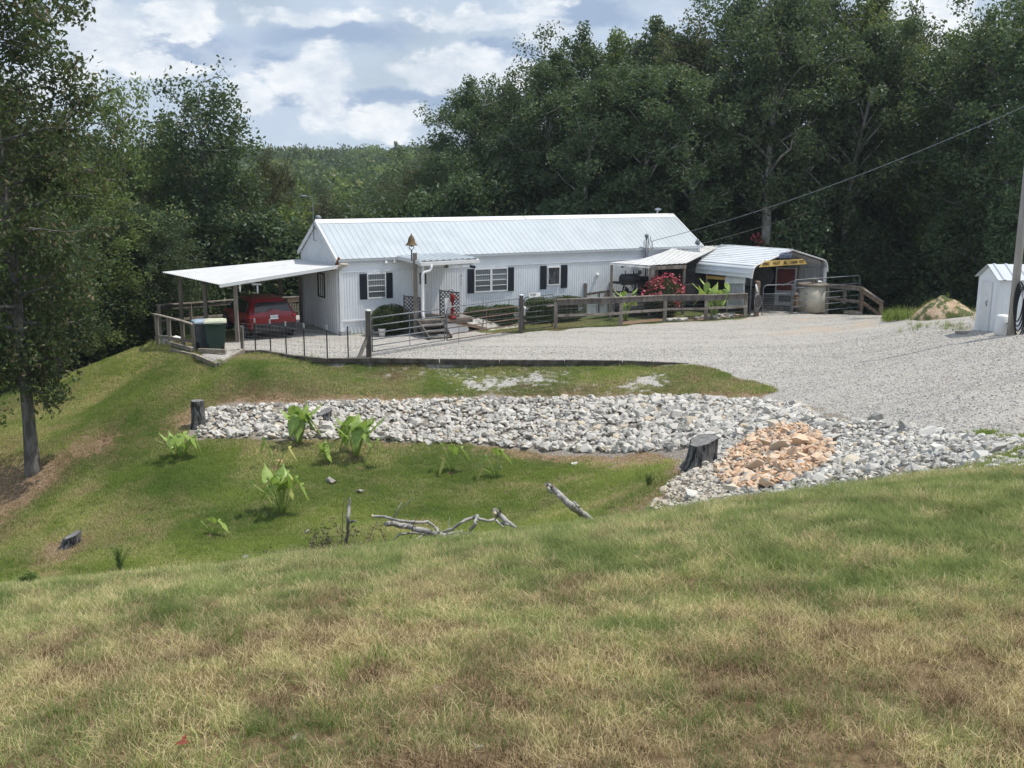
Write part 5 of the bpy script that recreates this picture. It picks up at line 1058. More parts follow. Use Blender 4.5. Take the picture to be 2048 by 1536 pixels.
c=ap+d*(L*.44)+UP*1.49-HN*.04; c=ap+d*.58+UP*1.50-HN*.05; mb=MB(); mb.box(c,(.60,.015,.17),d,None); mb.box(c,(.60,.015,.17),d,np.cross(UP,d)); sb_=mb.build('board',M['white'],sg)
text('PUSH',.145,M['sign_ink'],'lettering',sb_,c-d*.09-np.cross(UP,d)*.011,d,UP,.002,sx=.85)
# board fence along the lawn
bf=thing('board_fence','weathered two-rail board fence along the lawn right of the small gate','fence',wp[0])
for i,p_ in enumerate(wp):
    mb=MB(); mb.beam(p_-UP*.2,p_+UP*(1.10 if i<4 else 1.0),.15,.15); mb.build('post',M['wood'],bf)
off=-HN*.09
for i in range(4):
    e0,e1=wp[i],wp[i+1]
    zt0,zt1=[(1.10,1.08),(1.08,1.03),(1.03,1.01),(1.0,.98)][i]
    mb=MB(); mb.beam(e0+UP*zt0+off,e1+UP*zt1+off,.04,.22); mb.build('top_rail',M['wood_dark'],bf); mb=MB(); mb.beam(e0+UP*.56+off,e1+UP*.53+off,.04,.10); mb.build('lower_rail',M['wood'],bf)
    mb=MB(); mb.beam(e0+UP*(zt0+.13)+off*.6,e1+UP*(zt1+.13)+off*.6,.14,.035); mb.build('cap_rail',M['wood'],bf)
mesh_fence('wire_mesh',[p_+HN*.02 for p_ in wp],1.0,'',8,.12,.03,bf,.003)
# thin wire fence with steel posts along the hedge
hp=[onwall(966,595,-1.35)[0],onwall(1018,590,-1.35)[0],onwall(1068,585,-1.35)[0],onwall(1118,580,-1.35)[0]]
hl=['dark thin post in front of the double window','dark thin post right of the double window shutter','dark thin post above the PUSH sign','thin post with a pale tip below the small window']; HP=[]
for s_,lb in zip(hp,hl):
    q=HW(s_,-1.35,0); HP.append(q); mb=MB(); mb.tube([q,q+UP*1.22],.018,6); props(mb.build('fence_post',M['post_steel'],None),lb,'fence post','thin posts along the hedge')
mesh_fence('garden_wire',[HW(4.7,-1.35,0)]+HP+[HW(12.2,-1.35,0)],1.05,'fine garden wire strung in front of the hedge',5,.25,.2,None,.003)
# ------------------------------------------------------------------ bell on its post
q=HW(onwall(831,600,-1.3)[0],-1.3,0); bp2=thing('bell_post','tall grey wooden post carrying a weathered brass bell by the porch steps','bell post',q)
topz=atY(826,506,q[1])[2]; bt=atY(822,482,q[1])[2]; mb=MB(); mb.beam(q,q+UP*topz,.16,.16); mb.build('post',M['wood'],bp2)
mb=MB(); e=q+np.array([-.13,-.0,0]); mb.tube([e+UP*(topz-.3),e+UP*(topz+.12)],.03,8); mb.tube([e+UP*(topz+.10),e+UP*(topz+.2)-np.array([.09,0,0]),e+UP*(topz+.38)-np.array([.08,0,0])],.018,6); mb.tube([e+UP*(topz+.10),e+UP*(topz+.2)+np.array([.09,0,0]),e+UP*(topz+.38)+np.array([.08,0,0])],.018,6); mb.build('yoke',M['galv'],bp2)
mb=MB(); mb.lathe(e+UP*(topz+.30),[(.25,0),(.215,.03),(.15,.12),(.125,.24),(.09,.33),(.045,.38),(.02,.45)],20); mb.build('bell',M['brass'],bp2)
mb=MB(); mb.lathe(e+UP*(topz+.24),[(.02,.1),(.05,.03),(.04,0)],8); mb.build('clapper',M['rust'],bp2)
# bucket by the round bush
q=onz(764,673); bk_=thing('bucket','small white bucket on the gravel in front of the round bush','bucket',q); mb=MB(); mb.lathe(q,[(.12,0),(.15,.30),(.16,.31),(.14,.32),(.11,.05)],18); mb.build('bucket_body',M['white'],bk_); mb=MB(); mb.tube([q+UP*.3+HU*.15,q+UP*.18-HN*.17,q+UP*.3-HU*.15],.006,5); mb.build('handle',M['galv'],bk_)
# stone foot by the house corner
mb=MB(); mb.box(HW(.12,-.12,.08),(.42,.2,.17),HU,HN); props(mb.build('corner_block',M['block'],None),'concrete block at the foot of the house corner','block')
# ------------------------------------------------------------------ lean-to roof and deck at the right end of the house
dk=thing('deck_shelter','white sheet-roofed deck shelter between the house and the metal carport','shelter',HW(14,-1.6,0))
def WP(px,py,t_): s_,z_=onwall(px,py,t_); return HW(s_,t_,z_)
pA=WP(1219,525,-1.1); pB=WP(1300,531,-1.3); pC=WP(1372,527,-1.5); pE=WP(1345,497,-.06)+UP*.02; pF=WP(1290,519,-.55)
# metal carport frame
CF=onz(1499,632); ca_=R(50); CD=np.array([math.sin(ca_),math.cos(ca_),0]); CPp=np.array([-CD[1],CD[0],0]); CW=5.5; CL=3.85
def CX(w_,l_,z_): return CF+CD*w_+CPp*l_+UP*z_
pR=CX(CW/2,CL+.1,2.86)
mb=MB(); ribquad(mb,pE,pB,pC,pR,7,.03); mb.build('sheet_roof',M['dirty_white'],dk)
mb=MB(); ribquad(mb,pF,pA,pB,pE,4,.03); mb.build('sheet_roof',M['dirty_white'],dk)
mb=MB(); mb.beam(pB-UP*.12,pC-UP*.14,.08,.16); mb.build('beam',M['wood'],dk); mb=MB(); mb.beam(pA-UP*.07,pB-UP*.09,.05,.08); mb.build('beam',M['white_trim'],dk)
for q,mm in ((pA+HU*.12,M['wood']),(pB+HU*.02,M['wood']),(pB+(pC-pB)*.42+HN*.6,M['wood']),(pC+HN*.1,M['wood'])):
    q=np.array(q); mb=MB(); mb.beam(np.array([q[0],q[1],0]),np.array([q[0],q[1],q[2]-.1]),.12,.12); mb.build('post',mm,dk)
mb=MB(); q=pA+HU*.75-UP*.16; mb.tube([q,q+HN*.1-UP*.07],[.08,.05],10); mb.build('flood_lamp',M['black_steel'],dk)
# dark back wall of the sheltered area, with boards
b0=HW(15.0,-.9,0); b1=HW(18.2,-.6,0)
for k in range(9):
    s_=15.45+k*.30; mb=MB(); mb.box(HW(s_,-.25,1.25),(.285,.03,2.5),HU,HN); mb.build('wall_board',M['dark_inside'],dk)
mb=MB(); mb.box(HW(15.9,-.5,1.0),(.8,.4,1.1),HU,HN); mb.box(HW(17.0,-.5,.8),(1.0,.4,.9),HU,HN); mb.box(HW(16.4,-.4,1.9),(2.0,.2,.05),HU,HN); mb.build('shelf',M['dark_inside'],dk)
for k in range(7):
    mb=MB(); mb.box(HW(13.3+k*.42,-.75,.55),(.40,1.2,.05),HU,HN); mb.build('deck_board',M['wood'],dk)
# short stair rail left of the deck
sr=thing('stair_rail','short weathered stair rail between the lawn and the smoker','railing',onz(1196,632))
q0=onz(1170,634); q1=onz(1224,630); 
mb=MB(); mb.beam(q0,q0+UP*1.52,.14,.14); mb.build('post',M['wood'],sr); mb=MB(); mb.beam(q1+HU*-.1,q1-HU*.1+UP*1.5,.16,.16); mb.build('post',M['wood'],sr)
mb=MB(); mb.beam(q0+UP*1.02,q1+UP*1.12,.05,.09); mb.build('rail',M['wood_dark'],sr); mb=MB(); mb.beam(q0+HU*.9+UP*.55,q1+UP*1.2,.06,.16); mb.build('diagonal_rail',M['wood_warm'],sr); mb=MB(); mb.beam((q0+q1)/2,(q0+q1)/2+UP*1.05,.06,.06); mb.build('post',M['wood_dark'],sr)
# smoker
sk=thing('smoker_grill','large black barrel smoker with a side shelf, chimney pins and firebox under the shelter','smoker grill',WP(1265,600,-.85)*np.array([1,1,0]))
def KP(px,py,dt=0.): return WP(px,py,-.85+dt)
c0,c1=KP(1243,559),KP(1274,558)
mb=MB(); mb.tube([c0,c0+(c1-c0)*.04,c0+(c1-c0)*.96,c1],[.20,.25,.25,.20],18); mb.build('barrel',M['black_steel'],sk)
for px in (1250.5,1267): mb=MB(); mb.tube([KP(px,549),KP(px,541)],.022,6); mb.build('lid_pin',M['black_steel'],sk)
mb=MB(); a,b_=KP(1228,565),KP(1296,565); mb.beam(a,b_,.45,.09); mb.build('shelf_bar',M['black_steel'],sk)
mb=MB(); a,b_=KP(1228,584),KP(1296,584); mb.beam(a,b_,.40,.06); mb.build('lower_frame',M['black_steel'],sk)
for (x0,x1) in ((1249,1245),(1272,1268)): mb=MB(); mb.beam(KP(x0,567),KP(x1,583),.05,.05); mb.build('leg',M['black_steel'],sk)
mb=MB(); q=KP(1289,575); mb.box(q,(.42,.5,1.0),HU,HN); mb.build('firebox',M['black_steel'],sk)
mb=MB(); q=KP(1286,560); mb.prism([KP(1275,562),KP(1296,562),KP(1296,553),KP(1289,553)],HN*.4); mb.build('firebox_hood',M['black_steel'],sk)
mb=MB(); q=KP(1279,548); mb.tube([KP(1278.5,559),KP(1279,551)],.015,6); mb.build('gauge_stem',M['black_steel'],sk); mb=MB(); mb.lathe(KP(1279.5,550),[(.03,0),(.09,.05),(.10,.12),(.06,.2),(.01,.22)],10); mb.build('chimney_cap',M['wood_dark'],sk)
mb=MB(); mb.tube([KP(1252,583),KP(1253,577),KP(1251,573)],[.09,.07,.03],8); mb.tube([KP(1255,583),KP(1258,577)],[.05,.02],6); mb.tube([KP(1262,567),KP(1265,575),KP(1263,577)],.02,5); mb.build('tool_hook',M['black_steel'],sk)
for px in (1232,1293): mb=MB(); q=KP(px,584); mb.beam(q,np.array([q[0],q[1],.0]),.06,.06); mb.build('leg',M['black_steel'],sk)
# small dark garden figure by the post
q=onz(1236,631); gf=thing('garden_ornament','small grey stone garden figure behind the fence left of the young elephant ears','garden ornament',q)
mb=MB(); mb.lathe(q,[(.16,0),(.17,.3),(.13,.5),(.09,.58),(.12,.7),(.12,.85),(.06,.98),(.01,1.03)],14); mb.build('figure',M['charred'],gf); mb=MB(); mb.lathe(q+np.array([.22,-.1,.0]),[(.06,0),(.09,.55),(.10,.7),(.05,.78)],12); mb.build('small_figure',M['block'],gf)
# ------------------------------------------------------------------ metal carport
mc=thing('metal_carport','open white metal carport with rounded eaves and horizontal ribs, used as a stall','carport',CF+CD*2.7)
prof=[(-.22,1.76),(-.17,2.02),(-.10,2.20),(.06,2.33)]
left_=prof+[(CW/2,2.92)]; right_=[(CW-w_,z_-.02) for w_,z_ in prof][::-1]
M['carport_white']=pm('white_carport_metal',(.68,.71,.73),(.74,.77,.79),.9,.5,c3=(.56,.59,.60),s3=.8)
def skin(pr_,name,par,ribs_per=.28,end=0.):
    # subdivide outline, ribs run along the length
    pts=[]; 
    for (a,b_) in zip(pr_[:-1],pr_[1:]):
        a=np.array(a);b_=np.array(b_); L=np.linalg.norm(b_-a); n_=max(1,int(round(L/ribs_per)))
        nn=np.array([-(b_-a)[1],(b_-a)[0]])/L
        if L<.13: pts.append((a,0)); continue
        for k in range(n_):
            p_=a+(b_-a)*k/n_; q_=a+(b_-a)*(k+1)/n_
            for u,h_ in ((0,0),(.52,0),(.60,.028),(.80,.028),(.88,0)): pts.append((p_*(1-u)+q_*u+nn*h_,0))
    pts.append((np.array(pr_[-1]),0)); mb=MB(); vs=[]
    for p_,_ in pts: vs+=[CX(p_[0],-.12,p_[1]),CX(p_[0],CL+.1,p_[1])]
    n_=len(pts); fs=[(2*i,2*i+1,2*i+3,2*i+2) for i in range(n_-1)]
    vs2=[np.array(v)-UP*.012 for v in vs]; mb.add(vs,fs); mb.add(vs2,[tuple(reversed(f)) for f in fs]); return mb.build(name,M['carport_white'],par)
rl=skin(left_,'roof_panel',mc); rr2=skin([(CW/2,2.92)]+right_,'roof_panel',mc)
ORG[rl.name]=ORG[mc.name]
mb=MB(); out=[CX(w_,-.14,z_) for w_,z_ in left_]+[CX(w_,-.14,z_) for w_,z_ in right_]
for (w_,z_) in [(CW+.16,1.9)]: pass
for i in range(len(out)-1):
    mb=MB(); mb.beam(out[i]-UP*.03,out[i+1]-UP*.03,.05,.13,CPp); mb.build('front_trim',M['white'],mc)
for w_ in (.0,CW):
    for l_ in (.0,CL*.34,CL*.67,CL):
        q=CX(w_,l_,0); zb=min(Gz(q[0],q[1]),0)-.1; mb=MB(); mb.beam(np.array([q[0],q[1],zb]),CX(w_,l_,2.15),.07,.07); mb.beam(CX(w_,l_,2.15),CX(w_+(.35 if w_==0 else -.35),l_,2.38),.06,.06); mb.build('post',M['wood'] if l_>0 else M['galv'],mc)
for l_ in (0,CL/2,CL):
    mb=MB(); mb.beam(CX(.1,l_,2.28),CX(CW/2,l_,2.84),.06,.06); mb.beam(CX(CW-.1,l_,2.26),CX(CW/2,l_,2.84),.06,.06); mb.build('rafter',M['galv'],mc)
# right wall inside: horizontal pale panels; its outer front leg
for k in range(7):
    mb=MB(); mb.box(CX(CW-.02,2.9,.31*k-.12),(.03,1.9,.30),CD,CPp); mb.build('side_panel',M['dark_inside'],mc)  # near-black panels added at the deep end, standing in for interior shade
    mb=MB(); mb.hexa([CX(CW+.0,.05,.0+.31*k-.3),CX(CW+.0,CL,.0+.31*k-.3),CX(CW+.03,CL,.0+.31*k-.3),CX(CW+.03,.05,.0+.31*k-.3),CX(CW+.0,.05,.30+.31*k-.3),CX(CW+.0,CL,.30+.31*k-.3),CX(CW+.02,CL,.30+.31*k-.3),CX(CW+.02,.05,.30+.31*k-.3)]); mb.build('side_panel',M['old_panel'],mc)
mb=MB(); mb.beam(CX(CW+.12,-.1,-.3),CX(CW+.12,-.1,1.9),.16,.10,CPp); mb.build('front_trim',M['white'],mc)
# back wall, counter and goods in the dark
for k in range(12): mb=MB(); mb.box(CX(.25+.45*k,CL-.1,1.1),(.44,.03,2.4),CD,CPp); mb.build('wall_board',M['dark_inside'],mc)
mb=MB(); mb.box(CX(4.2,CL-.3,1.0),(1.8,.1,2.0),CD,CPp); mb.build('pale_back_panel',M['old_panel'],mc)
vw=np.array([.24,.97,0]); vx=np.array([.97,-.24,0])
c=atY(1526,553,48.9); mb=MB(); mb.tube([c,c+vw*.16],.50,22); props(mb.build('round_black_sign',M['black_steel'],None),'large round black disc hanging inside the metal carport on the left','sign')
q=atY(1572,560,50.8); q[2]=0; vm=thing('vending_machine','red and white drinks vending machine with a white wave, inside the metal carport','vending machine',q)
mb=MB(); mb.box(q+UP*.93+vw*.35,(1.0,.7,1.84),vx,vw); mb.build('cabinet',M['old_panel'],vm)
mb=MB(); mb.box(q+UP*1.28-vw*.02,(.84,.04,1.05),vx,vw); fp=mb.build('front_panel',M['sign_red'],vm)
mb=MB(); mb.tube([q-vw*.06+vx*-.40+UP*1.10,q-vw*.06+vx*-.15+UP*1.02,q-vw*.06+vx*.1+UP*1.10,q-vw*.06+vx*.40+UP*1.26],[.02,.05,.045,.02],6); mb.build('wave_stripe',M['old_panel'],fp)
mb=MB(); mb.box(q+UP*.35-vw*.02,(.6,.04,.3),vx,vw); mb.build('delivery_flap',M['black_steel'],vm)
mb=MB(); mb.box(CX(1.2,2.0,.45),(1.4,.8,.9),CD,CPp); mb.build('counter',M['dark_inside'],mc)
mb=MB(); mb.box(CX(3.2,2.6,.4),(1.6,.7,.8),CD,CPp); mb.build('counter',M['dark_inside'],mc)
# yellow boards
ys=thing('trading_post_sign','long yellow board lettered SPRING VALLEY TRADIN POST hanging across the carport front','sign',CX(2.6,-.2,2.2))
FPn=CPp
def FPt(px,py,l_=-.22): return onplane(px,py,CX(0,l_,0),CPp)
g=[FPt(1519,534.5),FPt(1614,528),FPt(1607,518),FPt(1530,522)]
mb=MB(); mb.prism(g,CPp*.04); yb=mb.build('board',M['sign_yellow'],ys)
xd=g[1]-g[0]; xd/=np.linalg.norm(xd); yd=np.cross(CPp,xd); yd=yd if yd[2]>0 else -yd
for (txt,px,py,sz,sxx) in (('SPRING',1531.5,528.3,.20,.75),('VALLEY',1552.5,526.2,.20,.80),('ART',1570,523.6,.12,.9),('FARM',1570,527.4,.12,.8),('TRADIN',1587.5,524.8,.20,.78),('POST',1602.7,523.2,.20,.80)):
    text(txt,sz,M['sign_ink'],'lettering',yb,FPt(px,py)-CPp*.008,xd,yd,.004,shear=.25,sx=sxx)
mb=MB(); g=[FPt(1557,516),FPt(1582,515.5),FPt(1586,508),FPt(1580,505.5),FPt(1572,504.5),FPt(1561,507)]; mb.prism(g,CPp*.03); ss=mb.build('blue_sign',M['sign_blue'],None); props(ss,'blue-grey sign with pale scrollwork hanging under the carport peak','sign')
rr_=np.random.default_rng(9); mb=MB()
for k in range(9):
    c=FPt(1561+2.6*k,511+rr_.normal()*1.2); mb.tube([c-CPp*.02+CD*.06*math.cos(a)+UP*.06*math.sin(a) for a in np.linspace(0,4.6,8)],.010,4)
mb.build('scrollwork',M['blue_lid'],ss)
# side: yellow board and the hanging stained panel under the eave
def SPt(px,py,w_=-.05): return onplane(px,py,CX(w_,0,0),CD)
mb=MB(); g=[SPt(1412,557.5),SPt(1450,560),SPt(1450,554),SPt(1412,551)]; mb.prism(g,CD*.04); mb.build('yellow_side_board',M['sign_yellow'],mc)
mb=MB(); g=[SPt(1453,617),SPt(1488,613),SPt(1489,563),SPt(1454,563)]; mb.prism(g,CD*.03); pp=mb.build('hanging_panel',M['old_panel'],mc)
mb=MB(); g=[SPt(1449,567,-.12),SPt(1490,567,-.12),SPt(1491,554,-.08),SPt(1451,552,-.08)]; mb.prism(g,CD*.02); mb.build('bent_flashing',M['white_trim'],pp)
for (x0,x1) in ((1453,1455.5),(1486.5,1489)): mb=MB(); mb.prism([SPt(x0,617,-.07),SPt(x1,617,-.07),SPt(x1,566,-.07),SPt(x0,566,-.07)],CD*.02); mb.build('panel_edge',M['white_trim'],pp)
mb=MB(); mb.prism([SPt(1452,617,-.09),SPt(1488,611.5,-.09),SPt(1488,615,-.09),SPt(1452,618.5,-.09)],CD*.02); mb.prism([SPt(1452,608,-.09),SPt(1488,613,-.09),SPt(1488,615,-.09),SPt(1452,611,-.09)],CD*.02); mb.build('loose_trim',M['white_trim'],pp)
mb=MB(); mb.box(CX(1.6,CL*.55,.5),(2.6,1.2,1.0),CD,CPp); mb.build('stored_crates',M['dark_inside'],mc)
# ------------------------------------------------------------------ fence corner with hose, gates and spool table
q=onz(1512,634); hpz=thing('hose_post','brown weathered wooden post with coiled grey hoses hanging on it','post',q)
mb=MB(); mb.beam(q,q+UP*1.62,.34,.16); mb.build('post',M['wood_warm'],hpz)
rr_=np.random.default_rng(2)
for k in range(6):
    w_=.05+.035*k; x0=q-HN*.15+HU*(-.22+.01*k); zt=1.15-.02*k; zb=.12+.04*k+.1*rr_.random()
    mb=MB(); mb.tube([x0+HU*(w_*math.cos(a))+UP*((zt+zb)/2+(zt-zb)/2*math.sin(a))-HN*.02*k for a in np.linspace(0,2*math.pi,20)],.016,5,False); mb.build('hose_loop',M['galv'] if k%2 else M['wood'],hpz)
mb=MB(); mb.tube([q-HN*.14-HU*.25+UP*1.5,q-HN*.2-HU*.20+UP*1.25,q-HN*.14-HU*.1+UP*1.1],[.03,.05,.04],8); mb.build('nozzle',M['white'],hpz)
a=onz(1520,632.5)-CPp*.1; b_=onz(1581,631)
rt=tube_gate(a,b_,[.05,1.02,1.42],.1,'grey tube gate with fine wire mesh below, before the metal carport opening',mid=(),corner='l',grp='tube gates at the stall')
mesh_fence('wire_mesh',[a,b_],.95,'',12,.045,.05,rt,.004)
a=onz(1584,631); dd=onplane(1716,618,(0,0,-.02),UP)-a; b_=a+dd
mb=MB()
rt=tube_gate(a,b_,[.10,.40,.68,.95,1.25,1.62],.1,'grey six-bar tube gate standing open across the spool table and the ramp',mid=(.46,),corner='lr',grp='tube gates at the stall')
q=onz(1622,625.5); sp_=thing('spool_table','beige round drum table with a grey wooden top, standing behind the open gate','table',q)
mb=MB(); mb.lathe(q+UP*.08,[(.60,0),(.60,1.22)],32); mb.build('drum',M['beige'],sp_); mb=MB(); mb.lathe(q+UP*1.31,[(.70,0),(.70,.06)],28); mb.build('table_top',M['wood'],sp_)
for dx in (-.2,.35): mb=MB(); mb.box(q+CD*dx+UP*.03-CPp*.3,(.3,.3,.12),CD,CPp); mb.build('foot_block',M['wood_dark'],sp_)
mb=MB(); c=q+UP*1.42; mb.box(c+CD*-.02+UP*.06,(.10,.16,.14),CD,CPp); mb.box(c+CD*.22+UP*.06,(.10,.16,.14),CD,CPp); mb.box(c+CD*.1+UP*.16,(.5,.22,.05),CD,CPp); props(mb.build('wooden_stool',M['wood'],None),'small grey wooden stand on top of the spool table','stand')
mb=MB(); mb.lathe(q+UP*1.40+CD*.42,[(.18,0),(.2,.04),(.12,.07)],14); props(mb.build('white_tray',M['white'],None),'white shallow tray on the right side of the spool table','tray')
q=onz(1601,620)+CPp*.3; mb=MB(); mb.box(q+UP*.35,(.35,.3,.5),CD,CPp); mb.lathe(q+UP*.6,[(.1,0),(.13,.12),(.05,.2)],10); props(mb.build('brown_crate',M['wood_warm'],None),'brown crate with a dark pot behind the gate left of the spool table','crate')
# ramp railing beyond
rl_=thing('ramp_railing','weathered wooden ramp railing descending at the right edge of the yard','railing',onz(1716,624))
def RQ(px,py,Y): return atY(px,py,Y)
for (a,b_,w_,h_,mm) in (((1655,571,50.5),(1722,577,49.0),.05,.22,'wood'),((1720,578,49),(1764,608,47.6),.05,.20,'wood_warm'),((1655,596,50.4),(1720,604,49),.05,.14,'wood'),((1722,603,49),(1758,628,47.8),.05,.14,'wood_warm'),((1655,568,50.5),(1724,574.5,49),.16,.04,'wood'),((1722,574,49),(1766,604,47.6),.16,.04,'wood')):
    mb=MB(); mb.beam(RQ(*a),RQ(*b_),w_,h_); mb.build('rail',M[mm],rl_)
for (px,pt,pb,Y) in ((1725,577,632,48.9),(1763,606,634,47.6),(1656,572,625,50.4),(1690,580,600,49.9)):
    mb=MB(); a=RQ(px,pt,Y); b_=RQ(px,pb,Y); mb.beam(np.array([a[0],a[1],b_[2]-.2]),a,.14,.14); mb.build('post',M['wood_warm'] if px>1700 else M['wood'],rl_)
for k in range(4): mb=MB(); mb.beam(RQ(1690,621+1.5*k,49.6-.2*k),RQ(1722,624+1.5*k,48.8-.2*k),.2,.04); mb.build('ramp_board',M['wood'],rl_)
# ------------------------------------------------------------------ dirt pile
q=hit(1885,640,20,60); dz=q[2]
r_=np.random.default_rng(8); nU,nV=40,22; V=[];
c0=np.array([atY(1885,650,40.5)[0],40.6]); 
for j in range(nV+1):
    for i in range(nU):
        a=2*math.pi*i/nU; rad=j/nV; x=c0[0]+math.cos(a)*rad*1.25; y=c0[1]+math.sin(a)*rad*1.0; hh=.95*(1-rad)**.8*(1+.5*(fbm(np.array([x]),np.array([y]),.9,3)[0]-.5))+.22*(fbm(np.array([x]),np.array([y]),.35,3)[0]-.5)*(1-rad)**.5+.10*(fbm(np.array([x]),np.array([y]),.15,6)[0]-.5); V.append((x,y,Gz(x,y)+hh-.05*(rad>.97)))
Fc=[(j*nU+i,j*nU+(i+1)%nU,(j+1)*nU+(i+1)%nU,(j+1)*nU+i) for j in range(nV) for i in range(nU)]
dp=thing('dirt_pile','mound of orange clay overgrown with grass between the ramp and the white shed','dirt pile',(c0[0],c0[1],Gz(*c0)))
M['clay']=pm('orange_clay',(.44,.31,.20),(.56,.43,.30),3.,.95,bump=1.,bscale=14,bdist=.05,c3=(.10,.12,.045),s3=2.2,t3=(.44,.54))
mb=MB(); mb.add(V,Fc,True); mb.build('mound',M['clay'],dp)
W2_=[]
for k in range(260):
    a=r_.random()*6.28; rad=math.sqrt(r_.random()); x=c0[0]+math.cos(a)*rad*1.25; y=c0[1]+math.sin(a)*rad*1.0
    if fbm(np.array([x]),np.array([y]),.6,12)[0]>.50: W2_.append((x,y,Gz(x,y)+.95*(1-min(1,rad))**.9,.35+.5*r_.random()))
for k in range(40): x=c0[0]-1.5+r_.normal()*.3; y=c0[1]+.7+r_.normal()*.3; W2_.append((x,y,Gz(x,y)+.05,1.2+.9*r_.random()))
W2_=np.array(W2_); n_=len(W2_); o_=ORG[dp.name]
points_obj('pile_weeds',W2_[:,:3]-o_,ct,{'pick':('INT',r_.integers(0,4,n_)),'rot':('FLOAT_VECTOR',np.stack([W2_[:,0]*0,W2_[:,0]*0,r_.random(n_)*6.28],-1)),'scl':('FLOAT',W2_[:,3]),'dry':('FLOAT',np.clip(r_.normal(.15,.15,n_),0,1)),'tone':('FLOAT',r_.random(n_)*.4)},None,dp)
# ------------------------------------------------------------------ white metal shed
s1=onz(1988,671,1.14); s0=onz(1949,651,1.28); sdv=(s0-s1); sdv[2]=0; SW=np.linalg.norm(sdv); sdv/=SW; sl2=np.array([sdv[1],-sdv[0],0]); sl2=sl2 if sl2[0]>0 else -sl2; SL=3.0
sh=thing('metal_shed','small white metal garden shed with a ribbed gable roof at the right edge','shed',s1)
zE=atY(1991,561,s1[1])[2]-s1[2]; zA=zE+.42
def SX(w_,l_,z_): return s1+sdv*w_+sl2*l_+UP*z_
sn=np.cross(sl2,UP); sn=sn if (sn@(-sdv))>0 else -sn
mb=MB(); ribbed(mb,SX(0,0,0),sl2,SL,lambda s:0.,lambda s:zE,-sdv,.32,.018,.12); mb.build('side_wall',M['white_siding'],sh)
mb=MB(); ribbed(mb,SX(0,0,0),sdv,SW,lambda s:-.03,lambda s:zE-.02,-sl2,.16,.012,.25); mb.build('front_wall',M['white_siding'],sh)
mb=MB(); mb.prism([SX(-.02,-.0,zE-.02),SX(SW+.02,0,zE-.02),SX(SW/2,0,zA)],sl2*.03); mb.build('gable',M['white_siding'],sh)
mb=MB(); mb.box(SX(SW/2+.05,-.025,zE/2-.03),(SW*.52,.03,zE*.92),sdv,sl2); sdd=mb.build('door',M['white_trim'],sh); mb=MB(); mb.tube([SX(SW/2-.1,-.05,zE*.50),SX(SW/2-.1,-.09,zE*.56),SX(SW/2-.1,-.05,zE*.6)],.015,5); mb.build('handle',M['galv'],sdd)
mb=MB(); ribquad(mb,SX(-.10,-.10,zE),SX(SW/2,-.10,zA+.04),SX(SW/2,SL+.1,zA+.04),SX(-.10,SL+.1,zE),8,.03,.12); mb.build('roof_panel',M['white_roof'],sh)
mb=MB(); ribquad(mb,SX(SW+.10,-.10,zE),SX(SW/2,-.10,zA+.04),SX(SW/2,SL+.1,zA+.04),SX(SW+.10,SL+.1,zE),8,.03,.12); mb.build('roof_panel',M['white_roof'],sh)
mb=MB(); mb.beam(SX(0,-.02,-.02),SX(SW,-.02,-.02),.06,.08); mb.build('door_sill',M['white'],sh)
for l_ in (0,SL): mb=MB(); mb.beam(SX(0,l_,0),SX(0,l_,zE),.06,.06); mb.build('corner_trim',M['white_trim'],sh)
mb=MB(); mb.box(SX(SW*.5,-.45,-.06),(SW*.9,.5,.05),sdv,sl2); mb.build('door_step',M['wood'],sh)
q=atY(2003,668,32.9); q[2]=Gz(q[0],q[1]); wc=thing('white_barrel','white plastic can with a dark slot handle, by the shed corner','can',q); mb=MB(); mb.lathe(q,[(.20,0),(.215,.02),(.235,.25),(.20,.62),(.16,.66),(.03,.68)],20); mb.build('can_body',M['white'],wc); mb=MB(); mb.box(q+np.array([0.05,-.235,.42]),(.10,.03,.03)); mb.build('slot_handle',M['galv'],wc)
# ------------------------------------------------------------------ utility pole
q=atY(2021,671,32.4); q[2]=Gz(q[0],q[1]); up_=thing('utility_pole','tall grey wooden utility pole at the right edge in front of the shed','utility pole',q)
mb=MB(); mb.tube([q-UP*.3,q+UP*3,q+UP*10],[.125,.12,.10],14); mb.build('pole',M['pole_wood'],up_)
mb=MB(); cc=q+UP*1.2+np.array([.22,-.12,0]); 
for k in range(5):
    mb=MB(); ra_=.26+.015*k; mb.tube([cc+np.array([math.cos(a)*ra_*.55-.18+.02*k,-.10-.02*k,math.sin(a)*(.62+.05*k)-.1*k-.1]) for a in np.linspace(0,2*math.pi,22)],.022,6,False); mb.build('hose_coil',M['rubber'],up_)
mb=MB(); c=q+UP*1.35+np.array([.30,-.22,0]); ring=[c+np.array([.0,0,0])]; mb.tube([c,c+np.array([0,-.12,0])],.20,20); mb.build('meter_can',M['white_trim'],up_)
mb=MB(); mb.tube([c+np.array([-.1,-.02,-.2]),c+np.array([-.08,-.04,-.6]),c+np.array([.1,-.05,-.85]),c+np.array([.5,-.04,-.8])],.015,6); mb.tube([c+np.array([.05,0,-.2]),c+np.array([.06,.0,-1.1])],.03,6); mb.build('cable',M['rubber'],up_)
for sx3 in (-.05,.18): mb=MB(); mb.beam(c+np.array([sx3,.02,-.1]),c+np.array([sx3,.02,-1.3]),.05,.05); mb.build('stake',M['white_trim'],up_)
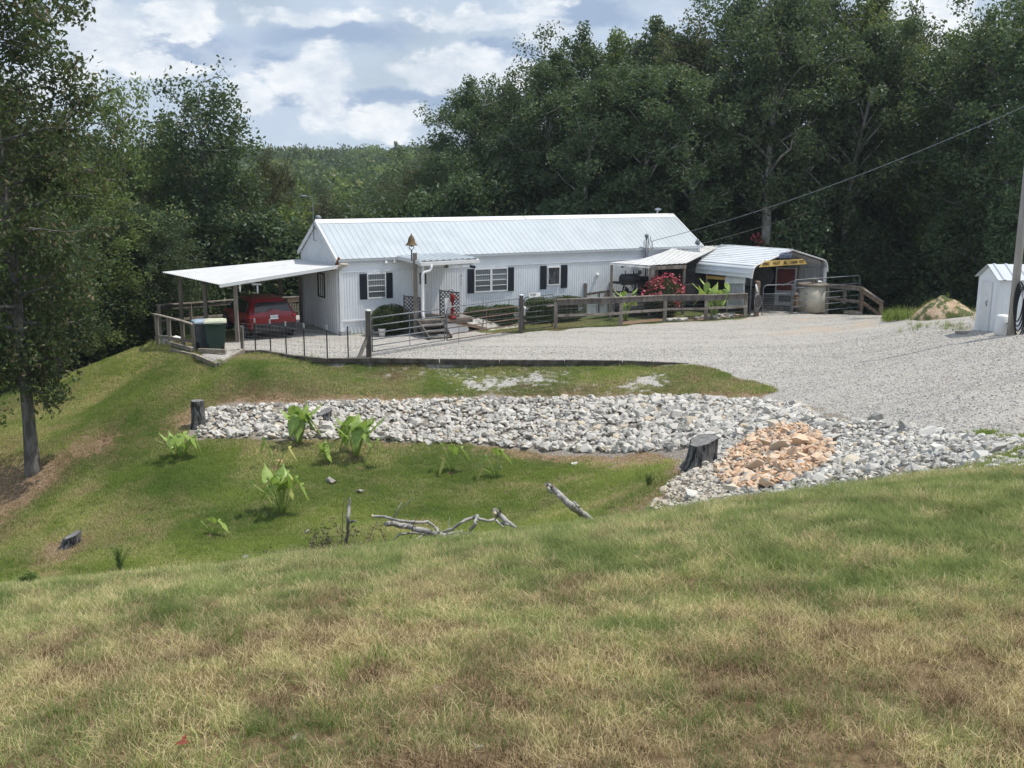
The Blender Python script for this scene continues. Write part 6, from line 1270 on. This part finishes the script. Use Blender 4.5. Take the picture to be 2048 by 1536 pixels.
# wires
def wire(name,a,b_,sag,r_,mm,lab):
    a=np.array(a);b_=np.array(b_); mb=MB(); pts=[a+(b_-a)*u-UP*sag*4*u*(1-u) for u in np.linspace(0,1,24)]; mb.tube(pts,r_,5,False); props(mb.build(name,mm,None),lab,'cable')
wh=HW(sm+.18,-.2,3.52)
wire('power_line',atY(1306,481.5,wh[1]),atY(2049,213,32.2)*1.0,.35,.013,M['galv'],'twisted pale power cable rising from the house mast to the utility pole')
wire('power_line',atY(1396,489,50),atY(2049,250,60),.5,.014,M['post_steel'],'thin dark cable crossing the wood below the pale power cable')
mb=MB(); a=atY(1306,481.5,wh[1]); mb.tube([wh,wh+(a-wh)*.5-UP*.15,a],.014,5); mb.tube([a,a-UP*.35+HU*-.05,HW(sm+.5,-.12,3.0)],.012,5); props(mb.build('service_drop',M['rubber'],None),'short loop of cable at the weatherhead on the roof edge','cable')
mb=MB(); a=atY(1395,488,49.5); mb.lathe(a,[(.05,0),(.14,.05),(.03,.25)],10); props(mb.build('roof_insulator',M['galv'],None),'grey cone insulator at the right end of the house roof','insulator')
# back pole seen between carport and trees (small white T)
q=atY(516,613,48); mb=MB(); mb.tube([np.array([q[0],q[1],Gz(q[0],q[1])]),atY(515,570,48)],.04,6); mb.beam(atY(504,569,48),atY(523,569,48),.08,.06); props(mb.build('clothes_pole',M['white_trim'],None),'white T-shaped clothes line pole seen under the carport roof','pole')
# ------------------------------------------------------------------ plants in the yard
def shape_leaves(cent,rad,n,size,mat,seed,box=False,name='foliage',par=None,zmin=0.,holes=0.,flat=.3):
    r=np.random.default_rng(seed); d=r.normal(size=(n,3)); d/=np.linalg.norm(d,axis=1)[:,None]; 
    if box: d=np.sign(d)*np.abs(d)**.45; d/=np.maximum(np.abs(d).max(1)[:,None],1e-6)*.5+np.linalg.norm(d,axis=1)[:,None]*.5
    C=d*(.80+.24*r.random((n,1)))*np.array(rad); C=C[C[:,2]>-rad[2]*.98]; bump_=1+.12*(fbm(C[:,0]+C[:,2]*1.7,C[:,1]-C[:,2],.35,seed)-.5); C=C*bump_[:,None]
    me=leaves(C,size,r,mat,0.,flat,name); return me
def solid(rad,box=False,mat=None):
    mb=MB(); n_=14; m_=8; vs=[];
    for j in range(m_+1):
        for i in range(n_):
            a=2*math.pi*i/n_; e=-math.pi/2+math.pi*j/m_; v=np.array([math.cos(e)*math.cos(a),math.cos(e)*math.sin(a),math.sin(e)])
            if box: v=np.sign(v)*np.abs(v)**.45; v/=max(np.abs(v).max(),1e-6)*.5+np.linalg.norm(v)*.5
            vs.append(v*np.array(rad)*.8)
    return vs,[(j*n_+i,j*n_+(i+1)%n_,(j+1)*n_+(i+1)%n_,(j+1)*n_+i) for j in range(m_) for i in range(n_)]
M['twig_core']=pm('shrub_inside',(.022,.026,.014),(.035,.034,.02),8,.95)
def shrub(name,lab,cat,c,rad,n,size,mat,seed,box=False,rz=0.,group=None,flat=.3):
    c=np.array(c,float); rt=bpy.data.objects.new(name,None); COL.objects.link(rt); rt.location=Vector(c.tolist()); rt.rotation_euler[2]=rz; props(rt,lab,cat,group)
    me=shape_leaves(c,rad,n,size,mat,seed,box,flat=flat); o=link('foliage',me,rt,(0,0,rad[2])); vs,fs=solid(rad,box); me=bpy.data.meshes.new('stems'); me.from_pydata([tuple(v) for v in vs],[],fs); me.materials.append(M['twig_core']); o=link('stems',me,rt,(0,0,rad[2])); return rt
hz=math.atan2(HU[1],HU[0])
q=HW(onwall(781,630,-.80)[0],-.80,0); shrub('round_bush','dense rounded dark green bush left of the porch steps','bush',q,(.84,.60,.60),9000,.055,M['bush_leaves'],31,False,hz)
sA,sB=onwall(928,610,-.75)[0],onwall(1037,605,-.75)[0]; shrub('low_hedge','low trimmed hedge under the double window','hedge',HW((sA+sB)/2,-.75,0),((sB-sA)/2,.45,.46),12000,.055,M['bush_leaves'],32,True,hz,'hedges along the front wall')
sA,sB=onwall(1047,600,-.75)[0],onwall(1168,595,-.75)[0]; shrub('low_hedge','taller trimmed hedge under the small window','hedge',HW((sA+sB)/2,-.75,0),((sB-sA)/2,.50,.56),14000,.055,M['bush_leaves'],33,True,hz,'hedges along the front wall')
# pink flowering shrub
q=onz(1347,637)+HN*.75; rb_=shrub('rose_bush','rounded shrub covered with pink-red flowers behind the board fence','flowering shrub',q,(.95,.72,.86),7500,.07,M['bush_leaves'],34,False,hz)
m,t,b,o=new_mat('pink_petals'); rn=t.attr('rnd'); t.l.new(t.mix(rn,(.36,.035,.065,1),(.62,.15,.17,1)),b.inputs['Base Color']); b.inputs['Roughness'].default_value=.6; M['pink']=m
r=np.random.default_rng(35); d=r.normal(size=(270,3)); d/=np.linalg.norm(d,axis=1)[:,None]; d[:,2]=np.abs(d[:,2])*1.0-.25*(r.random(270)<.3); cl=r.integers(0,60,270); base=d[:60]; d=base[cl]+r.normal(size=(270,3))*.10; C=d*np.array([1.0,.80,.95]); C=np.repeat(C,4,0)+r.normal(size=(1080,3))*.035
link('flowers',leaves(C,.085,r,M['pink'],0,.4,'flowers',.9),rb_,(0,0,.86))
# crape myrtle behind the carport
CM=tree_mesh(170,4.0,1.5,900,.13,'light_leaves','bark_pale',.25,trunk=.05,limbs=12,clump=.3,up_=1.0)
q=atY(1545,500,55.5); z=Gz(q[0],q[1]); s_=(atY(1545,448,55.5)[2]-z)/4.0; cmr=put_tree('crape_myrtle',CM,(q[0],q[1],z),.5,(.95,.95,s_),'thin crape myrtle with red flower tips behind the metal carport',None,'tree')
C=[]
for (px,py,n_) in ((1512,474,40),(1518,484,40),(1587,458,45),(1572,463,20),(1606,495,40),(1597,498,20),(1585,455,20)):
    c=atY(px,py,55.2); C+=[c+r.normal(size=3)*np.array([.14,.14,.09]) for _ in range(n_)]
me=leaves(np.array(C)-np.array([q[0],q[1],z]),.11,r,M['pink'],0,.3,'flowers',.9); fo=link('flowers',me,None); fo.parent=cmr; fo.matrix_parent_inverse=Matrix.Identity(4); fo.matrix_local=(Matrix.Translation((q[0],q[1],z))@Matrix.Rotation(.5,4,'Z')@Matrix.Diagonal((.95,.95,s_,1))).inverted()@Matrix.Translation((q[0],q[1],z))
# ------------------------------------------------------------------ elephant ears
m,t,b,o=new_mat('elephant_ear_leaf'); rn=t.attr('rnd'); vv=t.attr('vein'); col=t.mix(rn,(.12,.23,.035,1),(.38,.52,.11,1)); col=t.mix(t.math('MULTIPLY',vv,.6),col,(.42,.52,.20,1)); col=t.mix(t.ramp(rn,.93,.95),col,(.62,.58,.22,1))
df=t.node('ShaderNodeBsdfPrincipled',inp={'Base Color':col,'Roughness':.42,'Specular IOR Level':.4}); tr=t.node('ShaderNodeBsdfTranslucent',inp={'Color':t.mix(.5,col,(.35,.5,.06,1))}); mx=t.node('ShaderNodeMixShader',inp={0:.35}); t.l.new(df.outputs[0],mx.inputs[1]); t.l.new(tr.outputs[0],mx.inputs[2]); t.l.new(mx.outputs[0],o.inputs['Surface']); M['ear']=m
M['ear_stem']=pm('elephant_ear_stem',(.22,.33,.08),(.33,.42,.12),5,.5)
def ear_leaf(base,dirv,L,W,droop,rn,seed,tilt=.0):
    """heart-shaped blade hanging from its stalk point"""
    r=np.random.default_rng(seed); d=np.array([math.cos(dirv),math.sin(dirv),0]); s_=np.array([-d[1],d[0],0]); V=[];A=[];N_=9
    out=[(-.26,.0,.30),(-.16,.0,.46),(.0,0,.52),(.18,0,.50),(.36,0,.42),(.54,0,.31),(.72,0,.18),(.87,0,.08),(1.0,0,.005)]
    for i,(u,_,w_) in enumerate(out):
        dn=droop*(max(u,0)**1.3)*1.15; ang=droop*.95
        c=base+d*L*u*math.cos(ang)-UP*L*(u*math.sin(ang)+.10*droop*max(u,0)**2)
        for k,f in enumerate((-1,-.5,0,.5,1)):
            notch=0 if u>-.1 else (0 if abs(f)>.4 else .20)
            V.append(c+s_*W*w_*f*(1+.05*r.normal())-UP*(.10*L*abs(f)**1.5*(1 if k!=2 else 0))+UP*.015*r.normal()*L+d*notch*L)
    Fq=[];vn=[]
    for i in range(len(out)-1):
        for k in range(4): a=i*5+k; Fq.append((a,a+1,a+6,a+5)); A.append(rn); vn.append(1. if (i%2==0 and k in (1,2)) else .2)
    return np.array(V),np.array(Fq),A,vn
def ear_plant(name,lab,q,specs,seed,group='elephant ears',sink=0.):
    rt=thing(name,lab,'plant',q,group); o_=ORG[rt.name]
    for i,(dx,dy,h_,L,dr_,droop,rn) in enumerate(specs):
        top=np.array([q[0]+dx,q[1]+dy,q[2]+h_]); mid=(q*.45+top*.55); mid[2]=q[2]+h_*.72; b0=q+np.array([dx*.08,dy*.08,-.03])
        mb=MB(); mb.tube([b0,(b0+mid)/2+UP*.02,mid,top*.85+mid*.15+UP*.02,top],[.022,.018,.014,.011,.008],6); st_=mb.build('stalk',M['ear_stem'],rt)
        V,Fq,A,vn=ear_leaf(top,dr_,L,L*.80,droop,rn,seed*31+i); me=np_mesh('leaf',V-o_,Fq,M['ear'],True,{'rnd':('FACE',A),'vein':('FACE',vn)}); lo=link('leaf',me,st_)
    mb=MB()
    rr=np.random.default_rng(seed)
    mb.lathe(q-UP*.05,[(.20,0),(.17,.04),(.08,.08)],10); mb.build('soil_mound',M['soil'],rt)
M['soil']=pm('bare_soil',(.10,.065,.04),(.17,.11,.07),8,.95,bump=1.,bscale=20,bdist=.03)
def rs(seed,n,h_,spread,L):
    n=n+4
    r=np.random.default_rng(seed); return [(math.cos(a)*spread*(.3+.8*r.random()),math.sin(a)*spread*(.3+.6*r.random()),h_*(.6+.45*r.random()),L*(.55+.45*r.random()),a+r.normal()*.4-.25,(-.95+.3*r.random()) if r.random()<.38 else (.85+.5*r.random()),.35+.6*r.random()) for a in [k*2.4+r.normal()*.3 for k in range(n)]]
ears=[('clump of elephant ears at the left, below the grey stump',(362,918),rs(1,7,.55,.38,.38)+[(-.5,-.1,.45,.32,3.3,1.2,.97)]),
 ('elephant ears growing against the rock bank right of centre-left stump, darkest leaves',(598,888),rs(2,8,.80,.30,.40)),
 ('two bent stalks of elephant ear with folded leaves in the grass',(552,936),[(-.25,.0,.62,.32,3.0,1.3,.5),(.35,-.05,.45,.30,.2,1.1,.97)]),
 ('bushy elephant ears with large rounded leaves in front of the rock bank',(712,915),rs(4,9,.85,.38,.46)),
 ('small elephant ear between the two bushy clumps',(652,926),rs(5,4,.45,.16,.26)),
 ('single arching elephant ear stalk right of the bushy clump',(722,935),[(.40,.0,.62,.30,.3,1.3,.6)]),
 ('tallest elephant ears in the lower grass, with a long drooping leaf on the left',(563,1030),rs(7,8,1.0,.36,.50)+[(-.62,-.1,.75,.42,3.2,1.35,.75),(.5,0,.7,.34,.1,1.2,.6)]),
 ('low yellow-green elephant ear alone in the lower left grass',(424,1072),[(-.22,0,.30,.26,3.2,1.1,.90),(.0,.05,.40,.26,1.5,.8,.8),(.2,0,.36,.24,.2,.9,.7),(.3,-.05,.28,.2,-.2,1.,.8)]),
 ('small elephant ear with one yellow hanging leaf',(903,945),[(-.22,0,.62,.34,2.9,1.0,.3),(.03,.05,.58,.30,1.2,.9,.4),(.25,0,.55,.28,.3,1.,.5),(-.18,-.15,.30,.36,3.4,1.3,.97)]),
 ('small elephant ear with upright leaves, right of the yellow-leaved one',(992,957),[(-.25,0,.50,.32,3.2,.9,.2),(.15,.05,.62,.36,.4,.9,.6),(.0,.1,.66,.28,1.4,.7,.5),(-.32,-.1,.25,.2,3.4,1.2,.96)]),
 ('young elephant ears behind the board fence left of the rose bush',(1262,643),rs(11,7,1.25,.45,.42)),
 ('large upright elephant ears behind the board fence right of the rose bush',(1440,637),rs(12,12,1.5,.75,.60))]
for i,(lb,(px,py),sp) in enumerate(ears):
    if i<10: q=hit(px,py,14); q=np.array([q[0],q[1],Gz(q[0],q[1])])
    else: q=onz(px,py)+HN*.4
    sc_=1.15*q[1]/26. if i<10 else 1.
    ear_plant('elephant_ear',lb,q,[(a*sc_,b2*sc_,c_*sc_,d_*sc_,e_,f_,g_) for a,b2,c_,d_,e_,f_,g_ in sp],i+1)
# ------------------------------------------------------------------ stumps
def stump(px,py,pt,w_,lab,seed,tilt=(0,0),mats=('charred','cut_wood'),lean=0.,wt=.85,ymin=13.,hole=False):
    q=hit(px,py,ymin); s_=q[1]/F; h_=(py-pt)*s_; R0=w_*s_/2; rt=thing('tree_stump',lab,'stump',q); r=np.random.default_rng(seed); n_=26; V=[];lev=[(-.15,1.25),(.02,1.12),(.15,1.0),(.4,.93),(.7,.90),(1.0,.88)]
    jag=1+.10*r.normal(size=n_)*.5
    for z_,f in lev:
        for k in range(n_):
            a=2*math.pi*k/n_; rr=R0*(wt+(1-wt)*0+f-.88+(1-wt)*0)*(1+.08*math.sin(3*a+seed)+.05*math.sin(7*a+seed*2))*jag[k]**.5; fl=1+.25*max(0,.2-z_)*max(0,math.sin(5*a+seed))
            top=z_*h_+(tilt[0]*math.cos(a)+tilt[1]*math.sin(a))*R0*(z_>.9); V.append(q+np.array([math.cos(a)*rr*fl+lean*z_*h_,math.sin(a)*rr*fl,top]))
    Fc=[(j*n_+i,j*n_+(i+1)%n_,(j+1)*n_+(i+1)%n_,(j+1)*n_+i) for j in range(len(lev)-1) for i in range(n_)]
    mb=MB(); mb.add(V,Fc,True); mb.build('bark',M[mats[0]],rt)
    top=V[-n_:]; c=sum(top)/n_; mb=MB(); vs=[p*.97+c*.03-UP*.004 for p in top]+[c*.5+p*.5-UP*.02*r.random() for p in top]+[c-UP*.03]; fs=[(i,(i+1)%n_,n_+(i+1)%n_,n_+i) for i in range(n_)]+[(n_+i,n_+(i+1)%n_,2*n_) for i in range(n_)]; mb.add(vs,fs); mb.build('cut_top',M[mats[1]],rt)
    return rt
stump(397,853,798,30,'narrow upright grey tree stump at the left end of the rock bank',1)
stump(1398,934,876,66,'wide charred stump with a slanting top between the pale and the orange stones',2,(.25,.1),lean=.10)
stump(648,838,822,34,'small broken dark stump half buried in the rock bank',3,(.3,.2),lean=.1)
stump(143,1092,1066,40,'split pale stump with a hollow low on the left slope',4,(.35,.1),('charred','cut_wood'),lean=.2,ymin=12.)
# ------------------------------------------------------------------ dead wood at the crest
def dead(name,lab,segs,Y,cat='dead branch',mat='dead_wood',tips=True):
    a0=atY(segs[0][0][0],segs[0][0][1],Y); rt=thing(name,lab,cat,a0)
    for j,sg_ in enumerate(segs):
        r=np.random.default_rng(j+len(segs)); pts=[];rad=[]
        for i,(px,py,w_) in enumerate(sg_):
            yy=Y+.12*math.sin(i*1.7+j); p_=atY(px,py,yy); pts.append(p_); rad.append(w_*yy/F/2*(.8 if w_>8 else .95))
        # resample with wobble
        P_=[];R_=[]
        for i in range(len(pts)-1):
            for k in range(4):
                u=k/4; P_.append(pts[i]*(1-u)+pts[i+1]*u+r.normal(size=3)*rad[i]*.16); R_.append((rad[i]*(1-u)+rad[i+1]*u)*(1+.06*r.normal()))
        P_.append(pts[-1]); R_.append(rad[-1]); mb=MB(); mb.tube(P_,R_,8); mb.build('log' if j==0 else 'branch',M[mat],rt)
    return rt
dead('fallen_branch','grey fallen branch with twisting limbs lying along the crest',[
 [(770,1047,14),(800,1050,15),(830,1057,15),(870,1068,16),(905,1072,13),(940,1078,9)],
 [(744,1032,6),(770,1034,6),(800,1042,7),(835,1045,6),(857,1044,6),(868,1052,6),(878,1066,7)],
 [(878,1068,8),(905,1058,7),(925,1043,7),(945,1035,7),(955,1031,8)],
 [(955,1031,8),(950,1048,8),(940,1060,9),(945,1068,7)],[(955,1037,6),(975,1042,6),(990,1039,6),(1000,1048,5),(1008,1056,4)],
 [(990,1039,4),(997,1028,3)],[(906,1074,5),(920,1068,5),(942,1065,5)],[(830,1045,5),(812,1052,5),(806,1056,4)],[(780,1046,2),(800,1018,2),(828,996,1.4)],[(784,1040,1.6),(796,1016,1.4),(804,1004,1)],
 [(786,1080,4),(800,1068,5),(830,1066,5),(860,1070,5)],[(880,1080,4),(900,1066,4),(925,1062,3)],[(820,1085,3),(850,1068,4),(870,1085,3)],[(897,1060,1.5),(899,1035,1.2)]],9.75)
dead('broken_log','short splintered grey log right of the fallen branch',[[(990,1020,10),(1000,1030,15),(1012,1042,14),(1033,1056,9)],[(992,1030,7),(988,1024,8)],[(1001,1026,5),(1000,1012,2)],[(1003,1046,6),(1018,1050,5)]],9.6,'log')
dead('pale_log','long bleached log leaning out of the grass with a forked broken end',[[(1093,968,7),(1104,974,13),(1120,990,17),(1140,1010,19),(1162,1026,18),(1190,1042,13)],[(1100,985,5),(1112,984,8),(1120,994,9)],[(1091,967,4),(1100,980,6)],[(1147,1003,5),(1158,1015,6)]],9.9,'log')
dead('dead_snag','thin crooked dead snag standing left of the fallen branch',[[(683,1128,7),(690,1095,10),(696,1062,9),(696,1035,8),(699,1015,8),(699,995,4)],[(698,1046,6),(706,1042,5),(711,1042,4)],[(694,1036,2),(688,1033,2)]],9.2,'snag','cut_wood')
for (px,py,s2,Y) in ((990,1027,.018,9.57),(745,1032,.014,9.75)):
    mb=MB(); q=atY(px,py,Y); mb.lathe(q-UP*s2,[(s2*.8,0),(s2,s2),(s2*.6,s2*2)],8); props(mb.build('broken_end',M['fresh_cut'],None),('pale broken end of the short splintered log' if px>900 else 'pale broken tip of the long thin limb'),'wood chip')
# brown bramble brush at the crest
r=np.random.default_rng(77); br=thing('bramble','tangled brown and green bramble brush at the foot of the dead snag','brush',onG(-1.6,9.3)); mb=MB(); C=[]
for k in range(110):
    px=600+130*r.random() if k<70 else 760+140*r.random(); a=atY(px,1098-10*r.random(),9.2+.3*r.random()); pts=[a-UP*.1]; d=r.normal(size=3)*.028+UP*.02
    for j in range(5): d=d+r.normal(size=3)*.018; d[2]-=.006*j; pts.append(pts[-1]+d)
    mb.tube(pts,[.005,.0045,.004,.003,.002,.001],4,False); C+=[p_+r.normal(size=3)*.02 for p_ in pts[1:] for _ in range(4)]
mb.build('stems',M['rusty'],br); me=leaves(np.array(C)-ORG[br.name],.028,r,M['brown_leaves'],0,.4,'foliage'); link('foliage',me,br)
# feathery plant at the lower left and other weeds with their own look
def fern(px,py,pt,lab,n,seed,mat,ymin=12.,w_=.5):
    q=hit(px,py,ymin); h_=(py-pt)*q[1]/F; rt=thing('leafy_weed',lab,'plant',q); r=np.random.default_rng(seed); mb=MB(); C=[]
    for k in range(n):
        a=r.random()*6.28; l=h_*(.7+.4*r.random()); d=np.array([math.cos(a),math.sin(a),0])*w_*h_*r.random(); pts=[q+d*u*u+UP*l*u for u in np.linspace(0,1,5)]; mb.tube(pts,[.006,.005,.004,.003,.002],4,False)
        for u in np.linspace(.15,1,14): p_=q+d*u*u+UP*l*u; C+=[p_+r.normal(size=3)*.03*(1.3-u) for _ in range(5)]
    mb.build('stems',M['ear_stem'],rt); link('foliage',leaves(np.array(C)-ORG[rt.name],.05,r,mat,0,.2,'foliage',.25),rt)
fern(240,1142,1085,'feathery bright green weed below the split stump',16,3,M['light_leaves'])
fern(1298,976,945,'tall green weed at the edge of the tan stones',9,4,M['light_leaves'],13.)
fern(60,1178,1150,'broad-leaved weed at the left end of the crest',8,5,M['light_leaves'],6.)
# dead brown clump and a fallen leaf on the near hill
mdead=[]
for (px,py,w_,lab,seed) in ((1258,1102,75,'dark brown clump of dead grass on the upper right of the near hill',1),(980,1145,70,'brown thatch clump near the centre of the near hill',2),(705,1165,40,'small brown clump of dead grass left of centre on the near hill',3)):
    q=hit(px,py,3.,12); s_=w_*q[1]/F/2; r=np.random.default_rng(seed); mb=MB()
    for k in range(230):
        a=r.random()*6.28; rad=s_*math.sqrt(r.random()); p_=q+np.array([math.cos(a)*rad,math.sin(a)*rad*.8,0]); p_[2]=Gz(p_[0],p_[1]); d=r.normal(size=3)*.03; d[2]=abs(d[2])*.6+.01; w3_=np.cross(d,UP); w3_=w3_/(np.linalg.norm(w3_)+1e-9)*.0016; mb.add([p_-w3_,p_+w3_,p_+d+w3_*.6,p_+d-w3_*.6,],[(0,1,2,3)])
    props(mb.build('dead_grass_clump',M['dead_clump'] if 'dead_clump' in M else M.setdefault('dead_clump',pm('dead_brown_grass',(.10,.055,.035),(.20,.12,.075),9,.95)),None),lab,'grass clump')
q=hit(365,1506,2.,6.); mb=MB(); c=q+UP*.03; mb.add([c+np.array([-.022,0,0]),c+np.array([0,-.012,.004]),c+np.array([.024,.0,.006]),c+np.array([.002,.014,.010])],[(0,1,2,3)]); mb.add([c+np.array([-.004,.01,.0]),c+np.array([.010,.012,.012]),c+np.array([.006,.03,.016]),c+np.array([-.006,.02,.012])],[(0,1,2,3)]); props(mb.build('fallen_leaf',M.setdefault('red_leaf',pm('red_leaf',(.20,.05,.03),(.28,.09,.05),9,.7)),None),'reddish fallen leaf in the dry grass at the lower left','leaf')
# flower-bed stones under the fence
bed=thing('bed_stones','row of small pale stones edging the flower bed behind the board fence','stones',wp[3]); r=np.random.default_rng(12)
items=[]
for k in range(110):
    u=r.random(); p_=(wp[2]*(1-u)+wp[4]*u)+HN*(.1+.9*r.random()*u); items.append((p_[0],p_[1],Gz(p_[0],p_[1])+.04,.10+.16*r.random()))
stones(bed,M['stone'],items)

# ------------------------------------------------------------------ summer haze
mb=MB(); mb.box((0,225,17),(900,620,74)); m,t,b,o=new_mat('haze_air'); t.n.remove(b)
pv=t.node('ShaderNodeVolumePrincipled',inp={'Color':(.80,.90,1.,1),'Density':.0003,'Anisotropy':.2}); t.l.new(pv.outputs[0],o.inputs['Volume']); props(mb.build('haze',m,None),kind='stuff')
